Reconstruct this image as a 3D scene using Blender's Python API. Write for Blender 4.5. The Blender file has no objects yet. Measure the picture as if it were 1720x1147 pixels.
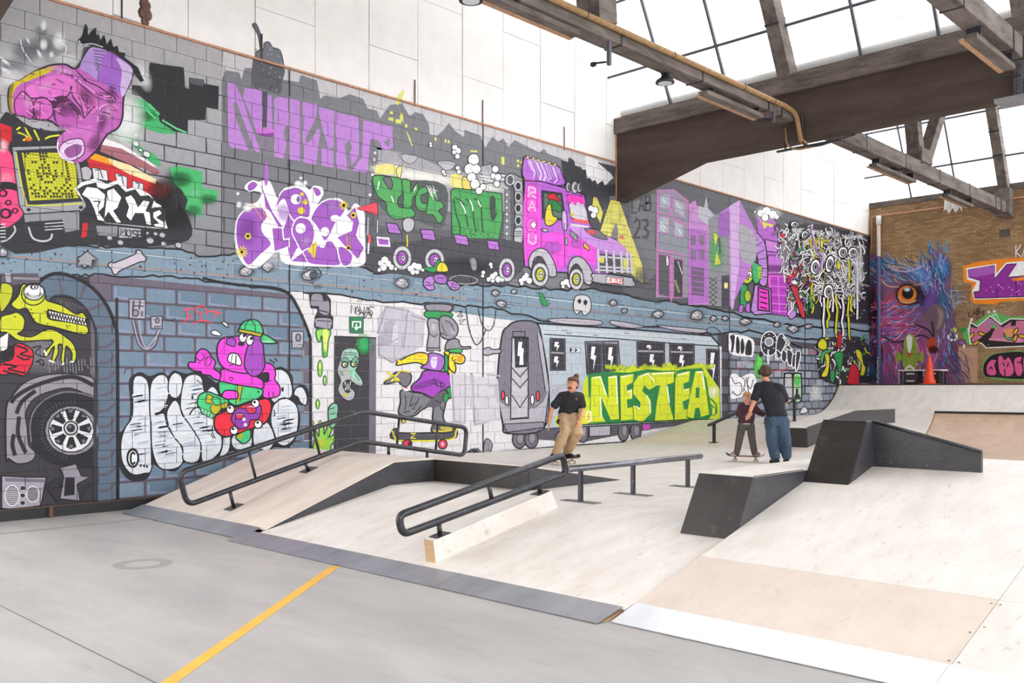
import bpy, bmesh, math, random
from mathutils import Vector, Matrix, Euler
from mathutils.geometry import tessellate_polygon

# ------------------------------------------------------------------ camera, sky, exposure
scn = bpy.context.scene
F, CX, HY, H, D = 1549.0, 860.0, 652.0, 1.85, 13.98
TH = math.radians(43.9); CT, ST = math.cos(TH), math.sin(TH)
cd = bpy.data.cameras.new('camera'); cam = bpy.data.objects.new('camera', cd)
scn.collection.objects.link(cam)
cd.sensor_width = 36.0; cd.lens = F / 1720 * 36.0; cd.shift_y = (HY - 573.5) / 1720
cd.clip_end = 300
cam.location = (D, 0, H); cam.rotation_euler = (math.pi / 2, 0, TH)
scn.camera = cam
vs = scn.view_settings
vs.view_transform = 'Standard'; vs.look = 'None'; vs.gamma = 1.0; vs.use_curve_mapping = False
vs.exposure = 0.36
world = bpy.data.worlds.new('overcast_sky'); scn.world = world; world.use_nodes = True
bg = world.node_tree.nodes['Background']
bg.inputs[0].default_value = (0.97, 0.985, 1.0, 1); bg.inputs[1].default_value = 3.6
try:
    scn.cycles.max_bounces = 8; scn.cycles.diffuse_bounces = 5; scn.cycles.transparent_max_bounces = 24
except Exception:
    pass

# ------------------------------------------------------------------ helpers
COL = scn.collection
def onX(px, py, X):
    d = (px - CX) / F; t = (X - D) / (d * CT - ST); return Vector((X, t * (d * ST + CT), H - (py - HY) / F * t))
def onY(px, py, Y):
    d = (px - CX) / F; t = Y / (d * ST + CT); return Vector((D + t * (d * CT - ST), Y, H - (py - HY) / F * t))
def s2l(c):
    c /= 255.0
    return c / 12.92 if c <= 0.04045 else ((c + 0.055) / 1.055) ** 2.4
def lin(r, g=None, b=None):
    if g is None:
        if isinstance(r, str):
            r = r.lstrip('#'); r, g, b = int(r[0:2], 16), int(r[2:4], 16), int(r[4:6], 16)
        else:
            r, g, b = r
    return (s2l(r), s2l(g), s2l(b))
def tag(o, label=None, cat=None, group=None, kind=None):
    if label: o['label'] = label
    if cat: o['category'] = cat
    if group: o['group'] = group
    if kind: o['kind'] = kind
    return o
def empty(name, loc=(0, 0, 0), label=None, cat=None, group=None, kind=None):
    o = bpy.data.objects.new(name, None); COL.objects.link(o); o.location = loc
    o.empty_display_size = 0.1
    return tag(o, label, cat, group, kind)
def link(name, me, mat=None, parent=None):
    o = bpy.data.objects.new(name, me); COL.objects.link(o)
    if mat is not None and not me.materials: me.materials.append(mat)
    if parent is not None:
        o.parent = parent; o.matrix_parent_inverse = Matrix.Translation(-parent.location)
    return o
class MB:
    """collects shapes, then links them as one mesh object"""
    def __init__(s): s.v = []; s.f = []; s.sm = []
    def add(s, vs, fs, smooth=False):
        b = len(s.v); s.v += [tuple(v) for v in vs]
        for f in fs: s.f.append([i + b for i in f]); s.sm.append(smooth)
        return s
    def box(s, x0, x1, y0, y1, z0, z1):
        vs = [(x, y, z) for z in (z0, z1) for y in (y0, y1) for x in (x0, x1)]
        return s.add(vs, [(0, 2, 3, 1), (4, 5, 7, 6), (0, 1, 5, 4), (2, 6, 7, 3), (0, 4, 6, 2), (1, 3, 7, 5)])
    def prism(s, prof, x0, x1):          # profile in (y, z), extruded along x
        n = len(prof)
        vs = [(x0, y, z) for y, z in prof] + [(x1, y, z) for y, z in prof]
        fs = [list(range(n))[::-1], list(range(n, 2 * n))]
        fs += [(i, (i + 1) % n, n + (i + 1) % n, n + i) for i in range(n)]
        return s.add(vs, fs)
    def slab(s, a, u, v, n, th):         # parallelogram a, a+u, a+u+v, a+v with thickness th below along n
        a, u, v, n = Vector(a), Vector(u), Vector(v), Vector(n).normalized()
        t = [a, a + u, a + u + v, a + v]; b = [p - n * th for p in t]
        return s.add(t + b, [(0, 1, 2, 3), (7, 6, 5, 4), (0, 4, 5, 1), (1, 5, 6, 2), (2, 6, 7, 3), (3, 7, 4, 0)])
    def tube(s, pts, r, seg=10, caps=True):
        pts = [Vector(p) for p in pts]; n = len(pts)
        rr = r if isinstance(r, (list, tuple)) else [r] * n
        tans = []
        for i in range(n):
            a = pts[max(i - 1, 0)]; b = pts[min(i + 1, n - 1)]
            tans.append((b - a).normalized())
        up = Vector((0, 0, 1)) if abs(tans[0].z) < 0.9 else Vector((1, 0, 0))
        nrm = (up - tans[0] * up.dot(tans[0])).normalized()
        vs = []
        for i in range(n):
            t = tans[i]; nrm = (nrm - t * nrm.dot(t)).normalized(); bi = t.cross(nrm)
            for k in range(seg):
                a = 2 * math.pi * k / seg
                vs.append(pts[i] + (nrm * math.cos(a) + bi * math.sin(a)) * rr[i])
        fs = [(i * seg + k, i * seg + (k + 1) % seg, (i + 1) * seg + (k + 1) % seg, (i + 1) * seg + k)
              for i in range(n - 1) for k in range(seg)]
        b = len(s.v); s.add(vs, fs, True)
        if caps:
            s.f.append([b + k for k in range(seg)][::-1]); s.sm.append(False)
            s.f.append([b + (n - 1) * seg + k for k in range(seg)]); s.sm.append(False)
        return s
    def lathe(s, c, prof, seg=20, axis='z'):
        vs = []
        for r, z in prof:
            for k in range(seg):
                a = 2 * math.pi * k / seg
                p = (r * math.cos(a), r * math.sin(a), z)
                if axis == 'y': p = (p[0], p[2], p[1])
                if axis == 'x': p = (p[2], p[0], p[1])
                vs.append((c[0] + p[0], c[1] + p[1], c[2] + p[2]))
        n = len(prof)
        fs = [(i * seg + k, i * seg + (k + 1) % seg, (i + 1) * seg + (k + 1) % seg, (i + 1) * seg + k)
              for i in range(n - 1) for k in range(seg)]
        b = len(s.v); s.add(vs, fs, True)
        s.f.append([b + k for k in range(seg)][::-1]); s.sm.append(False)
        s.f.append([b + (n - 1) * seg + k for k in range(seg)]); s.sm.append(False)
        return s
    def mesh(s, name):
        me = bpy.data.meshes.new(name); me.from_pydata(s.v, [], s.f)
        me.polygons.foreach_set('use_smooth', s.sm); me.update()
        return me
    def build(s, name, mat, parent=None, bevel=0):
        me = s.mesh(name)
        if bevel:
            bm = bmesh.new(); bm.from_mesh(me)
            bmesh.ops.recalc_face_normals(bm, faces=bm.faces)
            es = [e for e in bm.edges if len(e.link_faces) == 2 and e.calc_face_angle(0) > 0.5]
            bmesh.ops.bevel(bm, geom=es, offset=bevel, segments=2, affect='EDGES', profile=0.6)
            bm.to_mesh(me); bm.free()
        else:
            bm = bmesh.new(); bm.from_mesh(me); bmesh.ops.recalc_face_normals(bm, faces=bm.faces); bm.to_mesh(me); bm.free()
        return link(name, me, mat, parent)
def fillet(pts, rad, n=6, closed=False):
    pts = [Vector(p) for p in pts]; out = []; m = len(pts)
    for i, p in enumerate(pts):
        if not closed and i in (0, m - 1): out.append(p); continue
        a, b = pts[i - 1], pts[(i + 1) % m]
        u, w = (a - p), (b - p); r = min(rad, u.length * .48, w.length * .48)
        p0, p1 = p + u.normalized() * r, p + w.normalized() * r
        for k in range(n + 1):
            t = k / n; out.append(p0 * (1 - t) ** 2 + p * 2 * t * (1 - t) + p1 * t * t)
    return out

# ------------------------------------------------------------------ materials
def _nt(name):
    m = bpy.data.materials.new(name); m.use_nodes = True; nt = m.node_tree
    return m, nt, nt.nodes['Principled BSDF']
def N(nt, t, **kw):
    n = nt.nodes.new(t)
    for k, v in kw.items():
        if k.startswith('i_'):
            n.inputs[k[2:].replace('_', ' ')].default_value = v
        else: setattr(n, k, v)
    return n
def mat(name, c, rough=0.6, metal=0.0, var=0.12, scale=6.0, c2=None, stretch=(1, 1, 1), bump=0.0, bscale=40, detail=6,
        spots=None, spotscale=30, spotamt=0.5, emit=0):
    """noise-varied surface colour; c, c2 are sRGB hex"""
    m, nt, p = _nt(name); L = nt.links
    a = lin(c); b = lin(c2) if c2 else tuple(x * (1 - var) for x in a)
    tc = N(nt, 'ShaderNodeTexCoord'); mp = N(nt, 'ShaderNodeMapping'); mp.inputs['Scale'].default_value = stretch
    geo = N(nt, 'ShaderNodeNewGeometry')
    L.new(geo.outputs['Position'], mp.inputs[0])
    nz = N(nt, 'ShaderNodeTexNoise', i_Scale=scale, i_Detail=detail, i_Roughness=0.65); L.new(mp.outputs[0], nz.inputs[0])
    rp = N(nt, 'ShaderNodeValToRGB'); rp.color_ramp.elements[0].position = .32; rp.color_ramp.elements[1].position = .68
    rp.color_ramp.elements[0].color = (*b, 1); rp.color_ramp.elements[1].color = (*a, 1)
    L.new(nz.outputs['Fac'], rp.inputs[0]); out = rp.outputs[0]
    if spots:
        n2 = N(nt, 'ShaderNodeTexNoise', i_Scale=spotscale, i_Detail=4.0, i_Roughness=0.7); L.new(mp.outputs[0], n2.inputs[0])
        r2 = N(nt, 'ShaderNodeValToRGB'); r2.color_ramp.elements[0].position = .6; r2.color_ramp.elements[1].position = .72
        L.new(n2.outputs['Fac'], r2.inputs[0])
        mu = N(nt, 'ShaderNodeMath', operation='MULTIPLY'); mu.inputs[1].default_value = spotamt; L.new(r2.outputs[0], mu.inputs[0])
        mx = N(nt, 'ShaderNodeMixRGB'); mx.inputs[2].default_value = (*lin(spots), 1)
        L.new(mu.outputs[0], mx.inputs[0]); L.new(out, mx.inputs[1]); out = mx.outputs[0]
    L.new(out, p.inputs['Base Color'])
    p.inputs['Roughness'].default_value = rough; p.inputs['Metallic'].default_value = metal
    if bump:
        nb = N(nt, 'ShaderNodeTexNoise', i_Scale=bscale, i_Detail=5.0); L.new(mp.outputs[0], nb.inputs[0])
        bp = N(nt, 'ShaderNodeBump'); bp.inputs['Strength'].default_value = bump; bp.inputs['Distance'].default_value = .02
        L.new(nb.outputs['Fac'], bp.inputs['Height']); L.new(bp.outputs[0], p.inputs['Normal'])
    if emit:
        p.inputs['Emission Color'].default_value = (*a, 1); p.inputs['Emission Strength'].default_value = emit
    return m
def brick_mat(name):
    m, nt, p = _nt(name); L = nt.links
    geo = N(nt, 'ShaderNodeNewGeometry'); sp = N(nt, 'ShaderNodeSeparateXYZ'); cb = N(nt, 'ShaderNodeCombineXYZ')
    L.new(geo.outputs['Position'], sp.inputs[0]); L.new(sp.outputs[0], cb.inputs[0]); L.new(sp.outputs[2], cb.inputs[1])
    bk = N(nt, 'ShaderNodeTexBrick'); L.new(cb.outputs[0], bk.inputs[0])
    bk.inputs['Scale'].default_value = 1.0; bk.inputs['Brick Width'].default_value = .23; bk.inputs['Row Height'].default_value = .075
    bk.inputs['Mortar Size'].default_value = .008; bk.inputs['Color1'].default_value = (*lin('a98a64'), 1)
    bk.inputs['Color2'].default_value = (*lin('8b6c49'), 1); bk.inputs['Mortar'].default_value = (*lin('75604a'), 1)
    nz = N(nt, 'ShaderNodeTexNoise', i_Scale=.8, i_Detail=6.0); L.new(cb.outputs[0], nz.inputs[0])
    mx = N(nt, 'ShaderNodeMixRGB', blend_type='OVERLAY'); mx.inputs[0].default_value = .4
    L.new(bk.outputs[0], mx.inputs[1]); L.new(nz.outputs['Fac'], mx.inputs[2]); L.new(mx.outputs[0], p.inputs['Base Color'])
    bp = N(nt, 'ShaderNodeBump'); bp.inputs['Strength'].default_value = .6; bp.inputs['Distance'].default_value = .01
    L.new(bk.outputs['Fac'], bp.inputs['Height']); bp.invert = True; L.new(bp.outputs[0], p.inputs['Normal'])
    p.inputs['Roughness'].default_value = .9
    return m
def pane_mat(name):
    m, nt, p = _nt(name); L = nt.links
    nt.nodes.remove(p); out = nt.nodes['Material Output']
    tr = N(nt, 'ShaderNodeBsdfTransparent'); tr.inputs[0].default_value = (.96, .97, .97, 1)
    tl = N(nt, 'ShaderNodeBsdfTranslucent'); tl.inputs[0].default_value = (.9, .92, .94, 1)
    geo = N(nt, 'ShaderNodeNewGeometry'); nz = N(nt, 'ShaderNodeTexNoise', i_Scale=1.2, i_Detail=5.0); L.new(geo.outputs['Position'], nz.inputs[0])
    mr = N(nt, 'ShaderNodeMapRange'); mr.inputs['To Min'].default_value = .12; mr.inputs['To Max'].default_value = .4
    L.new(nz.outputs['Fac'], mr.inputs[0])
    mx = N(nt, 'ShaderNodeMixShader'); L.new(mr.outputs[0], mx.inputs[0]); L.new(tr.outputs[0], mx.inputs[1]); L.new(tl.outputs[0], mx.inputs[2])
    L.new(mx.outputs[0], out.inputs[0])
    return m
def paint_mat(name, alpha=False):
    m, nt, p = _nt(name); L = nt.links
    at = N(nt, 'ShaderNodeAttribute', attribute_name='Col')
    geo = N(nt, 'ShaderNodeNewGeometry')
    nz = N(nt, 'ShaderNodeTexNoise', i_Scale=9.0, i_Detail=7.0, i_Roughness=.7); L.new(geo.outputs['Position'], nz.inputs[0])
    mr = N(nt, 'ShaderNodeMapRange'); mr.inputs['From Min'].default_value = .3; mr.inputs['From Max'].default_value = .7
    mr.inputs['To Min'].default_value = .86; mr.inputs['To Max'].default_value = 1.07; L.new(nz.outputs['Fac'], mr.inputs[0])
    mx = N(nt, 'ShaderNodeVectorMath', operation='SCALE'); L.new(at.outputs['Color'], mx.inputs[0]); L.new(mr.outputs[0], mx.inputs['Scale'])
    L.new(mx.outputs[0], p.inputs['Base Color']); p.inputs['Roughness'].default_value = .55
    p.inputs['Specular IOR Level'].default_value = .3
    if alpha:
        L.new(at.outputs['Alpha'], p.inputs['Alpha'])
    return m

M = {}
M['concrete'] = mat('concrete_floor', 'aeaaa7', .5, var=.1, scale=1.0, c2='969290', spots='827d79', spotscale=3.0, spotamt=.35, stretch=(.5, 1.4, 1), detail=9)
M['ply'] = mat('plywood_bare', 'e6dacf', .5, scale=2.0, c2='d4c4b7', stretch=(2.4, .5, 1), spots='a8998d', spotscale=8, spotamt=.45)
M['ply2'] = mat('plywood_worn', 'e4ded8', .5, scale=2.4, c2='d3cac2', stretch=(1.8, .7, 1), spots='9f968f', spotscale=9, spotamt=.5)
M['plytan'] = mat('plywood_tan', 'd8c9bd', .5, scale=2.0, c2='cbbaae', stretch=(1.4, .8, 1), spots='9d9088', spotscale=9, spotamt=.3)
M['plyshaded'] = mat('plywood_brown_shaded', 'bfa490', .5, scale=2.0, c2='a58974', stretch=(1, 1, .6), spots='8a7566', spotscale=7, spotamt=.3)  # deep brown: shade of the steep face is put into the colour
M['plyedge'] = mat('plywood_edge', 'cfae88', .6, scale=8, c2='b2906a', stretch=(.3, .3, 12))
M['black'] = mat('black_film_ply', '322e2b', .42, scale=3, c2='242120', spots='5f5850', spotscale=5, spotamt=.4)  # darker copy for the front faces, their shade put into the colour
M['blackside'] = mat('black_film_ply_lit_scuffed', '434247', .42, scale=4, c2='302f33', spots='8f8e95', spotscale=34, spotamt=.5, stretch=(.5, .5, 1.6), detail=9)  # lighter copy for the sides: light put into the colour, scuffs are wear
M['steel'] = mat('steel_plate', 'a9a9af', .38, metal=.55, scale=2.5, c2='8f9096', stretch=(1.2, .5, 1), spots='6f7076', spotscale=5, spotamt=.25)
M['steelbright'] = mat('steel_plate_bright', 'e3e5ea', .35, metal=.4, scale=2.5, c2='cdd0d6', spots='a4a7ae', spotscale=5, spotamt=.3)
M['rail'] = mat('dark_steel_tube', '474749', .33, metal=.6, scale=9, c2='35353a', spots='8a8a90', spotscale=14, spotamt=.4)
M['barsteel'] = mat('round_bar_steel', '85858c', .3, metal=.7, scale=9, c2='6a6a72')
M['darkmetal'] = mat('dark_metal', '3b3a3d', .5, metal=.4, scale=8)
M['skirting'] = mat('black_steel_skirting', '2c2c2f', .5, metal=.3, scale=4)
M['rust'] = mat('rusty_steel', '7d5a4e', .8, scale=20, c2='4a3a36')
M['orangepaint'] = mat('orange_primer_edge', 'd09a7a', .8, scale=12, c2='a4775f')
M['white_board'] = mat('white_insulation_board', 'f3f0ee', .8, scale=2, c2='ebe7e4', spots='d8cabd', spotscale=6, spotamt=.2)
M['white_gap'] = mat('board_gap', 'd3c2b3', .9, scale=3)
M['joint'] = mat('mortar_joint', '3c3b40', .9, scale=3)
M['joint_light'] = mat('mortar_joint_light', 'bcb9bc', .9, scale=3)
M['block'] = mat('painted_block', 'a9a7a9', .8, scale=3, c2='9c9a9d', bump=.1, bscale=60)
M['brick'] = brick_mat('brown_brick')
M['beam'] = mat('weathered_dark_concrete', '54463f', .9, scale=1.6, c2='41352f', stretch=(.4, 1, 2.5), spots='6f625a', spotscale=9, spotamt=.35, bump=.5, bscale=14)
M['beamlight'] = mat('dusty_concrete_ledge', '7d726b', .9, scale=2.6, c2='4a413b', stretch=(.5, 1, 3), spots='a89d96', spotscale=12, spotamt=.4, bump=.5, bscale=16)
M['timber'] = mat('grey_weathered_beam', '847a73', .9, scale=3, c2='4f4742', stretch=(1.6, .35, 1.6), spots='a39a92', spotscale=7, spotamt=.35, bump=.6, bscale=18)
M['bar'] = mat('glazing_bar_steel', '5d5a66', .6, scale=6)
M['pane'] = pane_mat('rooflight_glass')
M['roofing'] = mat('roof_boarding', 'a8a29c', .9, scale=2)
M['wallgrey'] = mat('plain_plaster', 'cfcac4', .9, scale=1)
M['pipe'] = mat('ochre_conduit', 'b08a5c', .6, scale=12, c2='8c6c48')
M['fixture'] = mat('tan_light_trough', 'c9a07c', .7, scale=9, c2='a97f60')
M['lampglass'] = mat('lamp_diffuser', 'e4e6ea', .4)
M['yellow'] = mat('yellow_floor_paint', 'e6ae3c', .6, scale=6, c2='cf9c42', spots='bdaa92', spotscale=16, spotamt=.9)
M['seam'] = mat('dark_seam', '5a5652', .9)
M['paint'] = paint_mat('mural_paint')
M['spray'] = paint_mat('mural_spray', True)
M['white'] = mat('matt_white', 'e9e7e4', .6, var=.04)
M['cone'] = mat('orange_plastic', 'f4512f', .45, scale=8, c2='e0411f')
# ================================================================== SETTING
# ---- floor
floor = MB().box(-.3, 24, -8, 33.8, -.25, 0).build('floor', M['concrete']); tag(floor, 'grey poured concrete hall floor with a yellow line', kind='structure')
def floor_strip(name, a, b, w, m, z=.0015):
    a, b = Vector((*a, 0)), Vector((*b, 0)); d = (b - a).normalized(); n = Vector((-d.y, d.x, 0)) * w / 2
    return MB().add([a - n + Vector((0, 0, z)), b - n + Vector((0, 0, z)), b + n + Vector((0, 0, z)), a + n + Vector((0, 0, z))], [(0, 1, 2, 3)]).build(name, m, floor)
def G(px, py, z=0):
    t = (H - z) * F / (py - HY); d = (px - CX) / F; return (D + t * (d * CT - ST), t * (d * ST + CT))
ya, yb = Vector(G(563, 951)), Vector(G(283, 1147)); yb = yb + (yb - ya) * .4
tag(floor_strip('painted_line', ya, yb, .1, M['yellow']), 'worn yellow floor line')
a, b = Vector(G(0, 1017)), Vector(G(262, 1147)); floor_strip('floor_joint', a - (b - a) * .3, b + (b - a) * .5, .008, M['seam'])
a, b = Vector(G(0, 897)), Vector(G(240, 872)); floor_strip('floor_joint', a, b, .03, M['seam'])
cx, cy = G(240, 947); mb = MB()
ri = []
for k in range(28):
    an = 2 * math.pi * k / 28
    for r in (.17, .30): ri.append((cx + r * math.cos(an), cy + r * math.sin(an), .001))
mb.add(ri, [(2 * k, 2 * k + 1, (2 * k + 3) % 56, (2 * k + 2) % 56) for k in range(28)])
tag(mb.build('floor_stain', mat('stain_ring', '888481', .6, c2='979390', scale=9), floor), 'grey ring stain on the concrete')

# ---- left wall of concrete blocks
ZB, RH, BL = .17, .25, .51
WY0, WY1 = 3.3, 33.4
NR = 29; ZT = ZB + NR * RH
def row_off(k):          # first joint position of row k
    return 4.61 if (NR - 2 - k) % 2 == 0 else 4.76 + .05
GV, GH = .0045, .0032    # half joint widths
wall_left = MB().box(-.4, -.018, WY0, WY1 + .4, 0, ZT).build('wall_left', M['joint'])
tag(wall_left, 'long concrete block wall covered by a mural', kind='structure')
bm_me = MB().box(-.1, 0, GV, BL - GV, GH, RH - GH).mesh('block'); bm_me.materials.append(M['block'])
cells = {}
blocks = []
for k in range(NR):
    y = row_off(k) - BL * 3
    while y + BL < WY1 + .2:
        if y + BL > 3.9: blocks.append((k, y))
        y += BL
def bpx(b):
    y = b[1]; dx = -D; cz = -dx * ST + y * CT
    return cz
inview = [b for b in blocks if 4.0 < b[1]]
inview.sort(key=bpx)
near = set(inview[:300])
rest = MB()
for b in blocks:
    if b in near:
        o = bpy.data.objects.new('block', bm_me); COL.objects.link(o); o.parent = wall_left; o.location = (0, b[1], ZB + b[0] * RH)
    else:
        rest.box(-.1, 0, b[1] + GV, min(b[1] + BL - GV, WY1), ZB + b[0] * RH + GH, ZB + (b[0] + 1) * RH - GH)
tag(rest.build('block_field', M['block'], wall_left), kind='stuff')
# lighter filled joints where the wall is painted white
MB().box(-.02, -.010, onX(505, 600, 0).y, onX(1210, 600, 0).y, .2, 3.25).build('filled_joints', M['joint_light'], wall_left)
base = MB().box(-.1, .035, WY0, 33.4, 0, ZB - .02).build('baseboard_left', M['skirting']); tag(base, 'black steel channel under the mural', kind='structure')
MB().box(-.1, .045, WY0, 33.4, ZB - .018, ZB - .008).build('flange', M['rust'], base)
for px in (82, -40):
    y = onX(px, 860, 0).y; MB().box(.0, .1, y - .02, y + .02, 0, ZB - .02).build('web_plate', M['rust'], base)
# rusty capping line on the block wall
cap = MB().box(-.1, .03, WY0, WY1, ZT, ZT + .035).build('trim_1', M['orangepaint']); tag(cap, 'rusty orange edge strip above the mural', kind='structure')

# ---- upper wall clad in white boards (sawtooth gables)
BY = (18.45, 33.4, 3.45)           # beam lines
ZG, ZR, GA = 8.62, 14.1, 3.06      # glass foot, ridge height, run of the glass
def gable(yb0):                    # gable outline between beam lines yb0-15 and yb0
    return [(yb0 - 15, ZT), (yb0, ZT), (yb0, ZG), (yb0 - GA, ZR), (yb0 - 15, ZG)]
wu = MB()
for yb0 in (18.45, 33.45): wu.prism(gable(yb0), -.4, -.035)
wall_upper = wu.build('wall_upper', M['white_gap']); tag(wall_upper, 'upper wall clad with white insulation boards', kind='structure')
def clip_poly(poly, axis, val, keep_less):
    out = []
    for i, p in enumerate(poly):
        q = poly[(i + 1) % len(poly)]
        a = (p[axis] <= val) == keep_less or p[axis] == val; b = (q[axis] <= val) == keep_less or q[axis] == val
        if a: out.append(p)
        if a != b:
            t = (val - p[axis]) / (q[axis] - p[axis]); out.append(tuple(p[i] + (q[i] - p[i]) * t for i in range(len(p))))
    return out
random.seed(5)
for yb0 in (18.45, 33.45):
    gp = gable(yb0); gp = [(y, z + (.036 if z == ZT else 0)) for y, z in gp]
    y = yb0 - 15; i = 0
    while y < yb0:
        off = 0 if i % 2 == 0 else 1.25
        z = ZT - 2.5 + off + .9
        while z < ZR:
            p = gp
            for ax, v, kl in ((0, y + .006, False), (0, y + 1.19, True), (1, z + .005, False), (1, z + 2.495, True)):
                if p: p = clip_poly(p, ax, v, kl)
            if len(p) >= 3:
                dx = random.uniform(-.004, .004)
                MB().prism(p, -.03, dx).build('wall_panel', M['white_board'], wall_upper)
            z += 2.5
        y += 1.2; i += 1
# rust patch, rods and hooks on the upper wall
for px, py0, py1 in ((440, 57, 102), (697, 134, 178), (811, 168, 212), (948, 213, 252)):
    a = onX(px, py1, .02); b = onX(px, py0, .02)
    MB().tube([a, b], .012, 6).build('steel_rod', M['rust'], wall_upper)
a, b = onX(205, 0, .015), onX(206, 34, .015)
MB().box(0, .012, a.y - .012, a.y + .012, b.z, a.z + .4).build('panel_edge_strip', M['darkmetal'], wall_upper)
mb = MB()
for k, (zy, rr) in enumerate(((0, .06), (-.1, .1), (-.24, .12), (-.36, .07))):
    c = onX(244, 8, .01); mb.lathe((0, c.y, c.z + zy + .1), [(rr, 0), (rr * .6, .02)], 10, 'x')
mb.build('rust_stain', M['rust'], wall_upper)

# ---- far brick wall, walls out of sight, roof
FY = 33.4
wall_far = MB().box(-.3, 24, FY, FY + .4, 0, 8.42).build('wall_far', M['brick']); tag(wall_far, 'brown brick end wall with graffiti', kind='structure')
tag(MB().box(-.3, 24, FY - .03, FY + .4, 8.42, 8.62).build('trim_2', M['beamlight']), 'grey concrete coping on the brick wall', kind='structure')
tag(MB().box(24, 24.3, -8, 33.8, 0, 1.1).build('wall_right', M['wallgrey']), 'unseen low parapet under the added side glazing', kind='structure')
sg = empty('window_4', (24.1, 13, 1.1), 'side glazing out of view, added to light the mural', None, None, 'structure')  # unseen glazing added to bring side light onto the mural
for k in range(14):
    y = -8 + k * 3; MB().add([(24.1, y, 1.1), (24.1, y + 3, 1.1), (24.1, y + 3, 8.6), (24.1, y, 8.6)], [(0, 1, 2, 3)]).build('pane', M['pane'], sg)
    MB().box(24.05, 24.25, y - .06, y + .06, 1.1, 8.6).build('mullion', M['bar'], sg)
tag(MB().box(-.3, 24.3, -8.3, -8, 0, 9).build('wall_back', M['wallgrey']), 'plain rear wall out of view', kind='structure')
rf = MB()
for yb0 in (18.45, 33.45, 3.45):
    y0 = max(yb0 - 15, -8)
    z0 = ZG if y0 == yb0 - 15 else ZG + (ZR - ZG) * (y0 - (yb0 - 15)) / (15 - GA)
    rf.prism([(y0, z0), (yb0 - GA, ZR), (yb0 - GA, ZR + .15), (y0, z0 + .15)], -.4, 24.3)
ceiling = rf.build('ceiling', M['roofing']); tag(ceiling, 'boarded sawtooth roof slopes', kind='structure')

# ---- sawtooth rooflights: every bar and pane on its own
XB = [-.02, 1.5, 3.02, 4.55, 6.1, 7.62, 9.12, 10.65, 12.2, 13.7, 15.2, 16.7, 18.2, 19.7, 21.2, 22.7, 24.2]
SL = math.hypot(GA, ZR - ZG); UY, UZ = -GA / SL, (ZR - ZG) / SL
def gpt(yb0, s, off=0):            # point on the glass slope at length s, off along the normal (outwards)
    return (yb0 + UY * s + UZ * off, ZG + UZ * s - UY * off * 1.0)
CR = [0, .99, 2.56, 4.13, 5.7, SL]
for wi, yb0 in enumerate((18.45, 33.45, 3.45)):
    w = empty('window_%d' % (wi + 1), (0, yb0, ZG), None, None, None, 'structure')
    tag(w, ('white rooflight glazing above the concrete beam', 'far rooflight glazing above the brick wall', 'rooflight glazing behind the camera')[wi])
    xs = XB if wi < 2 else XB[::4]
    for i in range(len(xs) - 1):
        for j in range(len(CR) - 1):
            p0, p1 = gpt(yb0, CR[j]), gpt(yb0, CR[j + 1])
            MB().add([(xs[i], *p0), (xs[i + 1], *p0), (xs[i + 1], *p1), (xs[i], *p1)], [(0, 1, 2, 3)]).build('pane', M['pane'], w)
    for i, x in enumerate(xs[:-1]):
        thick = wi < 2 and abs(x - 4.55) < .02 or wi < 2 and abs(x - 9.12) < .02 or wi < 2 and abs(x - 13.7) < .02 or wi < 2 and abs(x - 18.2) < .02
        hw, dp = (.15, .34) if thick else (.026, .07)
        if i == 0: continue
        a0, a1 = gpt(yb0, -.15, -dp), gpt(yb0, -.15, -.002); b0, b1 = gpt(yb0, SL, -dp), gpt(yb0, SL, -.002)
        o = MB().prism([a0, b0, b1, a1], x - hw, x + hw).build('rafter' if thick else 'glazing_bar', M['timber'] if thick else M['bar'], w)
        if thick:
            for s in (1.1, 1.9, 3.1):
                c0, c1 = gpt(yb0, s, -dp - .012), gpt(yb0, s, 0); d0, d1 = gpt(yb0, s + .05, -dp - .012), gpt(yb0, s + .05, 0)
                MB().prism([c0, d0, d1, c1], x - hw - .012, x + hw + .012).build('rafter_strap', M['darkmetal'], o)
    for j in range(1, len(CR) - 1):
        a0, a1 = gpt(yb0, CR[j] - .03, -.09), gpt(yb0, CR[j] - .03, -.075); b0, b1 = gpt(yb0, CR[j] + .03, -.09), gpt(yb0, CR[j] + .03, -.02)
        a1 = gpt(yb0, CR[j] - .03, -.02)
        MB().prism([a0, b0, b1, a1], .02, 24).build('cross_bar', M['bar'], w)

# ---- concrete cross beams with haunches, longitudinal beams, struts
def cross_beam(yc, label):
    bmr = empty('roof_beam', (0, yc, 7.1), label, None, None, 'structure')
    y0, y1 = yc - .22, yc + .2
    prof = [(0, 6.48), (2.35, 7.1), (24, 7.1), (24, 8.12), (0, 8.12)]
    mb = MB(); n = len(prof)
    vs_ = [(x, y0, z) for x, z in prof] + [(x, y1, z) for x, z in prof]
    mb.add(vs_, [tuple(range(n)), tuple(range(2 * n - 1, n - 1, -1))] + [(i, (i + 1) % n, n + (i + 1) % n, n + i) for i in range(n)])
    mb.build('haunched_girder', M['beam'], bmr)
    MB().box(0, 24, y0 - .09, y1 + .1, 8.12, 8.5).build('ledge', M['beamlight'], bmr, .02)
    MB().box(0, 24, y1 - .2, y1 + .06, 8.5, ZG).build('kerb', M['beam'], bmr)
    MB().box(-.02, .04, y0 - .02, y0 + .02, 6.5, 8.5).build('rusty_edge', M['orangepaint'], bmr)
    return bmr
cross_beam(18.45, 'massive dark concrete cross beam with sloping haunch')
cross_beam(3.87, 'concrete cross beam at the top left corner')
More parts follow.
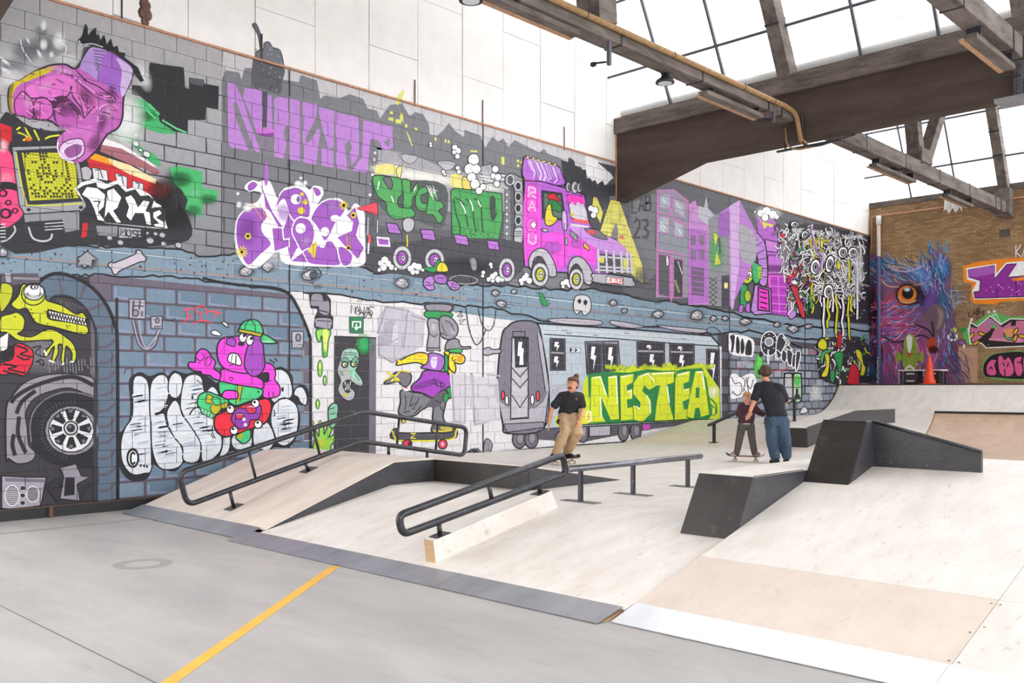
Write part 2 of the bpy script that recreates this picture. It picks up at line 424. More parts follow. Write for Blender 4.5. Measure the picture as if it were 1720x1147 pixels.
def long_beam(x, y0, y1, z0, z1, w, label):
    r = empty('longitudinal_beam', (x, y0, z0), label, None, None, 'structure')
    MB().box(x - w / 2, x + w / 2, y0, y1, z0, z1).build('beam_body', M['timber'], r, .02)
    y = y0 + .7
    while y < y1 - .3:
        MB().box(x - w / 2 - .012, x + w / 2 + .012, y, y + .04, z0 - .012, z1 + .012).build('steel_strap', M['darkmetal'], r)
        y += 2.45 if y < y1 - 3 else .55
    return r
LB1 = long_beam(4.6, 4.1, 18.2, 7.49, 7.74, .34, 'grey longitudinal beam with ochre conduit before the cross beam')
LB2 = long_beam(9.12, 4.1, 18.2, 7.56, 7.93, .34, 'grey longitudinal beam in the top corner above the ledges')
LB3 = long_beam(4.6, 18.7, 33.35, 7.56, 7.93, .34, 'grey longitudinal beam running behind the cross beam to the brick wall')
def strut(x, ya, za, yb_, zb, w, par):
    d = Vector((0, yb_ - ya, zb - za)).normalized(); n = Vector((0, d.z, -d.y)) * w / 2
    A, B = Vector((x, ya, za)), Vector((x, yb_, zb)); e = Vector((w * .5, 0, 0))
    vs_ = [A - n - e, A + n - e, A + n + e, A - n + e, B - n - e, B + n - e, B + n + e, B - n + e]
    return MB().add(vs_, [(0, 3, 2, 1), (4, 5, 6, 7), (0, 1, 5, 4), (1, 2, 6, 5), (2, 3, 7, 6), (3, 0, 4, 7)]).build('strut', M['timber'], par)
strut(4.6, 11.75, 7.74, 11.4, 11.9, .46, LB1); 
strut(4.6, 25.5, 7.9, 24.4, 12.0, .34, LB3); strut(4.6, 25.9, 7.9, 29.2, 12.5, .3, LB3)
MB().box(4.4, 4.8, 25.3, 26.1, 7.93, 8.3).build('strut_shoe', M['timber'], LB3)
MB().box(4.38, 4.82, 32.9, 33.38, 7.5, 8.4).build('end_block', M['timber'], LB3)
# conduit on the first longitudinal beam, dropping down the girder
cpts = fillet([(4.815, 4.2, 7.69), (4.815, 17.75, 7.69), (4.84, 18.12, 7.62), (4.93, 18.15, 7.04), (4.97, 18.3, 7.0)], .3)
cond = MB().tube(cpts, .05, 10).build('conduit_pipe', M['pipe']); tag(cond, 'ochre conduit pipe running along the beam and down the girder', 'pipe')
for y in (6.4, 8.8, 11.2, 13.6, 16.0, 17.2):
    MB().tube([(4.815 + .055 * math.cos(t * .9), y, 7.69 + .055 * math.sin(t * .9)) for t in range(0, 8)], .008, 5).build('pipe_clip', M['darkmetal'], cond)
cpts = fillet([(4.95, 18.17, 7.6), (4.95, 18.16, 6.95), (5.2, 18.3, 6.9), (5.6, 18.4, 6.98), (5.9, 18.6, 7.08)], .2)
cb = MB().tube(cpts, .022, 8).build('cable', M['darkmetal']); tag(cb, 'thin grey cable looping under the concrete girder', 'cable')
cpts = fillet([(4.55, 18.2, 7.4), (4.6, 18.17, 7.0), (4.8, 18.2, 6.88), (5.1, 18.35, 6.92), (5.5, 18.5, 7.0)], .2)
cb = MB().tube(cpts, .018, 8).build('cable', M['pipe']); tag(cb, 'tan cable hanging beside the conduit under the girder', 'cable')
ib = empty('steel_flat_bar', (5, 18.3, 6.9), 'dark flat bar hung under the girder by the cables', 'bracket')
MB().box(4.3, 5.75, 18.28, 18.33, 6.93, 6.97).build('bar', M['darkmetal'], ib)
for x in (4.5, 5.5): MB().box(x - .015, x + .015, 18.29, 18.32, 6.97, 7.1).build('hanger', M['darkmetal'], ib)
# ================================================================== SKATE PARK
def sheets(parent, a, u, v, nu, nv, m, th=.018, gap=.0025, name='plywood_sheet', mats=None):
    a, u, v = Vector(a), Vector(u), Vector(v); n = u.cross(v).normalized()
    if n.z < 0: n = -n
    ul, vl = u.length, v.length; ud, vd = u / ul, v / vl
    for i in range(nu):
        for j in range(nv):
            p = a + u * (i / nu) + v * (j / nv) + ud * gap / 2 + vd * gap / 2
            mm = (mats or {}).get((i, j), m)
            MB().slab(p, ud * (ul / nu - gap), vd * (vl / nv - gap), n, th).build(name, mm, parent)
def screws(parent, pts, n=(0, 0, 1)):
    for p in pts: MB().lathe(p, [(.008, 0), (.008, .0015)], 8).build('screw', M['darkmetal'], parent)

XL, X1, X2, X3, XR = .42, 3.85, 5.72, 9.47, 16.0
# --- funbox beside the mural: front bank, flat top, back bank
fb = empty('funbox', (2.1, 7, 0), 'plywood funbox bank beside the mural with black sides', 'ramp')
sheets(fb, (XL, 6.12, .097), (X1 - XL, 0, 0), (0, 8.15 - 6.12, .83 - .097), 3, 1, M['ply'])
sheets(fb, (XL, 8.15, .83), (X1 - XL, 0, 0), (0, .75, 0), 3, 1, M['ply'])
sheets(fb, (XL, 8.9, .83), (X2 - XL, 0, 0), (0, 2.14, -.33), 4, 1, M['ply'])
MB().prism([(5.87, 0), (8.15, .81), (8.9, .81), (8.9, 0)], X1 - .02, X1).build('side_panel', M['blackside'], fb)
MB().prism([(5.87, 0), (8.15, .81), (8.9, .81), (8.9, 0)], XL, XL + .02).build('side_panel', M['blackside'], fb)
MB().box(X1 - .02, X2, 8.885, 8.905, .3, .812).build('riser_panel', M['black'], fb)
MB().prism([(8.9, .3), (8.9, .81), (11.04, .48), (11.04, .3)], X2 - .02, X2).build('side_panel', M['blackside'], fb)
def plate(par, x0, x1, y0, y1, z1, m):
    n = Vector((0, -(z1), y1 - y0)); MB().slab((x0, y0, .012), (x1 - x0, 0, 0), (0, y1 - y0, z1 - .004), n, .008).build('steel_threshold', m, par)
for k in range(2):
    w_ = (X1 - .12 - XL) / 2
    plate(fb, XL + k * w_ + .002, XL + (k + 1) * w_ - .002, 5.82, 6.12, .104, M['steel'])
# --- central bank with its deck
cb_ = empty('central_bank', (6.6, 7, 0), 'low wide plywood bank between the funbox and the black ledges', 'ramp')
k2 = .5 / 2.4
sheets(cb_, (X1, 6.0, .3 * k2), (X3 - X1, 0, 0), (0, 8.1 - 6.0, .5 - .3 * k2), 3, 1, M['ply2'])
for k in range(3):
    xa, xb = X1 - .12, X3 - .02
    plate(cb_, xa + (xb - xa) * k / 3 + .0015, xa + (xb - xa) * (k + 1) / 3 - .0015, 5.66, 6.0, .3 * k2 + .012, M['steel'])
MB().prism([(5.75, 0), (8.1, .48), (8.1, 0)], X3 - .06, X3 - .03).build('side_panel', M['plyedge'], cb_)
dk = empty('plywood_deck', (6, 13, .4), 'level plywood deck where the skaters ride', 'deck')
sheets(dk, (X1, 8.1, .5), (X3 - X1, 0, 0), (0, .8, 0), 3, 1, M['ply2'])
sheets(dk, (X2, 8.9, .5), (X3 - X2, 0, 0), (0, 2.14, 0), 2, 1, M['ply2'])
sheets(dk, (0.06, 11.04, .5), (X3 - .06, 0, 0), (0, 18.45 - 11.04, 0), 4, 6, M['ply2'])
sheets(dk, (X3, 12.95, .5), (6.5, 0, 0), (0, 18.45 - 12.95, 0), 3, 3, M['ply2'])
sheets(dk, (0.06, 8.0, .5), (XL - .08, 0, 0), (0, 3.04, 0), 1, 1, M['ply2'])
# --- far bank, far deck, quarter pipe
fbk = empty('far_bank', (5, 19, .5), 'gentle plywood bank rising behind the father and child', 'ramp')
sheets(fbk, (.06, 18.45, .5), (13.95, 0, 0), (0, 3.15, .47), 6, 2, M['ply2'], mats={(i, 0): M['ply'] for i in range(6)})
sheets(fbk, (.06, 21.6, .97), (13.95, 0, 0), (0, 7.2, 0), 6, 3, M['ply2'])
def quarter(name, label, x0, x1, y0, y1, z0, z1, m, nx, plat, cop, ang=58):
    q = empty(name, ((x0 + x1) / 2, y0, z0), label, 'ramp')
    A = math.radians(ang); h = z1 - z0; L_ = y1 - y0
    def pt(t):
        a = A * t; y = math.sin(a) / math.sin(A); z = (1 - math.cos(a)) / (1 - math.cos(A)); return (y0 + L_ * y, z0 + h * z)
    for i in range(nx):
        xa, xb = x0 + (x1 - x0) * i / nx + .0015, x0 + (x1 - x0) * (i + 1) / nx - .0015
        prof = [pt(k / 14) for k in range(15)]
        low = [(y + .02, z - .02) for y, z in prof][::-1]
        vs_ = []; n = 15
        for x in (xa, xb): vs_ += [(x, y, z) for y, z in prof] + [(x, y, z) for y, z in low]
        fs_ = [tuple(range(30)), tuple(range(59, 29, -1))] + [(k, (k + 1) % 30, 30 + (k + 1) % 30, 30 + k) for k in range(30)]
        o = MB().add(vs_, fs_).build('transition_sheet', m, q)
    for x in (x0, x1 - .02):
        MB().prism([pt(k / 14) for k in range(15)] + [(y1 + plat, z1), (y1 + plat, z0), (y0, z0 - .01)], x - .004, x + .02).build('side_panel', M['plyedge'], q)
    sheets(q, (x0, y1, z1), (x1 - x0, 0, 0), (0, plat, 0), nx, 1, M['ply2'])
    MB().tube([(x0, y1, z1 - .005), (x1, y1, z1 - .005)], .02, 8).build('coping', cop, q)
    return q
quarter('quarter_pipe', 'wide pale quarter pipe in front of the brick wall', .07, 12, 28.6, 30.7, .972, 1.97, M['ply2'], 4, 2.66, M['darkmetal'])
# --- big bank on the right with its upper deck and small quarter pipe
k3 = 1.02 / 3.88
rb = empty('corner_bank', (12, 7, 0), 'large plywood bank in the lower right corner with a tan sheet', 'ramp')
def onS3(px, py):
    d = (px - CX) / F; a_ = (py - HY) / F; q = d * ST + CT; t = (H + k3 * 5.8) / (a_ + k3 * q); return (D + t * (d * CT - ST), t * q)
xs3 = [X3, 11.93, 14.4, XR]; ys3 = [6.12, 7.12, 9.68]
for i in range(3):
    for j in range(2):
        x0, x1, y0, y1 = xs3[i], xs3[i + 1], ys3[j], ys3[j + 1]
        m = M['plytan'] if (i, j) == (0, 0) else M['ply2']
        MB().slab((x0 + .002, y0 + .002, (y0 - 5.8) * k3), (x1 - x0 - .004, 0, 0), (0, y1 - y0 - .004, (y1 - y0 - .004) * k3), (0, -k3, 1), .018).build('plywood_sheet', m, rb)
for k in range(3):
    plate(rb, xs3[k] + (.03 if k == 0 else .0015), xs3[k + 1] - .0015, 5.78, 6.12, .32 * k3 + .012, M['steelbright'])
MB().prism([(5.82, 0), (9.68, 1.0), (12.9, 1.0), (12.9, 0)], X3, X3 + .02).build('side_panel', M['plyedge'], rb)
sheets(rb, (X3, 9.68, 1.02), (XR - X3, 0, 0), (0, 2.02, 0), 3, 1, M['ply2'])
screws(rb, [(11.9, y, (y - 5.8) * k3 + .001) for y in (6.2, 6.6, 7.05)] + [(11.96, y, (y - 5.8) * k3 + .001) for y in (6.2, 6.7, 7.05)] + [(x, 6.15, .35 * k3 + .001) for x in (9.9, 10.6, 11.3)])
quarter('mini_quarter_pipe', 'small quarter pipe with shade painted brown into its face and steel coping at the far end of the corner bank', X3, XR, 11.7, 12.9, 1.022, 1.53, M['plyshaded'], 3, .35, M['darkmetal'])

# --- ledges
g = empty('kinked_ledge', (9.7, 9.7, 1.0), 'tall black kinked ledge straddling the top of the corner bank', 'ledge', 'black faced ledges')
zb = lambda y: (y - 5.8) * k3 - .004
mb = MB()
mb.prism([(9.10, zb(9.10)), (9.55, 1.5), (9.85, 1.5), (9.85, 1.0), (9.68, 1.0)], X3 + .001, 9.95)
mb.build('front_block', M['black'], g, .004)
x0, x1 = 9.951, 11.02; yw = 9.78
vs_ = [(x0, 9.72, 1.0), (x0, 9.72, 1.5), (x0, yw, 1.5), (x0, yw, 1.0), (x1, 9.72, 1.0), (x1, 9.72, 1.225), (x1, yw, 1.225), (x1, yw, 1.0)]
MB().add(vs_, [(0, 1, 2, 3), (7, 6, 5, 4), (0, 4, 5, 1), (1, 5, 6, 2), (2, 6, 7, 3), (3, 7, 4, 0)]).build('wing_block', M['blackside'], g, .004)
MB().prism([(9.14, zb(9.14) + .01), (9.56, 1.495), (9.74, 1.495), (9.74, 1.0), (9.68, 1.0)], 9.951, 9.956).build('side_panel', M['blackside'], g)
MB().tube([(9.95, 9.71, 1.5), (11.03, 9.71, 1.228)], .018, 6).build('edge_angle', M['rail'], g)
MB().tube([(X3 + .01, 9.55, 1.502), (9.95, 9.55, 1.502)], .01, 6).build('edge_angle', M['rail'], g)
g = empty('hubba_ledge', (9.2, 8.5, .4), 'low black fronted ledge with pale plywood top beside the corner bank', 'ledge', 'black faced ledges')
XA = 8.87
f0, ft = 7.72, 8.06
MB().prism([(f0, (f0 - 5.7) * k2 + .001), (ft, .985), (12.9, .985), (12.9, .502), (8.12, .502)], XA, X3 - .002).build('body', M['blackside'], g)
MB().prism([(f0 - .012, (f0 - 5.7) * k2 + .001), (ft - .012, .99), (ft + .004, .99), (f0 + .004, (f0 - 5.7) * k2 + .001)], XA - .004, X3 + .002).build('front_panel', M['black'], g)
sheets(g, (XA - .003, ft - .01, 1.003), (X3 - XA + .003, 0, 0), (0, 2.4, 0), 1, 1, M['ply2'])
sheets(g, (XA - .003, ft + 2.4, 1.003), (X3 - XA + .003, 0, 0), (0, 2.43, 0), 1, 1, M['ply2'])
MB().tube([(X3 - .004, ft, .994), (X3 - .004, 9.1, .994)], .007, 6).build('edge_angle', M['rail'], g)
MB().tube([(XA, ft, .994), (XA, 12.88, .994)], .006, 6).build('edge_angle', M['rail'], g)
# distant ledge climbing the far bank
g = empty('rising_ledge', (4.6, 20, .5), 'far black sided ledge with pale top climbing the far bank', 'ledge', 'black faced ledges')
xa, xb = 4.05, 4.72
MB().prism([(18.9, .565), (18.86, .98), (21.3, 1.30), (23.7, 1.30), (23.7, .975), (21.6, .975)], xb - .02, xb).build('side_panel', M['blackside'], g)
MB().prism([(18.9, .565), (18.86, .98), (21.3, 1.30), (23.7, 1.30), (23.7, .975), (21.6, .975)], xa, xa + .02).build('side_panel', M['blackside'], g)
MB().box(xa, xb, 18.85, 18.87, .5, .98).build('front_panel', M['black'], g)
sheets(g, (xa, 18.85, .99), (xb - xa, 0, 0), (0, 2.45, .32), 1, 1, M['ply2']); sheets(g, (xa, 21.3, 1.31), (xb - xa, 0, 0), (0, 2.4, 0), 1, 1, M['ply2'])
MB().tube([(xb, 18.86, .995), (xb, 21.3, 1.312), (xb, 23.7, 1.312)], .012, 6).build('edge_angle', M['rail'], g)

# --- rails
XRl = 2.47
r1 = empty('kinked_handrail', (XRl, 8.6, .83), 'long dark double handrail kinked over the funbox', 'rail')
top = [onX(p[0], p[1], XRl) for p in ((300, 794), (610, 691), (784, 718))]
bot = [onX(p[0], p[1], XRl) for p in ((780, 765), (606, 741), (303, 850))]
bot[2].y = top[0].y + .12
loop = fillet(top + bot, .14, 6, True)
kk = fillet([top[0], top[1], top[2], bot[0], bot[1], bot[2]], .13, 6, True); kk.append(kk[0])
MB().tube(kk, .037, 10, False).build('tube_loop', M['rail'], r1)
def zl(a, b, y): return a.z + (b.z - a.z) * (y - a.y) / (b.y - a.y)
def seg(y, q): return zl(q[0], q[1], y) if y < q[1].y else zl(q[1], q[2], y)
qb = bot[::-1]
for y in (6.72, 7.78, 9.35, 10.17):
    dy = .12 if y < 8.5 else -.05
    MB().tube([(XRl, y - dy * .3, seg(y - dy * .3, top)), (XRl, y + dy * .7, seg(y + dy * .7, qb))], .02, 8).build('upright', M['rail'], r1)
def ramp1(y): return .36 * (y - 5.85) if y < 8.15 else (.83 if y < 8.9 else .83 - .154 * (y - 8.9))
for y in (6.4, 7.6, 9.15, 9.95):
    dy = .06 if y < 8.2 else 0
    zf = ramp1(y + dy)
    l = MB().tube([(XRl, y, seg(y, qb)), (XRl, y + dy, zf)], .025, 8).build('leg', M['rail'], r1)
    sl = .36 if y < 8.15 else -.154
    MB().slab((XRl - .1, y + dy - .1, zf + .008 - .1 * sl), (.2, 0, 0), (0, .2, .2 * sl), (0, -sl, 1), .008).build('base_plate', M['rail'], l)
# low rail on its timber hubba
g = empty('timber_hubba', (6.93, 7.1, .3), 'pale timber curb carrying the near handrail', 'ledge')
y0, y1 = 6.15, 8.02
zt0, zt1 = onX(728, 908, 7.0).z, onX(926, 824, 7.0).z
yt0, yt1 = onX(728, 908, 7.0).y, onX(926, 824, 7.0).y
MB().prism([(y0, (y0 - 5.7) * k2), (yt0, zt0), (yt1, zt1), (y1, (y1 - 5.7) * k2 - .01)], 6.855, 7.0).build('beam_body', M['ply2'], g)
MB().prism([(y0 - .004, (y0 - 5.7) * k2), (yt0 - .004, zt0), (yt0, zt0), (y0, (y0 - 5.7) * k2)], 6.856, 6.999).build('end_grain', M['plyedge'], g)
XQ = 6.93
r2 = empty('near_handrail', (XQ, 7.2, .5), 'dark looped handrail on the pale timber curb', 'rail')
pt_ = [onX(669, 866, XQ), onX(945, 764, XQ), onX(951, 795, XQ), onX(676, 898, XQ)]
kk = fillet(pt_, .085, 7, True); kk.append(kk[0])
MB().tube(kk, .039, 12, False).build('tube_loop', M['rail'], r2)
a, b = onX(820, 812, XQ), onX(826, 838, XQ); MB().tube([a, b], .024, 8).build('upright', M['rail'], r2)
for px, py0, py1 in ((737, 877, 896), (905, 808, 826)):
    a = onX(px, py0, XQ); b = onX(px + 2, py1, XQ); b.z = zt0 + (zt1 - zt0) * (b.y - yt0) / (yt1 - yt0)
    l = MB().tube([a, b], .026, 8).build('leg', M['rail'], r2)
    sl = (zt1 - zt0) / (yt1 - yt0)
    MB().slab((XQ - .07, b.y - .09, b.z + .008 - .09 * sl), (.14, 0, 0), (0, .18, .18 * sl), (0, -sl, 1), .008).build('base_plate', M['rail'], l)
# flat bar
XF = 6.97
r3 = empty('flat_bar', (XF, 9.6, .5), 'free standing grey round flat bar on three posts', 'rail')
ya, yb = onX(953, 787, XF), onX(1177, 767, XF); zf = (ya.z + yb.z) / 2
MB().tube([(XF, ya.y, zf), (XF, yb.y, zf)], .04, 14).build('grind_tube', M['barsteel'], r3)
MB().lathe((XF, ya.y - .001, zf), [(.03, 0), (.03, .002)], 12, 'y').build('open_end', M['seam'], r3)
for y in (8.46, 9.5, 10.75):
    l = MB().box(XF - .024, XF + .024, y - .024, y + .024, .5, zf - .03).build('post', M['rail'], r3, .003)
    MB().box(XF - .26, XF + .26, y - .075, y + .075, .5, .508).build('base_plate', M['barsteel'], l)
# far square handrail
XH = 2.35
r4 = empty('square_handrail', (XH, 20, .6), 'far square tube handrail climbing behind the child', 'rail')
a, b = onX(1190, 712, XH), onX(1262, 680, XH); hz = onX(1330, 675, XH)
pp = [a, Vector((XH, 21.5, a.z + (b.z - a.z) * (21.5 - a.y) / (b.y - a.y))), ]
pp.append(Vector((XH, 23.3, pp[1].z)))
for i in range(2):
    A, B = pp[i], pp[i + 1]; d = (B - A)
    MB().slab(A + Vector((-.03, 0, 0)), (.06, 0, 0), d, (0, -d.z, d.y), .06).build('square_tube', M['rail'], r4)
for y in (18.95, 21.5, 22.95):
    zt = pp[0].z + (pp[1].z - pp[0].z) * (y - pp[0].y) / (pp[1].y - pp[0].y) if y < 21.5 else pp[1].z
    zg = .5 + (y - 18.45) * .1492 if y < 21.6 else .97
    l = MB().box(XH - .03, XH + .03, y - .03, y + .03, zg, zt - .03).build('post', M['rail'], r4)
    MB().box(XH - .1, XH + .1, y - .1, y + .1, zg, zg + .01).build('base_plate', M['rail'], l)

# ================================================================== LAMPS AND FIXTURES
def pendant(loc, r, label, par_z):
    o = empty('highbay_lamp', loc, label, 'lamp', 'round pendant lamps under the roof beams')
    x, y, z = loc
    MB().lathe(loc, [(r, .0), (r * 1.02, .02), (r * .9, .06), (r * .5, .1), (r * .35, .17), (r * .12, .2)], 24).build('housing', M['darkmetal'], o)
    MB().lathe((x, y, z - .006), [(r * .72, 0), (r * .72, .008)], 24).build('diffuser', M['lampglass'], o)
    MB().tube(fillet([(x, y, z + .19), (x, y, z + .3), (x + .06, y + .05, z + .42), (x + .05, y + .05, par_z)], .08), .012, 6).build('hanger_cable', M['bar'], o)
    return o
pendant(tuple(onX(1117, 140, 4.5)), .17, 'round pendant lamp hanging before the white rooflight', 7.58)
p = onX(1500, 293, 4.5); pendant(tuple(p), .22, 'round lamp under the far longitudinal beam', 7.6)
pendant(tuple(onX(791, 2, 4.5)), .17, 'round lamp cut by the top edge above the white boards', 7.6)
def trough(a, b, w, label):
    a, b = Vector(a), Vector(b); d = b - a
    o = empty('light_trough', tuple(a), label, 'light', 'tan light troughs under the beams')
    MB().box(a.x - w / 2, a.x + w / 2, a.y, b.y, a.z - .05, a.z + .03).build('trough_body', M['timber'], o)
    MB().box(a.x - w / 2 - .05, a.x - w / 2 + .03, a.y - .01, b.y + .01, a.z - .06, a.z - .02).build('trough_cover', M['fixture'], o)
    for y in (a.y + .2, b.y - .2):
        MB().box(a.x - w / 2, a.x + w / 2, y - .02, y + .02, a.z + .03, 7.56).build('mounting_strap', M['darkmetal'], o)
    return o
trough((4.6, 14.9, 7.38), (4.6, 17.0, 7.38), .2, 'tan light trough under the beam beside the conduit')
trough((9.12, 15.4, 7.38), (9.12, 17.4, 7.38), .22, 'tan light trough in the top corner')
trough((4.6, 22.6, 7.38), (4.6, 25.2, 7.38), .2, 'tan light trough under the far beam near the girder')
trough((4.6, 27.6, 7.38), (4.6, 29.8, 7.38), .2, 'tan light trough under the far beam by the brick wall')
trough((4.6, 9.2, 7.45), (4.6, 11.2, 7.45), .2, 'tan light trough at the top edge by the round lamp')
def bracket(x, y, z0, z1, label):
    o = empty('slotted_bracket', (x, y, z0), label, 'bracket')
    MB().box(x - .03, x + .03, y - .03, y + .03, z0, z1).build('channel', M['bar'], o)
    MB().tube([(x, y, z0 + .06), (x - .3, y - .02, z0 + .1)], .018, 6).build('arm', M['darkmetal'], o)
    MB().box(x - .36, x - .28, y - .04, y + .02, z0 + .06, z0 + .12).build('clamp', M['darkmetal'], o)
    return o
bracket(4.72, 11.9, 7.1, 7.6, 'slotted steel bracket hanging below the conduit beam')
bracket(4.75, 17.3, 7.28, 7.6, 'steel bracket at the end of the conduit beam')
bracket(9.25, 17.75, 7.25, 7.6, 'steel bracket beside the top corner trough')
o = empty('perforated_post', (9.1, 18.1, 6.9), 'perforated grey channel fixed on the girder at the frame edge', 'bracket')
MB().box(9.0, 9.14, 18.14, 18.2, 6.98, 7.6).build('channel', M['bar'], o)
for k in range(7): MB().box(9.03, 9.06, 18.13, 18.14, 7.05 + k * .07, 7.08 + k * .07).build('slot', M['darkmetal'], o)
o = MB().box(8.8, 10.4, 17.7, 18.2, 6.90, 6.97).build('steel_tray', M['steel']); tag(o, 'pale steel tray sticking out under the girder at the frame edge', 'tray')
# ================================================================== MURAL ENGINE (flat paint on the wall faces, cut at the block joints)
LW = .00003
def cat_rom(P, closed, n=4):
    m = len(P); out = []
    if m < 3: return P
    rng = range(m) if closed else range(m - 1)
    for i in rng:
        p0 = P[(i - 1) % m] if closed or i > 0 else P[0]; p1 = P[i]; p2 = P[(i + 1) % m]
        p3 = P[(i + 2) % m] if closed or i + 2 < m else P[-1]
        for k in range(n):
            t = k / n; t2 = t * t; t3 = t2 * t
            out.append(tuple(.5 * (2 * p1[j] + (p2[j] - p0[j]) * t + (2 * p0[j] - 5 * p1[j] + 4 * p2[j] - p3[j]) * t2 + (3 * p1[j] - p0[j] - 3 * p2[j] + p3[j]) * t3) for j in (0, 1)))
    if not closed: out.append(P[-1])
    return out
def inside(p, poly):
    x, y = p; c = False; n = len(poly)
    for i in range(n):
        x0, y0 = poly[i]; x1, y1 = poly[i - 1]
        if (y0 > y) != (y1 > y) and x < (x1 - x0) * (y - y0) / (y1 - y0) + x0: c = not c
    return c
def clipv(poly, ax, val, less):
    out = []; n = len(poly)
    for i in range(n):
        p = poly[i]; q = poly[(i + 1) % n]
        a = p[ax] <= val if less else p[ax] >= val; b = q[ax] <= val if less else q[ax] >= val
        if a: out.append(p)
        if a != b:
            t = (val - p[ax]) / (q[ax] - p[ax]); out.append(tuple(p[j] + (q[j] - p[j]) * t for j in range(len(p))))
    return out
PAL = dict(k='1d1b20', K='2f2c33', w='e9e6e4', W='f6f4f2', g='8f8d93', G='6c6a71', l='bdbabf', d='4a484f', s='6f8598', S='5d7184', v='9a4fb2', V='7d3b98', L='b884d2', m='e93ccf', M='c42cb0',
           p='f25ac8', y='dfd21f', Y='f0e24a', o='ef8a1e', r='e0283c', R='b01828', n='2f9e4e', N='1d6b38', t='6cc7a0', T='45b378', e='c6d320', O='a9a21c', b='4b7fb4', B='3d5f92', c='e7d8a8', a='d8906a')
PSC = 1.07
def colr(c):
    h = PAL.get(c, c); r = lin(h); return (r[0] * PSC, r[1] * PSC, r[2] * PSC, 1.0)
class Mural:
    def __init__(s, name, label, parent, plane='left', z=(0, 0, 1), base=0):
        s.name, s.label, s.parent, s.plane = name, label, parent, plane; s.T = z; s.k = base; s.tris = []; s.soft_t = []
    def at(s, x0, y0, sc): s.T = (x0, y0, sc); return s
    def P(s, pts):
        if isinstance(pts, str):
            q = [float(x) for x in pts.split()]; pts = list(zip(q[0::2], q[1::2]))
        x0, y0, sc = s.T; return [(x0 + p[0] / sc, y0 + p[1] / sc) for p in pts]
    def map(s, p):
        if s.plane == 'left': v = onX(p[0], p[1], 0); return (v.y, v.z)
        v = onY(p[0], p[1], FY); return (v.x, v.z)
    def raw(s, W, c, a=None):            # polygon already in wall metres
        c = colr(c) if isinstance(c, str) else c
        for t in tessellate_polygon([[Vector((q[0], q[1], 0)) for q in W]]):
            s.tris.append((s.k, [(*W[i], *c) for i in t]))
        s.k += 1; return s
    def f(s, c, pts, sm=0, o=0, oc='k'):  # fill, optional outline of width o px
        P = s.P(pts)
        if sm: P = cat_rom(P, True, 4 if sm == 1 else sm)
        s.raw([s.map(p) for p in P], c)
        if o: s._line(P, o, oc, True)
        return s
    def ln(s, c, pts, w=1.0, sm=0, cl=False):
        P = s.P(pts)
        if sm: P = cat_rom(P, cl)
        return s._line(P, w, c, cl)
    def _line(s, P, w, c, cl):
        n = len(P); L, R = [], []
        for i in range(n):
            a = P[i - 1] if (cl or i > 0) else P[i]; b = P[(i + 1) % n] if (cl or i < n - 1) else P[i]
            d1 = (P[i][0] - a[0], P[i][1] - a[1]); d2 = (b[0] - P[i][0], b[1] - P[i][1])
            l1 = math.hypot(*d1) or 1e-9; l2 = math.hypot(*d2) or 1e-9
            tx, ty = d1[0] / l1 + d2[0] / l2, d1[1] / l1 + d2[1] / l2; tl = math.hypot(tx, ty)
            if tl < 1e-6: tx, ty, tl = d1[0] / l1, d1[1] / l1, 1
            nx, ny = -ty / tl, tx / tl
            dd = d2 if l2 > 1e-8 else d1; dl = math.hypot(*dd) or 1
            cs = abs(nx * -dd[1] / dl + ny * dd[0] / dl); ww = w / 2 / max(cs, .6)
            L.append((P[i][0] + nx * ww, P[i][1] + ny * ww)); R.append((P[i][0] - nx * ww, P[i][1] - ny * ww))
        c = colr(c) if isinstance(c, str) else c
        L = [s.map(p) for p in L]; R = [s.map(p) for p in R]
        for i in range(n if cl else n - 1):
            j = (i + 1) % n
            s.tris.append((s.k, [(*L[i], *c), (*L[j], *c), (*R[j], *c)])); s.tris.append((s.k, [(*L[i], *c), (*R[j], *c), (*R[i], *c)]))
        s.k += 1; return s
    def el(s, c, x, y, rx, ry=None, rot=0, o=0, oc='k', n=18):
        ry = rx if ry is None else ry; ca, sa = math.cos(math.radians(rot)), math.sin(math.radians(rot))
        return s.f(c, [(x + rx * math.cos(t) * ca - ry * math.sin(t) * sa, y + rx * math.cos(t) * sa + ry * math.sin(t) * ca) for t in [2 * math.pi * i / n for i in range(n)]], 0, o, oc)
    def gl(s, c, x, y, rx, ry=None, a=.8, rot=0):    # soft spray blob
        ry = rx if ry is None else ry; ca, sa = math.cos(math.radians(rot)), math.sin(math.radians(rot)); c = colr(c)[:3]
        ct = s.map(s.P([(x, y)])[0]); ring = {}
        for f_, al in ((.5, a * .72), (1.0, 0)):
            ring[f_] = [(*s.map(s.P([(x + f_ * (rx * math.cos(t) * ca - ry * math.sin(t) * sa), y + f_ * (rx * math.cos(t) * sa + ry * math.sin(t) * ca))])[0]), *c, al) for t in [2 * math.pi * i / 16 for i in range(16)]]
        cv = (*ct, *c, a)
        for i in range(16):
            j = (i + 1) % 16; A, B = ring[.5], ring[1.0]
            s.soft_t.append((s.k, [cv, A[i], A[j]])); s.soft_t.append((s.k, [A[i], B[i], B[j]])); s.soft_t.append((s.k, [A[i], B[j], A[j]]))
        s.k += 1; return s
    def gr(s, c0, c1, pts):               # quad, first two points c0, last two c1 (blended paint)
        W = [s.map(p) for p in s.P(pts)]; a, b = colr(c0), colr(c1)
        q = [(*W[0], *a), (*W[1], *a), (*W[2], *b), (*W[3], *b)]
        s.tris.append((s.k, [q[0], q[1], q[2]])); s.tris.append((s.k, [q[0], q[2], q[3]])); s.k += 1; return s
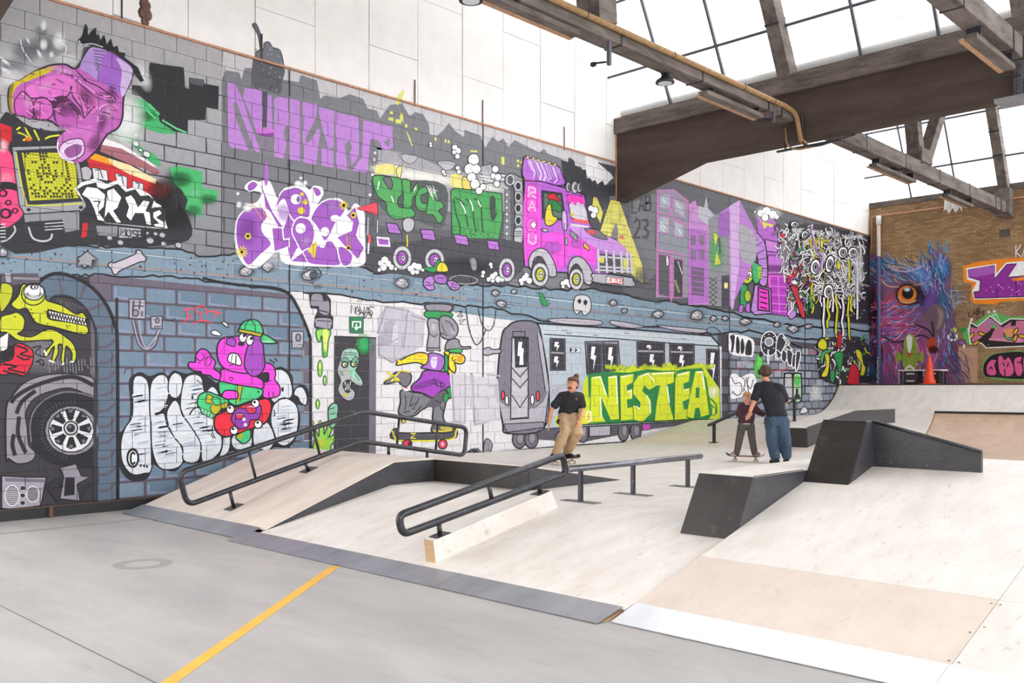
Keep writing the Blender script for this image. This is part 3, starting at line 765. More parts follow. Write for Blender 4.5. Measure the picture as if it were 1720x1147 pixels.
    def pieces(s, tris):
        for k, t in tris:
            if s.plane != 'left': yield k, t; continue
            z0 = min(v[1] for v in t); z1 = max(v[1] for v in t)
            r0 = max(0, int((z0 - ZB) / RH)); r1 = min(NR - 1, int((z1 - ZB) / RH))
            if z1 < ZB: continue
            if z0 > ZT: yield k, t; continue
            for r in range(r0, r1 + 1):
                p = clipv(t, 1, ZB + r * RH + GH, False)
                if len(p) > 2: p = clipv(p, 1, ZB + (r + 1) * RH - GH, True)
                if len(p) < 3: continue
                y0 = min(v[0] for v in p); y1 = max(v[0] for v in p); of = row_off(r)
                c0 = math.floor((y0 - of) / BL); c1 = math.floor((y1 - of) / BL)
                for c in range(c0, c1 + 1):
                    q = p
                    ya, yb = of + c * BL + GV, min(of + (c + 1) * BL - GV, WY1 - .005)
                    if y0 < ya: q = clipv(q, 0, ya, False)
                    if len(q) > 2 and y1 > yb: q = clipv(q, 0, yb, True)
                    if len(q) > 2: yield k, q
            if z1 > ZT + .04:
                q = clipv(t, 1, ZT + .04, False)
                if len(q) > 2: yield k, q
    def build(s):
        o = None
        for tris, mt, nm in ((s.tris, M['paint'], s.name), (s.soft_t, M['spray'], s.name + '_overspray')):
            if not tris: continue
            V, Fc, Cc = [], [], []
            for k, q in s.pieces(tris):
                b = len(V); Fc.append(tuple(range(b, b + len(q))))
                for v in q:
                    off = .002 + LW * k
                    V.append((off, v[0], v[1]) if s.plane == 'left' else (v[0], FY - off, v[1])); Cc += v[2:6]
            me = bpy.data.meshes.new(nm); me.from_pydata(V, [], Fc)
            at = me.color_attributes.new('Col', 'FLOAT_COLOR', 'POINT'); at.data.foreach_set('color', Cc); me.update()
            oo = link(nm, me, mt, s.parent)
            if o is None: o = oo; tag(o, s.label)
        return o
random.seed(11)
S4 = 4.4105
def wy(px): return onX(px, 600, 0).y
BP = lambda pts: [(onX(p[0], p[1], 0).y, onX(p[0], p[1], 0).z) for p in pts]

# ------------------------------------------------------------------ ground colours of the mural
u = Mural('mural_ground', 'painted ground colours of the mural', wall_left)
TOPY = lambda x: -22 + .287 * x
u.f('a7a5a8', [(-60, -60), (420, 99), (420, 480), (-60, 480)])
u.gr('a4a4aa', '77777e', [(240, 200), (380, 200), (380, 460), (240, 460)])
u.f('77777e', [(372, 84), (1060, 282), (1060, 540), (372, 470)])
u.f('59595f', [(1000, 262), (1475, 401), (1475, 560), (1000, 540)])
u.f('7b8fa0', [(-60, 405), (200, 418), (420, 437), (640, 470), (830, 488), (1060, 505), (1475, 548), (1475, 600), (1210, 580), (1000, 560), (800, 545), (500, 498), (200, 475), (-60, 465)])
u.f('665c6a', [(150, 460), (545, 500), (545, 830), (150, 860)])
u.f('4b4750', [(1205, 560), (1475, 588), (1475, 760), (1205, 760)])
u.f('37343a', [(-60, 455), (150, 465), (160, 860), (-60, 880)])
# painted block faces
def cellpaint(poly, cols, ins=.02, hi=None, shade=None):
    W = BP(poly)
    for r in range(NR):
        of = row_off(r); c = math.floor((3.9 - of) / BL)
        while of + c * BL < WY1:
            y0 = of + c * BL; z0 = ZB + r * RH
            if inside((y0 + BL / 2, z0 + RH / 2), W):
                i = ins + random.uniform(0, .006); a, b, d_, e_ = y0 + i, y0 + BL - i, z0 + i, z0 + RH - i
                rc = .02
                u.raw([(a + rc, d_), (b - rc, d_), (b, d_ + rc), (b, e_ - rc), (b - rc, e_), (a + rc, e_), (a, e_ - rc), (a, d_ + rc)], random.choice(cols)); u.k -= 1
                if hi and random.random() < .75:
                    u.k += 1
                    u.raw([(a + .02, d_ + .015), (a + .02, e_ - .02), (a + .055, e_ - .05), (a + .05, d_ + .05), (b - .1, d_ + .03), (b - .08, d_ + .012)], hi); u.k -= 2
            c += 1
    u.k += 3
cellpaint([(196, 465), (500, 492), (522, 560), (530, 840), (160, 870)], ['6d8296', '677c90', '718599', '64798d', '758799'], .018, '878ea8')
u.f('d6d3d5', [(482, 488), (500, 512), (512, 545), (519, 568), (521, 590), (521, 850), (1212, 800), (1212, 582), (1000, 552), (830, 535), (640, 502)])
cellpaint([(1215, 575), (1370, 588), (1480, 600), (1480, 700), (1215, 720)], ['8a919f', '7f8796', '949aa6', '777e8c'], .025)
# brushed dark joints on the grey upper wall
def jointlines(poly, c, w):
    W = BP(poly)
    for r in range(NR):
        of = row_off(r); q = math.floor((3.9 - of) / BL)
        while of + q * BL < WY1:
            y0 = of + q * BL; z0 = ZB + r * RH
            if inside((y0 + BL / 2, z0 + RH / 2), W):
                j = lambda: random.uniform(-.006, .006)
                u.raw([(y0, z0 - w + j()), (y0 + BL, z0 - w + j()), (y0 + BL, z0 + w + j()), (y0, z0 + w + j())], c); u.k -= 1
                u.raw([(y0 - w + j(), z0), (y0 + w + j(), z0), (y0 + w + j(), z0 + RH), (y0 - w + j(), z0 + RH)], c); u.k -= 1
            q += 1
    u.k += 1
jointlines([(240, 215), (380, 240), (650, 300), (650, 470), (420, 450), (335, 430), (335, 330), (240, 270)], '4e4d54', .012)
jointlines([(370, 130), (640, 200), (640, 300), (370, 240)], '55545b', .008)
jointlines([(1060, 320), (1200, 340), (1330, 520), (1060, 500)], '4a4a50', .008)
jointlines([(980, 370), (1060, 360), (1060, 480), (1010, 470)], '4a4a50', .007)
for pl, cc in (([(520, 500), (640, 508), (640, 850), (520, 850)], 'c9c6c9'), ([(640, 508), (860, 540), (860, 850), (640, 850)], 'c9c6c9')):
    jointlines(pl, cc, .008)
# city skyline over the lilac letters
u.f('c0bdc1', [(600, 160), (600, 160)] and [(375, 86), (1058, 281), (1000, 320), (952, 283), (943, 267), (920, 258), (914, 250), (905, 256), (864, 235), (854, 247), (845, 232), (836, 239), (827, 229), (815, 248), (806, 227), (780, 218), (779, 230), (762, 218), (754, 206), (745, 218), (735, 227), (722, 227), (720, 208), (711, 192), (697, 188), (688, 195), (675, 174), (655, 176), (638, 199), (633, 186), (617, 182), (610, 166), (587, 158), (570, 165), (545, 160), (538, 166), (532, 135), (505, 126), (502, 138), (476, 134), (470, 120), (427, 115), (411, 114), (405, 134), (402, 122), (379, 118), (372, 133)])
u.f('e4e2e3', [(985, 262), (1030, 285), (1022, 306), (1010, 312), (998, 302), (986, 296), (984, 280)], 1)
u.f('3a3a40', [(942, 268), (954, 272), (955, 264), (964, 269), (966, 278), (976, 281), (978, 285), (984, 285), (986, 300), (990, 298), (995, 305), (1000, 302), (1003, 310), (1012, 303), (1016, 312), (1030, 309), (1046, 318), (1046, 345), (950, 330)])
u.f('4e4e55', [(1003, 272), (1047, 283), (1046, 320), (1036, 306), (1026, 292)])
u.f('44444b', [(945, 330), (1046, 335), (1046, 500), (1000, 490), (945, 440)])
for x, y, w_, h_ in ((655, 186, 5, 5), (652, 197, 9, 8), (664, 200, 10, 7), (730, 230, 3, 6), (747, 233, 3, 6), (752, 234, 3, 6), (790, 252, 12, 3), (842, 263, 5, 13), (868, 268, 4, 4), (874, 270, 4, 4), (868, 276, 4, 4), (875, 278, 4, 4), (680, 208, 4, 6), (672, 190, 5, 12), (696, 214, 5, 4)):
    u.f('d9d66a', [(x, y), (x + w_, y + 1), (x + w_, y + h_ + 1), (x, y + h_)])
for pts in ((664, 168, 676, 152), (670, 195, 678, 205), (682, 220, 690, 242), (665, 225, 672, 235)):
    u.f('d5d873', [(pts[0], pts[1]), (pts[2], pts[3]), (pts[2] + 3, pts[3] + 3), (pts[0] + 5, pts[1] + 8)], 1)
# ragged edge lines of the slate blue band, seams and rubble
random.seed(3)
def ragged(x0, x1, fy, w, amp, step=12, c='k'):
    pts = []; x = x0
    while x <= x1: pts.append((x, fy(x) + random.uniform(-amp, amp))); x += random.uniform(step * .5, step * 1.4)
    u.ln(c, pts, w)
def interp(tab):
    def fy(x):
        for (a, b), (c_, d_) in zip(tab, tab[1:]):
            if x <= c_: return b + (d_ - b) * (x - a) / (c_ - a)
        return tab[-1][1]
    return fy
bt = interp([(-60, 405), (170, 414), (300, 416), (345, 434), (400, 424), (440, 438), (480, 430), (520, 448), (600, 446), (632, 460), (680, 452), (770, 478), (860, 480), (940, 487), (1000, 484), (1060, 498), (1180, 516), (1240, 528), (1290, 540), (1330, 548), (1480, 556)])
bb = interp([(-60, 462), (60, 468), (150, 462), (290, 465), (380, 475), (480, 490), (560, 495), (640, 506), (720, 510), (830, 518), (900, 535), (1000, 552), (1100, 548), (1200, 562), (1260, 556), (1330, 566), (1400, 572), (1480, 585)])
W_ = [(x, bt(x)) for x in range(-60, 1481, 20)] + [(x, bb(x)) for x in range(1480, -61, -20)]
u.f('7b8fa0', W_)
ragged(-50, 1475, bt, 3.2, 2.5); ragged(-50, 1475, bb, 3.0, 2.5)
u.ln('d8dde2', [(160, 420), (485, 452), (811, 488)], 1.2); u.ln('cfd6dc', [(823, 491), (963, 507), (1200, 532), (1330, 548)], 1.0)
u.ln('b77a52', [(15, 430), (368, 461.5), (811, 503.5)], 1.3); u.ln('9c7258', [(823, 505), (1000, 523), (1250, 548)], 1.0)
for i in range(150):
    x = random.uniform(-20, 1440); t = random.uniform(.15, .85); y = bt(x) + (bb(x) - bt(x)) * t
    u.el('3a4048', x, y, random.uniform(.8, 2.6) * (1.2 - x / 2400), random.uniform(.7, 1.8) * (1.2 - x / 2400), random.uniform(0, 90), n=7); u.k -= 1
u.k += 2
for i in range(90):
    x = random.uniform(-20, 1440); y = bt(x) + (bb(x) - bt(x)) * random.uniform(.1, .9); l = random.uniform(5, 22)
    u.ln(random.choice(['5c7184', '8398a8', '64798b']), [(x, y), (x + l, y + l * .09)], random.uniform(1, 2.6)); u.k -= 1
u.k += 2
def rock(x, y, s_, c='9b98a0', c2='d2d0d4'):
    u.gl('23262c', x, y, s_ * 1.7, s_ * 1.2, .55)
    p = [(x + s_ * math.cos(a) * random.uniform(.7, 1.2), y + s_ * .75 * math.sin(a) * random.uniform(.7, 1.2)) for a in [i * math.pi / 4 for i in range(8)]]
    u.f(c, p, 0, 1.6); u.f(c2, [((q[0] - x) * .45 + x - s_ * .15, (q[1] - y) * .45 + y - s_ * .15) for q in p]); u.ln('k', [p[1], (x, y), p[5]], .9)
for x, y, s_ in ((4, 425, 11), (413, 456, 12), (450, 448, 11), (676, 476, 12), (520, 462, 13), (832, 492, 7), (842, 510, 8), (863, 490, 5), (1030, 509, 7), (1048, 522, 5), (1105, 528, 9), (1170, 530, 12), (1198, 535, 6), (1218, 535, 6), (1252, 540, 9), (1305, 545, 6), (1332, 552, 9), (1358, 548, 6)): rock(x, y, s_)
# skull and bones
u.f('c9c6c9', [(965, 500), (975, 495), (988, 498), (993, 510), (990, 524), (980, 530), (976, 522), (968, 528), (963, 518)], 1, 1.6)
u.el('k', 973, 506, 3, 4); u.el('k', 983, 508, 3.2, 4.5); u.ln('k', [(965, 520), (978, 523)], 1)
u.f('c4b9c4', [(187, 452), (181, 446), (186, 440), (193, 441), (226, 427), (228, 421), (236, 421), (240, 428), (246, 433), (243, 440), (235, 440), (201, 455), (198, 460), (190, 460)], 1, 2.0)
u.gl('20242a', 146, 440, 22, 16, .7)
u.f('9a989f', [(146, 422), (163, 436), (155, 437), (154, 450), (147, 446), (141, 451), (138, 446), (128, 448), (133, 438), (129, 435)], 0, 1.8)
u.f('2f8c4f', [(905, 491), (912, 495), (920, 510), (918, 514), (910, 512), (906, 500)], 1, 1)
for x, y in ((505, 441), (525, 466)): u.el('k', x, y, 4, 4); 
u.ln('k', [(512, 452), (520, 446), (532, 450), (540, 460), (534, 468)], 1.6, 1); u.el('55565c', 526, 462, 6, 6, 0, 1.3)
for x in range(528, 540, 3): u.ln('k', [(x, 478), (x + 1, 485)], 1.1)
# full height movement joints
for x, y0, y1 in ((486, 118, 830), (811, 212, 760), (1225, 333, 705), (1352, 372, 660)): u.ln('26252a', [(x, y0), (x, y1)], 2.2 if x < 900 else 1.3)
u.ln('26252a', [(196, 500), (196, 838)], 4.5)
u.ln('3b3a40', [(372, 240), (372, 430)], 1.2)
u.build()
# ================================================================== MURAL FIGURES, UPPER LEFT
GL = {'A': ['0 1 .5 0 1 1', '.2 .62 .8 .62'], 'B': ['0 0 0 1', '0 0 .8 .05 .8 .42 0 .5', '0 .5 .95 .55 .9 .95 0 1'], 'C': ['1 .12 .5 0 0 .3 0 .7 .5 1 1 .88'], 'D': ['0 0 0 1 .7 .95 1 .5 .7 .05 0 0'],
      'E': ['1 0 0 0 0 1 1 1', '0 .5 .8 .5'], 'G': ['1 .1 .5 0 0 .3 0 .7 .5 1 1 .9 1 .5 .6 .5'], 'H': ['0 0 0 1', '1 0 1 1', '0 .5 1 .5'], 'I': ['.5 0 .5 1'], 'K': ['0 0 0 1', '1 0 0 .55 1 1'], 'L': ['0 0 0 1 1 1'], 'M': ['0 1 0 0 .5 .6 1 0 1 1'],
      'N': ['0 1 0 0 1 1 1 0'], 'O': ['.5 0 0 .3 0 .7 .5 1 1 .7 1 .3 .5 0'], 'P': ['0 1 0 0 .9 .08 .9 .45 0 .52'], 'Q': ['.5 0 0 .3 0 .7 .5 1 1 .7 1 .3 .5 0', '.6 .7 1 1'], 'R': ['0 1 0 0 .9 .08 .9 .45 0 .52 1 1'],
      'S': ['1 .1 .5 0 0 .2 .1 .45 .9 .58 1 .82 .5 1 0 .9'], 'T': ['0 0 1 0', '.5 0 .5 1'], 'U': ['0 0 0 .75 .5 1 1 .75 1 0'], 'V': ['0 0 .5 1 1 0'], 'W': ['0 0 .25 1 .5 .4 .75 1 1 0'], 'X': ['0 0 1 1', '1 0 0 1'], 'Y': ['0 0 .5 .5 1 0', '.5 .5 .5 1'], 'Z': ['0 0 1 0 0 1 1 1'],
      '2': ['0 .2 .4 0 .9 .1 .9 .4 0 1 1 1'], '3': ['0 .05 .7 0 .95 .25 .4 .48 1 .7 .7 1 0 .95'], 'e': ['0 .6 1 .5 .8 .2 .3 .2 0 .6 .3 1 1 .9'], "'": ['.5 0 .4 .25'], '.': ['.4 .95 .6 .95 .5 1']}
def text(u, st, c, x0, y0, x1, y1, h0, h1, w, gap=.22, jit=0):
    """stroke lettering from baseline-left-top (x0,y0) to (x1,y1), heights h0..h1"""
    n = len(st)
    for i, ch in enumerate(st):
        if ch == ' ': continue
        a, b = i / n, (i + 1 - gap) / n
        for sk in GL[ch]:
            q = [float(v) for v in sk.split()]; pts = []
            for gx, gy in zip(q[0::2], q[1::2]):
                t = a + (b - a) * gx; h = h0 + (h1 - h0) * t
                pts.append((x0 + (x1 - x0) * t + random.uniform(-jit, jit), y0 + (y1 - y0) * t + h * gy + random.uniform(-jit, jit)))
            u.ln(c, pts, w); u.k -= 1
    u.k += 1
BASE = 220
def mural(name, label, z=(0, 0, 1), base=BASE): return Mural(name, label, wall_left, 'left', z, base)

# --- purple hand gripping a brush
u = mural('painted_hand', 'giant purple hand gripping a brush', (0, 0, S4))
for x, y, r, a in ((200, 380, 130, .7), (330, 330, 120, .6), (90, 520, 130, .6), (420, 420, 110, .5), (300, 230, 60, .5)): u.gl('6d6b75', x, y, r, r * .8, a)
for x, y, rx, ry, ro in ((30, 450, 12, 50, -50), (40, 525, 14, 46, -60), (205, 300, 8, 30, -30), (290, 400, 12, 30, -30), (380, 405, 18, 22, 0), (320, 330, 26, 34, 0), (320, 190, 20, 34, 0), (435, 300, 40, 60, 0)): u.gl('f4f4f6', x, y, rx * 1.5, ry * 1.5, .85, ro)
u.ln('f0f0f2', '150 290 160 350 200 420 230 460', 1.5, 1); u.ln('f0f0f2', '440 250 450 320 490 350 470 430', 1.5, 1)
u.gl('f2f0f4', 940, 880, 150, 240, .8); u.gl('ececf0', 1060, 560, 60, 140, .7, -20); u.gl('f2f0f4', 90, 580, 150, 90, .6); u.gl('f0eff3', 480, 440, 140, 60, .6)
u.f('k', '575 300 605 270 630 175 648 200 650 265 665 245 690 215 712 205 712 265 730 250 742 300 770 255 790 330 820 285 838 350 870 340 880 385 930 395 920 425 1020 500 1065 600 1040 610 985 540 900 440 800 380 700 345 640 330 610 340')
u.ln('e8e8ea', '585 300 605 330 680 325 760 350', 1.3, 1); u.f('d', '620 350 690 345 660 430 610 470 560 500 600 440')
HB = '75 640 160 590 260 530 370 485 480 478 550 510 600 470 640 380 690 345 800 378 900 430 985 510 960 620 915 720 905 870 870 950 790 1000 720 1110 620 1190 540 1212 450 1170 418 1090 440 1010 520 950 430 935 380 900 300 880 240 880 130 850 80 840 60 740'
u.f('b95fb0', HB, 1, 3.2, '2a2028')
u.f('a98ac8', '640 390 690 350 790 380 780 450 740 520 720 590 650 540 590 500', 1); u.f('9c5fc0', '740 520 790 385 900 440 980 515 955 620 880 700 800 640 720 590', 1)
u.f('c6b0d8', '860 430 980 515 950 640 905 720 890 650 900 520', 1)
for i in range(7): u.ln('4a2f58', [(690 + i * 3, 375 + i * 22), (780 - i * 8, 385 + i * 24)], 1.4)
u.f('c9b22a', '75 640 160 590 260 530 420 488 380 530 240 590 140 630 95 700 90 830 78 840', 1); u.f('8a7a20', '75 640 100 620 85 740 90 840 78 840 62 740', 1)
u.f('d76cc0', '160 680 260 610 400 560 520 570 600 640 700 720 720 800 640 850 560 720 440 720 330 720 230 720', 1)
u.f('c25ab2', '140 700 180 680 245 770 235 880 170 860 120 850 105 760', 1, 2, '4a2444'); u.f('cd62b8', '250 770 300 720 380 760 385 850 330 890 260 870', 1, 2, '4a2444')
u.f('5f2a56', '390 740 470 710 540 760 600 840 560 920 470 930 400 890', 1); u.f('b456a8', '410 800 480 760 570 850 590 900 520 950 430 930', 1)
u.ln('3c2038', '175 690 230 730 330 725 380 760 400 740 500 710 530 640', 2.4, 1); u.ln('3c2038', '520 640 540 720 600 800 620 870 660 830 700 790', 2.2, 1); u.ln('3c2038', '560 520 640 600 740 650 860 740', 2, 1)
for p in ('580 720 610 800', '600 700 640 800', '640 730 650 850', '560 600 680 700 760 740', '730 870 760 800 830 800', '820 680 850 690 880 730', '800 640 860 660'): u.ln('6a3466', p, 1.6, 1)
u.ln('e7b7e0', '420 545 490 530 560 580 700 690', 1.5, 1); u.ln('e7b7e0', '160 690 200 720 235 780', 1.3, 1); u.ln('e3aedb', '720 900 740 800 800 770', 1.6, 1)
u.f('c46ab8', '440 1010 560 930 700 960 760 1010 700 1110 620 1190 540 1208 450 1170 420 1090', 1)
u.f('d9b9de', '440 1090 500 1040 600 1030 625 1090 610 1150 520 1195 450 1160', 1, 1.8, '3c2038'); u.f('8e4f90', '470 1110 520 1070 600 1080 590 1140 510 1170', 1); u.ln('f3e6f4', '460 1130 490 1090 560 1060', 2, 1)
u.ln('f2ecf4', '430 1040 425 1100 460 1170 540 1205', 2, 1)
for x, y, rx, ry, ro in ((470, 800, 110, 70, 20), (640, 720, 60, 120, -30), (250, 840, 60, 40, 0), (700, 1060, 60, 90, 30), (820, 720, 50, 90, 0), (760, 900, 40, 120, 20)): u.gl('4a1f46', x, y, rx, ry, .55, ro)
for x, y, rx, ry, ro in ((460, 520, 120, 30, 10), (330, 640, 90, 40, -20), (200, 760, 40, 60, 0), (800, 830, 50, 70, 0)): u.gl('e8a8dc', x, y, rx, ry, .6, ro)
for i in range(70):
    x = random.uniform(180, 850); y = random.uniform(540, 960); u.ln(random.choice(['e48ed0', '7a3474', 'a24d9c', 'd57cc6', '5a2856']), [(x, y), (x + random.uniform(10, 60), y + random.uniform(-20, 40))], random.uniform(1, 2.2))
u.build()

# --- splash of black blocks and green tail
u = mural('painted_green_comet', 'black block splash with green comet tail', (0, 0, S4))
u.f('3fae66', '985 735 1100 760 1175 840 1185 905 1300 985 1180 985 1060 950 1030 1010 1040 1090 1150 1150 1190 1230 1120 1200 1050 1140 960 1060 860 1010 940 930 985 880', 1)
u.gl('dfeee2', 930, 960, 150, 120, .7); u.gl('2a7a45', 1080, 860, 110, 50, .8); u.gl('7fd49a', 1010, 800, 80, 60, .7)
for x, y, a, b in ((1000, 925, 28, 18), (1000, 1000, 30, 16), (1005, 1065, 26, 20), (1040, 1112, 18, 12), (1085, 1143, 30, 22)): u.el('d7dcd8', x, y, a, b, 30, 1.4, '1d3a26')
u.f('26252a', '1110 465 1360 500 1370 650 1400 660 1400 575 1510 590 1510 620 1620 640 1615 810 1525 795 1520 890 1390 890 1390 990 1290 975 1180 900 1170 840 1095 760 1035 715 975 700 975 630 1080 640 1095 560')
u.f('55545a', '1400 575 1510 590 1500 640 1410 620', 0)
u.f('45b069', '1250 1242 1330 1232 1500 1272 1495 1392 1610 1412 1605 1492 1500 1502 1490 1612 1370 1552 1390 1482 1340 1402 1290 1362')
u.gl('1e5b34', 1330, 1330, 110, 70, .8); u.gl('7ad69a', 1440, 1430, 70, 50, .7); u.gl('246b3c', 1540, 1480, 80, 50, .7); u.gl('1e5b34', 1430, 1560, 70, 50, .6)
for p in ('1200 890 1300 950 1380 985', '1050 780 1150 880', '1100 770 1180 850'): u.ln('5fc987', p, 3)
u.build()

# --- lime monitor, red racing train, white letters
u = mural('painted_monitor_train', 'lime pixel face monitor before a red train', (0, 200, S4))
u.f('2b2a2f', '0 0 230 60 420 90 640 60 760 200 1150 450 1380 700 1390 900 1000 950 600 930 0 935', 1)
u.gl('1c1b20', 1300, 600, 180, 260, .95)
u.f('c81f2e', '0 30 85 60 85 150 50 210 0 190'); u.f('e6447a', '0 210 60 230 110 330 150 480 180 560 200 640 120 760 0 760', 1)
u.gl('f08aa8', 40, 440, 90, 60, .8); u.gl('f4c6d4', 20, 200, 50, 60, .8)
for x, y, r in ((20, 550, 30), (60, 620, 22), (40, 700, 40), (110, 680, 22)): u.el('2a1420', x, y, r * 1.2, r); u.el('e0307a', x, y, r * .6)
u.f('1d1b20', '0 470 90 470 160 510 190 560 180 620 160 600 130 540 60 520 0 520', 1)
u.gr('d9cfd2', '8c4a4e', '740 130 760 180 1180 400 1150 420'); u.f('e8e4e4', '760 140 900 190 1100 310 1160 360 1040 320 880 250 750 190', 0); u.f('a0646e', '750 190 900 220 1080 320 1200 400 1000 350 740 240')
u.f('ef9a1e', '640 280 690 250 800 290 830 340 700 310'); u.f('efd9a8', '800 290 960 340 1160 450 1150 480 960 410 830 345'); u.f('c92530', '640 290 830 340 960 410 1150 480 1160 560 1060 540 900 510 660 360')
u.gl('5a1418', 1180, 520, 110, 80, .9)
for p in ('680 360 790 380 800 460 690 440', '850 400 940 430 940 520 870 500', '980 455 1060 480 1060 530 980 520'): u.f('d8d6da', p, 0, 1.3); 
for p in ('700 380 740 375 760 440', '870 420 900 420 915 500', '1000 470 1030 480 1020 520'): u.ln('55535a', p, 2)
u.f('b0aeb4', '640 350 680 390 660 450 600 440 580 380', 1, 1.5)
u.f('9b99a0', '85 205 420 195 450 250 590 330 640 650 600 690 180 705 140 640 110 400', 0, 2); u.f('2f2e34', '112 232 430 215 560 330 610 610 195 640')
u.f('c9c92a', '160 250 500 250 560 350 580 585 220 605')
GX = lambda i, j: (150 + i * 22.5 + j * 4.0, 246 + j * 21.2 + i * .2)
for j in range(1, 17): u.ln('4a4a14', [GX(0, j), GX(18, j)], .45); u.k -= 1
for i in range(1, 18): u.ln('4a4a14', [GX(i, 0), GX(i, 17)], .45); u.k -= 1
u.k += 1
face = ['XXX...XXX......', 'XX....XXX.....X', 'X.....XX......X', 'X..XX..X..XX..X', '......X.X.....X', 'X....XXXX.....X', 'XX..X.X.X.X...X', '.X..X.XXX.X.X.X', 'X...XX.X.XX...X', '.X...X...X...XX', 'X.....XXX....X.', 'X.X.........X.X', '.X..X.X..X.X.X.', 'X.X..X.X..X.X.X', 'XXXX.XX.XX.XXXX', 'X.XXXX.XXXX.XXX']
for j, row in enumerate(face):
    for i, ch in enumerate(row):
        if ch == 'X':
            x, y = GX(i, j)
            if x < 170 + j * 3 or x > 570: continue
            u.f('24241c', [(x + 2, y + 2), (x + 18, y + 2), (x + 19, y + 17), (x + 3, y + 17)]); u.k -= 1
u.k += 2
for p in ('130 100 200 130 170 160', '180 60 230 150', '250 80 290 160', '330 150 370 130 440 120', '120 80 150 60'): u.ln('d6d82a', p, 3, 1)
u.gl('ef7a2e', 210, 150, 40, 20, .8)
u.ln('c9cc3a', '115 240 160 500 200 640 400 640 610 625', 2.2)
for p in ((210, 672), (597, 655)): u.el('k', p[0], p[1], 16, 12)
u.f('8d8b92', '170 705 590 680 590 830 480 850 460 760 180 770', 0, 2); u.f('2d2c31', '210 760 460 745 480 840 590 820 600 880 400 890 180 850')
for y in (775, 800, 822): u.ln('c9c7cc', [(330, y), (470, y - 10)], 1.6)
u.ln('c4c2c7', '210 800 240 880 310 905 370 890 385 850', 3, 1); u.ln('b7b5ba', '0 910 60 890 110 830 100 790', 3, 1)
for i in range(5): u.ln('d8d6da', [(0, 780 + i * 24), (40, 778 + i * 24)], 1.6)
u.f('c21f2a', '610 770 650 770 640 870 600 880'); u.f('34333a', '650 780 690 750 710 780 705 870 640 875')
# white three-letter piece
u.f('e9e7e8', '550 520 600 470 700 440 790 480 880 450 940 520 1000 500 1110 560 1150 620 1190 640 1210 720 1240 810 1150 810 780 770 700 750 660 640 600 590', 0)
u.f('2b2a30', '570 520 620 490 710 470 720 505 770 520 870 480 930 540 1000 520 1040 570 1100 565 1140 600 1120 660 1190 650 1220 740 1210 810 700 760 650 660')
WL = ('600 560 640 500 720 510 780 560 770 650 730 690 780 760 720 750 690 660 660 600', '790 530 840 510 900 580 870 660 840 680 900 770 860 770 800 690 770 740', '920 580 970 560 1000 600 1020 650 1060 600 1110 610 1080 680 1110 690 1120 790 1080 780 1060 700 1000 700 970 760 930 720 950 650', '1130 690 1180 670 1200 700 1160 730 1210 760 1215 805 1150 800 1130 780 1170 770 1130 730')
for p in WL: u.f('f3f2f2', p, 0, 1.6)
u.ln('k', '690 610 740 610 720 650', 2); u.ln('k', '780 530 800 600', 1.5)
u.f('a5a3a9', '880 800 1040 815 1040 880 880 880'); text(u, 'MOSE', '28272c', 890, 810, 1060, 835, 55, 50, 2.0, .15, 4); u.f('8a888e', '710 790 870 795 865 870 720 860', 0)
for i, (x, y, r) in enumerate(((810, 880, 22), (890, 915, 24), (1110, 900, 30), (1200, 860, 24), (1150, 850, 18), (1320, 935, 26), (1210, 925, 22), (1090, 845, 14))): u.el('b5b3b8', x, y, r, r * .8, 20, 1.6, '3a393f')
u.build()

# --- crocodile in the arch
u = mural('painted_crocodile', 'lime crocodile with bulging eye in a dark arch', (0, 400, S4))
u.f('59697b', '270 350 330 290 430 262 560 290 690 370 790 500 850 640 875 820 880 2070 700 2090 715 800 700 640 640 520 540 440 400 420 330 480')
u.ln('5d5361', '430 270 460 420', 4, 1); u.ln('5d5361', '640 330 590 450', 5, 1); u.ln('5d5361', '780 480 640 540', 5, 1); u.ln('5d5361', '850 650 710 660', 5)
for y in range(790, 2050, 118): u.ln('5d5361', [(715, y + 20), (800, y + 10), (850, y - 40)], 4.5, 1)
u.ln('k', '270 345 340 285 430 262 560 295 690 375 790 500 845 640 868 820 870 2080', 6, 1); u.ln('28262b', '370 450 440 425 540 445 640 530 700 660 712 820 715 2080', 3.5, 1)
u.f('57505c', '0 260 280 260 300 330 60 350 0 340'); u.f('8b8490', '95 285 300 290 290 310 100 305'); u.f('a19aa5', '35 260 75 260 80 325 45 330')
u.gl('77757c', 450, 520, 120, 60, .6); u.gl('8a888e', 300, 850, 260, 170, .75)
for i in range(16): 
    x = 360 + i * 22; u.ln('7d7b82', [(x, 900 + random.uniform(-40, 40)), (x + 5, 960 + random.uniform(-20, 60))], 1.8)
for i in range(10): u.ln('55535a', [(420 + i * 20, 470 + i * 6), (430 + i * 22, 440 + i * 8)], 2)
u.f('b3b724', '0 345 85 350 90 430 40 520 0 540', 1, 2.4)
u.f('c3c628', '130 430 160 350 200 345 330 420 345 460 440 490 480 510 560 560 610 550 640 590 630 600 380 540 350 560 370 600 500 620 640 650 625 715 400 660 270 630 220 560 190 520 130 530 80 490', 1, 2.6)
u.f('c3c628', '80 560 130 550 180 600 170 680 130 710 230 730 330 680 400 680 470 720 540 780 565 860 550 920 530 900 530 850 490 800 480 860 470 930 450 900 460 800 430 790 430 850 400 910 380 910 400 800 350 870 320 870 350 820 390 760 260 760 140 760 50 700 0 690 0 590', 1, 2.4)
for i in range(26):
    x = random.uniform(20, 600); y = 520 + random.uniform(-40, 200) + (x * .1); u.ln('3f420f', [(x, y), (x + random.uniform(8, 24), y + random.uniform(-10, 14))], 1.6)
u.f('232012', '350 540 380 530 640 610 640 650 500 625 370 600', 1)
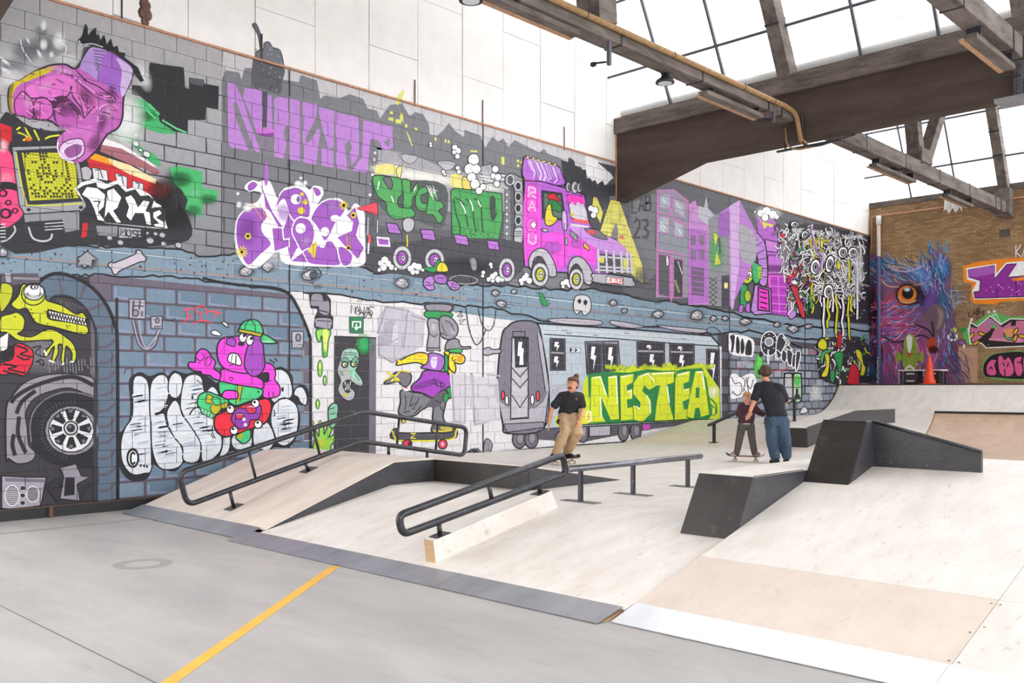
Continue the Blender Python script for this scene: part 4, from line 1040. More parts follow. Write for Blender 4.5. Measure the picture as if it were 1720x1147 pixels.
for i in range(13):
    x = 360 + i * 21; y = 540 + i * 4.7; u.f('eceae6', [(x, y), (x + 16, y + 4), (x + 9, y + 28)]); u.f('eceae6', [(x + 12, y + 52 - i * .6), (x + 26, y + 56 - i * .6), (x + 18, y + 26)]); u.k -= 2
u.k += 2
u.el('c3c628', 245, 415, 88, 82, 0, 2); u.el('efedec', 250, 400, 76, 60, 0, 2); u.el('k', 252, 362, 32, 20); u.el('e4e2e0', 255, 362, 19, 13); u.el('k', 257, 362, 9, 8)
for i in range(14): 
    a = math.pi * (i / 13); u.ln('2b2a2e', [(250 + 66 * math.cos(a), 410 + 44 * math.sin(a)), (250 + 40 * math.cos(a + .1), 405 + 24 * math.sin(a))], 1.2)
for p in ((325, 830, 345, 870), (360, 905, 400, 920), (470, 920, 460, 940), (520, 915, 545, 915)): u.ln('f2f0ee', p and [(p[0], p[1]), (p[2], p[3])], 2.6)
u.f('d0203a', '105 790 150 780 220 810 245 850 240 920 210 980 180 1020 100 1000 0 1010 0 930 80 900 100 860', 1, 2.2)
for p in ('110 790 200 830 150 860 240 880', '20 930 120 950 60 970 190 1000', '120 870 180 900 220 890', '20 980 80 1000'): u.ln('1d1b20', p, 3, 1)
u.f('dcdad8', '0 740 60 700 50 830 0 835'); u.f('1d1b20', '0 850 90 790 110 850 60 900 0 900')
u.ln('k', '240 810 300 800 260 850 320 880', 2, 1); u.ln('k', '270 910 320 940 310 900 260 920', 2, 1)
u.build()
u = mural('painted_tyre', 'black car tyre and silver rim in the arch', (0, 620, S4), BASE + 130)
u.f('8d8690', '45 660 45 300 90 200 180 100 330 45 520 35 690 70 700 200 520 140 370 165 250 220 190 320 200 450 210 560 260 620 230 680 130 700 60 660', 1, 2); 
for p in ('80 250 120 200 240 130 420 70 560 60 690 120', '120 330 160 240 260 160', '140 350 130 470 160 560 190 620', '100 480 90 560 110 640'): u.ln('242228', p, 7, 1)
u.f('222026', '215 420 240 300 330 220 430 190 560 180 700 230 705 690 560 720 400 700 300 640 240 560', 1); u.ln('6f6a74', '230 540 220 420 250 310 340 220 470 170 600 180 700 210', 2.5, 1)
for i in range(26):
    a = math.radians(100 + i * 7); u.ln('47444c', [(530 + 245 * math.cos(a), 450 + 225 * math.sin(a)), (530 + 215 * math.cos(a), 450 + 195 * math.sin(a))], 1.6); u.k -= 1
u.k += 1
u.el('8b8790', 530, 455, 195, 180); u.el('d6d4d8', 525, 455, 168, 160, 0, 2)
R_ = lambda a, r: (522 + r * 1.03 * math.cos(math.radians(a)), 440 + r * math.sin(math.radians(a)))
for a in range(-90, 270, 45): u.f('1f1d22', [R_(a - 14, 66), R_(a - 16, 140), R_(a, 150), R_(a + 13, 138), R_(a + 10, 66)], 0, 1.2); u.f('6b6870', [R_(a - 6, 120), R_(a - 6, 142), R_(a + 8, 142), R_(a + 2, 118)])
u.el('bcbac0', 522, 436, 50, 50, 0, 2.4); u.el('2a282e', 522, 436, 32, 32); u.el('6d6a72', 515, 425, 12, 10)
u.f('37343a', '690 60 715 60 712 990 690 990')
u.f('9d97a3', '10 790 200 800 340 800 300 1010 100 1040 10 1030', 0, 2); u.f('6f6775', '30 805 330 815 325 840 40 830')
u.el('2a272d', 88, 935, 54, 75, 0, 2, 'd0cdd3'); u.el('2a272d', 240, 925, 46, 58, 0, 2, 'd0cdd3')
for i in range(-4, 5): u.ln('d8d5da', [(88 + i * 11, 935 - 68 + abs(i) * 7), (88 + i * 11, 935 + 68 - abs(i) * 7)], .7); u.ln('d8d5da', [(40 + abs(i) * 2, 935 + i * 14), (136 - abs(i) * 2, 935 + i * 14)], .7); u.ln('a9a6ab', [(240 + i * 9, 925 - 52 + abs(i) * 6), (240 + i * 9, 925 + 52 - abs(i) * 6)], .6); u.ln('a9a6ab', [(200, 925 + i * 11), (282, 925 + i * 11)], .6)
for y in (880, 935, 990): u.el('2a272d', 165, y, 20, 18, 0, 1, 'cac7cd')
u.f('2d2a30', '330 860 440 800 460 970 420 980', 0, 1); u.f('8f8893', '440 730 470 800 440 960 590 975 570 850 660 800 600 790 560 700', 0, 2); u.f('1f1d22', '480 800 550 800 550 930 470 940'); u.f('2d2a30', '580 880 690 830 590 980')
u.build()
# ================================================================== MURAL FIGURES, MIDDLE
# --- silver bubble letters
u = mural('painted_silver_letters', 'silver bubble letters outlined in black', (180, 540, S4))
u.f('26242a', '160 440 200 390 250 375 300 400 330 400 400 375 450 400 490 362 540 375 590 385 660 370 720 390 900 480 1230 350 1300 340 1370 400 1380 500 1440 460 1490 510 1485 610 1420 640 1400 600 1430 720 1400 860 1340 930 1240 930 1200 950 1080 920 1040 960 920 960 840 1010 700 1050 580 1040 500 1110 380 1080 330 1050 300 1160 180 1180 100 1100 90 980 80 850 160 740 170 600', 1)
SB = ['190 440 240 400 290 430 310 500 312 640 320 750 330 1080 270 1125 180 1130 110 1040 100 900 130 790 185 690', '320 470 370 400 430 400 455 460 450 560 410 650 360 690 420 680 440 760 490 850 550 930 560 1040 500 1090 400 1090 350 1020 325 900 320 745 314 640', '460 420 500 378 550 410 555 500 520 565 470 555 450 500', '440 670 490 585 530 610 560 700 640 800 690 900 680 1020 620 1050 560 1020 555 930 490 850 450 760', '570 430 640 390 700 420 720 520 780 480 830 560 840 800 850 900 830 970 760 1030 700 1030 690 900 620 780 560 690 540 600', '860 850 910 830 900 960 830 1005 850 930', '920 860 1000 800 1070 860 1060 930 980 950 930 930', '1080 900 1090 780 1180 740 1240 860 1200 950 1120 940', '1240 360 1320 370 1362 450 1360 560 1230 600 1200 480', '1230 620 1310 565 1400 620 1415 740 1390 860 1320 920 1260 900 1240 840 1210 740', '1380 540 1400 490 1450 490 1480 560 1470 620 1430 600 1410 560']
for p in SB: u.f('d3d6dd', p, 1, 2.2)
random.seed(8)
for i in range(900):
    x = random.uniform(120, 1400); y = random.uniform(430, 1090)
    P = [(x - 18, y + 4), (x + 18, y - 4)]
    ok = False
    for p in SB[:1] + SB[1:2] + SB[3:5] + SB[9:10]:
        q = [float(v) for v in p.split()]; q = list(zip(q[0::2], q[1::2]))
        cxm = sum(a for a, b in q) / len(q); cym = sum(b for a, b in q) / len(q)
        sh = [((a - cxm) * .72 + cxm, (b - cym) * .8 + cym) for a, b in q]
        if inside((x - 20, y), sh) and inside((x + 20, y), sh): ok = True
    if ok: u.ln(random.choice(['b4bdcb', 'bfc7d3', 'a8b3c4', 'e4e7ec', 'c9cfd8']), [(x - 40, y + 8), (x, y), (x + 40, y - 5)], random.uniform(1.2, 2.8), 1); u.k -= 1
u.k += 1
u.ln('k', '314 430 312 640', 2.2); u.ln('k', '322 740 328 1060', 2.4); u.ln('k', '350 685 410 670 440 690', 3, 1)
u.el('k', 630, 562, 8, 15); u.el('k', 1297, 502, 10, 18); u.ln('k', '608 690 640 645 690 630', 2.4, 1); u.ln('k', '1235 610 1280 575 1320 570', 2.4, 1); u.ln('k', '700 400 718 520', 1.6)
for p in ('665 430 690 455 740 435', '690 465 720 465'): u.ln('k', p, 1.6, 1)
u.el('k', 188, 1010, 48, 75); u.el('e4e6ea', 188, 1012, 33, 56); u.ln('k', '205 985 188 970 174 990 174 1040 188 1055 206 1040', 3.4, 1)
for x in (247, 272, 293): u.el('k', x, 1066 + (x - 247) * .15, 8, 10)
u.build()

# --- magenta dog riding a red board
u = mural('painted_dog', 'magenta cartoon dog in green cap on a red skateboard', (180, 540, S4), BASE + 130)
O = 2.3
u.f('ea40d0', '830 380 790 350 800 300 770 260 740 215 690 205 655 250 650 300 610 300 600 330 640 365 690 370 700 390 760 400 780 420 840 435', 1, O)
for p in ('655 270 690 290 720 260 700 240', '725 330 720 290 750 260 770 290 750 330', '670 300 690 310'): u.ln('k', p, 1.6, 1)
u.f('ea40d0', '1150 310 1220 320 1245 380 1240 430 1275 480 1275 540 1240 560 1160 565 1145 500 1160 450 1190 440 1190 380 1140 380', 1, O)
for p in ('1195 560 1195 520', '1230 555 1225 520', '1170 450 1190 435 1215 440'): u.ln('k', p, 1.6)
u.f('ea40d0', '860 350 840 400 840 450 960 480 1140 500 1150 440 1090 400 1060 370', 1, O)
u.f('ea40d0', '960 110 860 120 815 180 820 280 870 350 980 380 1060 375 1110 300 1130 120 1060 90', 1, O)
u.f('45c07a', '835 445 960 470 1140 500 1130 560 1050 590 940 620 840 540 825 490', 1, O); u.f('b3a91e', '965 475 1000 480 980 580 950 610'); u.ln('k', '965 475 950 610', 1.5); u.ln('k', '1000 480 980 590', 1.5)
u.f('ea40d0', '850 540 880 510 960 520 960 570 900 575 890 600 850 600', 1, O)
u.f('9d46b4', '1075 110 1040 180 1015 280 1020 350 1070 405 1130 390 1165 330 1160 260 1140 120', 1, O)
u.f('45c07a', '975 60 1000 10 1060 -15 1120 0 1150 60 1148 115 1060 90 975 75', 1, O); u.f('b3a91e', '975 55 1060 70 1148 90 1148 120 1060 95 972 78', 0, 1.8)
u.ln('k', '1060 -12 1030 10 1015 60', 1.4, 1); u.ln('k', '1060 -12 1090 20 1095 75', 1.4, 1)
u.f('45c07a', '1148 95 1210 120 1250 150 1245 162 1140 155', 1, O); u.f('8fd8ac', '1150 135 1200 135 1240 155 1150 155')
u.f('9d46b4', '880 165 890 125 930 120 950 150 940 185 915 180 900 175', 1, 1.8)
u.el('2a252c', 990, 165, 26, 18)
u.el('f4f2f2', 1003, 120, 29, 33, 10, 1.8); u.el('f4f2f2', 1055, 138, 28, 38, 10, 1.8); u.el('k', 1012, 104, 12, 13); u.el('k', 1066, 124, 13, 12)
u.f('f4f2f2', '890 275 910 235 960 240 990 290 985 325 940 315 900 300', 1, 2); u.ln('k', '925 240 915 300', 1.4); u.ln('k', '955 250 950 312', 1.4)
for x, y in ((845, 218), (862, 198), (880, 215)): u.el('k', x, y, 4)
u.ln('k', '900 320 915 325 930 318', 1.4, 1); u.ln('k', '905 430 905 415 925 415 925 432 910 438', 1.3, 1); u.el('k', 1118, 521, 7)
u.f('45c07a', '665 600 680 545 740 520 800 540 850 560 900 590 880 640 820 640 800 700 740 690 680 640', 1, O); u.f('b3a91e', '740 540 790 560 830 600 850 630 800 690 760 650 770 610 730 600', 1, 1.4)
u.f('45c07a', '780 560 830 570 835 610 800 620 775 590', 1, 1.6); u.f('7fd8a4', '680 630 800 690 780 720 700 680', 0, 1.4)
for i in range(5): u.ln('k', [(695 + i * 22, 640 + i * 12), (690 + i * 22, 668 + i * 11)], 1.2)
u.f('b3a91e', '850 610 890 600 880 640 840 640', 1, 1.4)
u.f('e0283c', '790 740 830 680 1120 580 1190 575 1215 630 1190 720 1130 770 900 850 840 840 800 800', 1, 3)
u.f('8e3aa6', '925 690 970 640 1040 650 1060 620 1120 610 1140 650 1120 720 1060 730 1040 780 980 795 920 740', 1, 2)
for x, y, dx, dy in ((910, 650, -5, -12), (937, 806, -8, -12), (1095, 606, -6, -10), (1115, 760, -4, -12)): u.el('f4f2f2', x, y, 29, 31, 0, 2); u.el('k', x + dx, y + dy, 10, 11)
u.el('c22a55', 978, 700, 32, 24, -10, 1.4); u.el('c22a55', 1062, 650, 40, 32, 20, 1.4); u.el('d8324a', 975, 706, 14, 10); u.el('d8324a', 1062, 664, 20, 14)
for i in range(5): u.ln('e9d7ea', [(955 + i * 11, 682 + abs(i - 2) * 3), (957 + i * 11, 690)], 1.8); u.ln('e9d7ea', [(1036 + i * 13, 624 + abs(i - 2) * 3), (1038 + i * 13, 634)], 1.8)
for x, y in ((1010, 724), (1020, 764)): u.el('f4f2f2', x, y, 12); u.el('k', x, y, 4)
u.f('45c07a', '950 850 1050 800 1055 870 1010 905 980 890', 1, 2); u.f('b3a91e', '955 850 1000 825 990 870', 1)
for p in ('775 770 780 830 800 865', '765 835 785 865', '1230 650 1240 690 1225 700', '1200 280 1240 310', '1240 270 1258 295'): u.ln('k', p, 1.5, 1)
u.f('f0eeee', '765 80 800 65 845 103 790 100', 1, 1.5); u.f('f0eeee', '845 10 875 5 895 45', 1, 1.5)
u.build()

# --- small painted wall gear: phone boxes, scribble, card reader
u = mural('painted_wall_phone', 'grey painted wall phones and red scribble', (0, 400, S4))
u.f('a9a4b2', '955 450 1075 455 1075 600 955 595', 0, 1.8, '3a3642'); u.ln('3a3642', '990 460 985 560', 2.4); u.ln('3a3642', '1035 460 1030 530', 2.4); u.ln('3a3642', '985 500 1065 505', 2); u.el('8d8896', 1003, 555, 22, 24, 0, 2, '3a3642'); u.f('6d6876', '1040 540 1060 540 1060 580 1040 580')
u.f('a9a4b2', '1115 580 1200 580 1198 672 1118 668', 0, 1.8, '3a3642'); u.el('8d8896', 1163, 610, 14, 20, 0, 1.6, '3a3642'); u.ln('3a3642', '1140 655 1190 655', 2)
u.ln('57505f', '990 610 1020 740 1050 800 1090 825 1140 790 1170 700 1175 680', 8, 1); u.ln('a9a4b2', '985 610 1015 740 1045 800 1090 822 1140 785 1165 700 1168 680', 2, 1); u.ln('a9a4b2', '1030 610 1040 720 1070 800 1100 805 1160 720 1185 680', 2, 1)
for p in ('1350 530 1440 520 1500 500 1530 560', '1380 520 1390 600 1420 560', '1440 540 1490 560 1480 600', '1520 560 1560 540 1640 560', '1600 530 1590 590', '1420 630 1500 610 1570 630', '1350 630 1400 590'): u.ln('dd4a58', p, 2.4, 1)
for p in ('920 1010 930 970 980 960', '1210 600 1260 610 1300 595', '1240 605 1290 620'): u.ln('3d3c48', p, 1.3)
u.at(340, 460, S4); u.f('b0acb8', '660 425 748 425 745 555 662 552', 0, 1.8, '3a3642'); u.el('8d8896', 708, 472, 18, 27, 0, 2, '3a3642'); u.f('d6d3d9', '680 520 740 525 738 545 680 542', 0, 1); 
for i in range(5): u.ln('3a3642', [(692 + i * 9, 528), (692 + i * 9, 540)], 1)
u.ln('k', '0 30 120 60 300 85 440 95 560 110 640 150 700 240 760 370 790 460 800 560 800 1500', 4.5, 1)
u.f('d6d3d5', '650 130 740 135 720 250 690 190')
u.build()

# --- lilac block letters with pointing finger
u = mural('painted_lilac_letters', 'flat lilac block letters under the skyline', (340, 30, S4))
LI = 'b982cf'
u.f('7c7b82', '170 470 1430 770 1420 1147 1230 1150 1000 1130 740 1070 190 960')
u.f(LI, '185 480 240 484 300 620 350 780 420 960 420 1000 385 985 300 760 245 610 225 640 250 760 340 985 205 960 188 900')
u.f(LI, '310 520 400 530 440 545 445 850 430 880 400 850 360 740 300 590')
u.f(LI, '470 575 510 575 515 860 440 880 470 840')
u.f(LI, '530 600 560 585 636 597 636 800 612 805 600 870 622 930 600 1045 530 1030'); u.f(LI, '646 600 720 610 720 1060 646 1050')
u.f(LI, '738 620 850 640 840 740 760 900 770 930 800 910 850 820 870 830 860 940 840 1090 745 1070')
u.f(LI, '862 660 975 690 970 960 930 970 895 850 860 700'); u.f(LI, '880 960 970 980 968 1110 880 1095')
u.f(LI, '985 700 1155 740 1160 1020 1100 1100 1085 1010 1110 960 1085 910 1050 940 1060 1000 1070 1130 990 1110')
u.f(LI, '1190 760 1220 770 1260 890 1320 900 1380 960 1400 800 1410 960 1340 990 1300 900 1240 900 1220 1147 1110 1130 1180 1030'); u.f(LI, '1200 760 1410 810 1400 880 1330 930 1240 880')
u.f('8c3f96', '405 825 500 825 530 860 500 880 420 870', 1); u.f('c774cf', '405 820 520 825 525 850 410 855', 1)
u.ln('a04fb0', '465 890 470 980', 1.5); u.f('b068c4', '470 1050 485 1130 480 1230 460 1235 455 1150', 1)
u.f('55555d', '375 310 440 330 600 372 590 470 575 560 480 540 380 510', 1); u.f('6d6e78', '395 300 400 250 450 230 455 190 490 180 520 220 570 240 595 320 590 370 480 340 380 310', 1, 1.6, '34343a'); u.f('5f606a', '372 55 395 45 425 110 440 180 440 230 428 230 410 130', 1, 1.4, '34343a')
u.f('4b4b54', '445 545 480 550 475 810 440 810'); 
for i in range(30): x = random.uniform(390, 590); y = random.uniform(210, 540); u.el(random.choice(['7d7e88', '4c4d55', '8b8c95']), x, y, random.uniform(4, 12), random.uniform(4, 10), 0, n=8); u.k -= 1
u.build()

# --- purple and white wildstyle letters
u = mural('painted_purple_letters', 'purple wildstyle letters with white glow', (340, 260, S4))
u.gl('eae7ec', 500, 600, 280, 260, .8); u.gl('eae7ec', 900, 600, 330, 260, .8)
u.f('efedf0', '300 420 330 370 400 350 430 280 320 260 320 220 370 190 420 200 450 190 500 200 560 330 600 250 680 230 690 200 740 210 790 260 820 230 880 240 895 290 850 380 980 320 1050 350 1080 420 1130 360 1195 420 1200 560 1205 700 1195 810 1050 830 620 810 560 710 420 830 310 820 240 680 245 520', 1)
PV = '9a55b6'
u.f(PV, '250 500 300 420 370 390 450 400 480 460 440 520 450 580 510 660 430 740 340 820 280 740 248 640', 1, 2.2, 'f4f2f5')
u.f(PV, '330 230 370 195 410 220 380 260 340 270', 1, 2, 'f4f2f5'); u.f(PV, '420 210 440 230 520 420 600 540 620 470 640 400 700 430 680 560 700 640 750 660 700 700 650 790 630 700 560 540 500 430 460 390 450 300', 0, 2.2, 'f4f2f5')
u.f(PV, '530 410 580 280 640 250 700 240 770 290 800 400 780 470 720 460 690 500 640 440 600 330', 1, 2.2, 'f4f2f5')
u.f(PV, '510 540 590 540 600 630 640 620 640 680 530 720', 0, 2, 'f4f2f5'); u.f(PV, '700 470 790 480 830 580 800 690 740 720 690 640 660 560', 1, 2, 'f4f2f5')
u.f(PV, '800 470 850 380 930 330 1020 340 1060 390 1040 440 990 500 940 600 900 640 860 560 820 500', 1, 2.2, 'f4f2f5'); u.f(PV, '900 650 960 640 1010 740 1020 815 900 820 780 800 740 720 830 680', 1, 2, 'f4f2f5')
u.f(PV, '1060 450 1130 380 1165 500 1140 600 1200 690 1150 780 1060 690 990 610 1100 560 1110 500', 0, 2.2, 'f4f2f5'); u.f(PV, '650 790 740 720 780 800', 0, 1.6, 'f4f2f5'); u.f(PV, '1040 680 1110 740 1090 815 1030 815 1000 700', 1, 2, 'f4f2f5'); u.f(PV, '815 240 860 250 880 290 840 310', 1, 2, 'f4f2f5')
u.gl('b989d0', 600, 430, 60, 80, .7); u.gl('b989d0', 960, 380, 70, 60, .6); u.gl('c79adb', 760, 640, 50, 50, .7); u.gl('7d3b98', 330, 560, 90, 130, .5)
for x, y, rx, ry in ((690, 330, 38, 38), (725, 545, 38, 38), (905, 570, 32, 34), (885, 660, 26, 30), (980, 470, 34, 24), (1080, 520, 30, 36)): u.el('f2f0f3', x, y, rx, ry)
u.el('7b6f86', 708, 330, 14, 24)
for x, y, r in ((735, 292, 14), (757, 350, 20), (730, 415, 27)): u.el('dcc53a', x, y, r)
for x, y, r in ((1045, 375, 34), (335, 603, 26), (1115, 447, 24), (290, 720, 46), (1080, 690, 18)):
    for i in range(6): a = i * math.pi / 6 + .3; u.ln('dcc53a', [(x - r * math.cos(a), y - r * math.sin(a)), (x + r * math.cos(a), y + r * math.sin(a))], 1.8); u.k -= 1
    u.k += 1
u.f('dcc53a', '780 710 840 640 840 700 825 770 800 730', 1)
u.ln('d9a53a', '370 360 400 420 450 490', 1.3); u.ln('d9a53a', '420 360 450 430 510 480', 1.3); u.ln('d9a53a', '1065 590 1070 680', 1.2); u.ln('d9a53a', '1095 590 1095 680', 1.2)
for x, y, r in ((260, 288, 12), (268, 370, 20), (330, 390, 30), (727, 172, 11), (757, 208, 16), (705, 220, 26)): u.gl('f6f4f7', x, y, r * 1.4, r * 1.4, 1)
u.f('e0485a', '1140 395 1290 350 1300 450 1160 405', 0, 1.2, '7a2a34')
u.build()
# ================================================================== MURAL FIGURES, TRUCK AND STREET
u = mural('painted_tanker_truck', 'purple monster truck pulling a green lettered tanker', (600, 130, S4))
# tanker body
u.f('5b5b62', '70 480 250 560 690 700 1230 760 1230 1500 60 1400'); u.gr('8b8891', '6d6b73', '150 640 700 700 690 1130 160 1120'); u.f('a29fa7', '90 560 250 540 470 600 700 690 1080 760 1080 1000 700 1000 150 720', 1)
u.f('77757d', '85 480 140 510 150 640 75 960 70 760', 1)
for y in (560, 610, 670, 720, 790, 870): u.el('d8d6dc', 130 - (y - 560) * .12, y, 14, 15, 0, 1, '4a4850')
u.gl('f3f1ea', 480, 735, 460, 60, .95, 9); u.gl('f6f4ee', 230, 680, 160, 60, .9); u.gl('f3f1ea', 900, 800, 240, 50, .9, 9)
for x, y, r in ((380, 590, 60), (660, 640, 60)): u.f('b5b3b9', [(x - r, y - 20), (x + r, y - 10), (x + r * .8, y + 30), (x, y + 50), (x - r * .8, y + 20)], 1, 1.2, '55535b')
# letters QUICK
GN = '4fa05a'
u.f('55595a', '110 740 330 760 650 800 640 1100 540 1100 400 1050 260 1040 130 900', 1)
u.gr('e8d87a', 'd9d98c', '135 650 260 640 330 720 125 720')
u.f(GN, '120 730 240 735 330 760 330 860 300 900 310 960 400 970 420 1030 280 1050 220 1000 210 930 150 880 120 800', 1, 1.8, '2a3a2e'); u.f('6b6570', '190 750 240 740 260 800 240 830', 1, 1.4)
u.f('e5d98a', '285 690 315 655 330 680 310 750', 1, 1.2); u.f(GN, '330 760 390 770 395 850 440 780 450 860 410 890 400 960 340 960 340 880', 1, 1.8, '2a3a2e')
u.f(GN, '455 830 500 810 520 850 470 880 480 930 530 940 500 990 440 970 430 890', 1, 1.8, '2a3a2e'); u.f(GN, '530 860 570 840 580 910 620 920 640 960 600 990 640 1040 600 1080 560 1020 510 1010 520 930', 1, 1.8, '2a3a2e')
for p in ('160 770 150 830', '250 880 270 930', '430 810 420 840'): u.ln('eef4ea', p, 2)
for i in range(9): u.ln('e9f0ea', [(510 + i * 8, 800 + (i % 3) * 20), (540 + i * 7, 840 + (i % 4) * 22)], .9)
# letters second word
u.gr('e9d478', 'e3d68a', '690 720 760 710 830 840 690 810'); u.f('dfcb6a', '780 740 830 760 840 840 780 820', 1, 1.2)
u.f('4a9a57', '690 840 720 820 1070 860 1075 1060 1040 1240 900 1250 700 1210', 0, 1.8, '2a3a2e')
for p in ('710 900 730 1010 760 1120 750 1200', '720 890 780 930 800 1010 820 1110', '800 900 850 950 860 1050 880 1150', '860 900 910 930 920 1050 930 1150', '1000 900 990 1000 1010 1050 1030 1000'): u.ln('21442b', p, 2.2, 1)
for p in ('760 920 790 970 800 1010', '830 910 850 950 855 990', '890 910 915 960'): u.ln('e4f2e2', p, 2, 1)
u.f('3f4a45', '980 890 1020 900 1015 1050 985 1040', 1)
for i in range(40): x = random.uniform(700, 1050); y = random.uniform(1130, 1240); u.el('2c5536', x, y, 6, 5, 0, n=6); u.k -= 1
u.k += 1
# steam and pipes
u.f('a4a2a9', '905 660 990 640 1000 700 1090 720 1100 770 940 790', 0, 1.2)
for p in ('900 700 1100 730', '910 730 1095 760', '920 750 1000 770'): u.ln('f0eff1', p, 1.6)
def puff(pts, r0=1): 
    for x, y, r in pts: u.el('f3f2f3', x, y, r, r * 1.05, 0, 1.3, '2b2a2f')
    for x, y, r in pts: u.el('f5f4f5', x + r * .1, y - r * .1, r * .72, r * .72)
puff(((860, 610, 42), (830, 680, 40), (880, 680, 34), (845, 740, 34), (870, 790, 36), (900, 840, 26), (930, 810, 24))); puff(((720, 520, 22), (745, 545, 24), (715, 555, 18), (740, 585, 20))); puff(((540, 490, 12), (542, 508, 12), (635, 700, 16), (645, 720, 12), (742, 670, 18), (752, 700, 18)))
puff(((1020, 680, 26), (1005, 730, 22), (1040, 740, 26), (1030, 790, 24)))
u.f('8d8b93', '1095 740 1140 710 1200 740 1225 790 1225 1250 1170 1250 1160 830 1100 800', 1, 1.6); u.el('5b5a61', 1130, 760, 26, 36, 0, 1.4, 'd8d7db')
for y in (805, 885, 970, 1060, 1140): u.el('2b2a30', 1190, y, 22, 30, 0, 1.6, 'c8c7cc')
u.f('7a7880', '1085 830 1130 830 1135 1260 1080 1260')
for y in range(870, 1260, 48): u.el('d6d5da', 1105, y, 10, 13, 0, .8, '3a3940')
u.at(600, 340, S4)
u.f('b7b5bb', '1160 200 1225 195 1215 330 1190 420 1165 330', 1, 1.6); 
for y in (215, 230, 248): u.ln('3a3940', [(1160, y), (1222, y)], 1.4)
# undercarriage
u.f('47464d', '60 340 270 300 680 260 1080 270 1230 300 1235 480 1100 620 930 600 680 600 300 530 130 520 60 480'); u.gl('34333a', 800, 480, 260, 90, .8)
for p in ('210 150 290 160 325 235 230 225', '465 200 560 205 580 285 480 270', '710 235 810 250 825 320 730 305', '955 280 1040 290 1052 355 970 345'): u.f('b070c6', p, 0, 1.6); 
u.f('c9a3d8', '145 258 230 265 238 325 150 320', 0, 2, 'e8e6ea'); u.f('9a4fb2', '155 272 222 278 226 312 160 308')
u.f('e8585f', '78 240 96 240 98 300 76 300', 1, 1); u.ln('d8d6da', '82 300 78 380', 3); u.ln('d5d3d8', '78 110 75 240', 1.4); u.ln('d5d3d8', '148 130 145 225', 1.4)
u.f('b9b7bd', '335 140 380 110 420 140 410 200 370 225 340 200', 1, 1.4); u.ln('d4cf30', '365 240 368 300 360 400', 2.4)
def wheel(x, y, rx, ry, c): 
    u.el('aeabb3', x, y, rx, ry, 0, 1.8, '3a3940'); u.el('c4c2c8', x, y, rx * .86, ry * .88); u.el('6d6b73', x, y, rx * .62, ry * .62, 0, 1); u.el(c, x, y, rx * .5, ry * .52, 0, 1.2); u.el('e3e1e6', x + rx * .1, y, rx * .2, ry * .25, 0, 1); u.el('k', x + rx * .1, y, rx * .08, ry * .1)
wheel(330, 412, 72, 92, 'a04fb8'); wheel(570, 425, 74, 84, 'a04fb8'); wheel(1105, 500, 62, 92, 'a04fb8')
for pts in (((170, 450, 22), (200, 430, 30), (225, 455, 26), (190, 480, 28), (250, 480, 22), (160, 500, 16), (280, 492, 14)), ((390, 490, 24), (420, 470, 26), (450, 480, 28), (410, 515, 22), (480, 500, 16), (440, 515, 18)), ((930, 520, 16), (925, 545, 14), (985, 460, 16), (990, 480, 12)), ((970, 570, 18), (1000, 550, 24), (1020, 530, 18), (1040, 570, 24), (1070, 575, 16), (1000, 580, 16)), ((1210, 580, 20), (1240, 560, 26), (1250, 540, 20), (1270, 580, 24), (1310, 590, 16), (1215, 600, 16)), ((1520, 600, 20), (1545, 590, 24), (1570, 610, 22), (1590, 620, 14), (1520, 625, 14))): puff(pts)
u.f('44424a', '690 560 760 540 870 560 880 590 800 605 700 590', 1, 1.4, 'a9a7ad'); u.f('8d8b92', '830 420 870 420 880 490 850 500', 1)
# cap and purple hands climbing over the edge
u.f('2a9450', '480 480 560 480 580 440 610 425 620 500 540 518', 1, 1.5); u.f('d9c93a', '585 480 610 445 650 455 668 510 590 512', 1, 1.5)
u.f('b07ac4', '485 600 500 560 550 545 590 570 560 600 570 640 530 650 500 630', 1, 1.6); u.f('b07ac4', '660 590 700 580 740 600 755 625 730 650 690 640', 1, 1.6); u.f('a268ba', '560 545 620 530 660 560 650 600 600 600 570 580', 1, 1.4)
for p in ('500 590 540 600', '505 615 550 615', '690 600 735 615', '690 620 730 635', '590 560 640 560'): u.ln('3c2446', p, 1.4)
# purple cab
u.at(840, 230, S4); u.k += 4
u.f('b068cc', '175 150 240 170 420 215 450 270 480 340 420 360 180 320', 1, 1.8); u.f('c9a5dd', '205 165 400 215 440 270 320 330 240 260', 1)
for i in range(14): u.ln(random.choice(['9347b0', 'd8bde6', 'b578cf']), [(215 + i * 17, 180 + i * 4), (250 + i * 17, 260 + i * 6), (245 + i * 15, 310 + i * 3)], 1.7)
u.ln('d84a52', '175 318 260 335 345 345', 3.2)
for i in range(6): u.el('d9c877', 200 + i * 40, 152 + i * 11, 11, 12, 0, 1)
CABP = '175 325 300 330 480 380 620 430 660 640 690 700 850 760 960 880 970 960 720 1040 560 1010 400 1000 175 960'
u.f('b05fc8', CABP, 0, 2)
u.f('f04fd0', '178 400 290 420 300 700 400 700 480 720 620 770 700 830 700 950 600 900 520 870 470 960 400 950 300 830 240 850 178 920', 1); u.gl('b05fc8', 380, 820, 90, 60, .9); u.gl('b05fc8', 560, 790, 60, 50, .7); u.gl('f26fd8', 230, 480, 50, 200, .7)
for y in (395, 495, 640, 740): u.f('e765c8', [(200, y - 30), (262, y - 25), (262, y + 60), (195, y + 55)], 1, 1.6, 'c62fae'); 
text(u, 'KAOT', 'f8b6e6', 205, 375, 212, 380, 0, 0, 1)
for y, ch in ((370, 'R'), (470, 'A'), (715, 'U')): text(u, ch, 'f6c3ea', 205, y, 275, y + 12, 75, 75, 2.2, .2)
u.f('f0d9f0', '245 620 265 655 240 685 220 650', 0, 1)
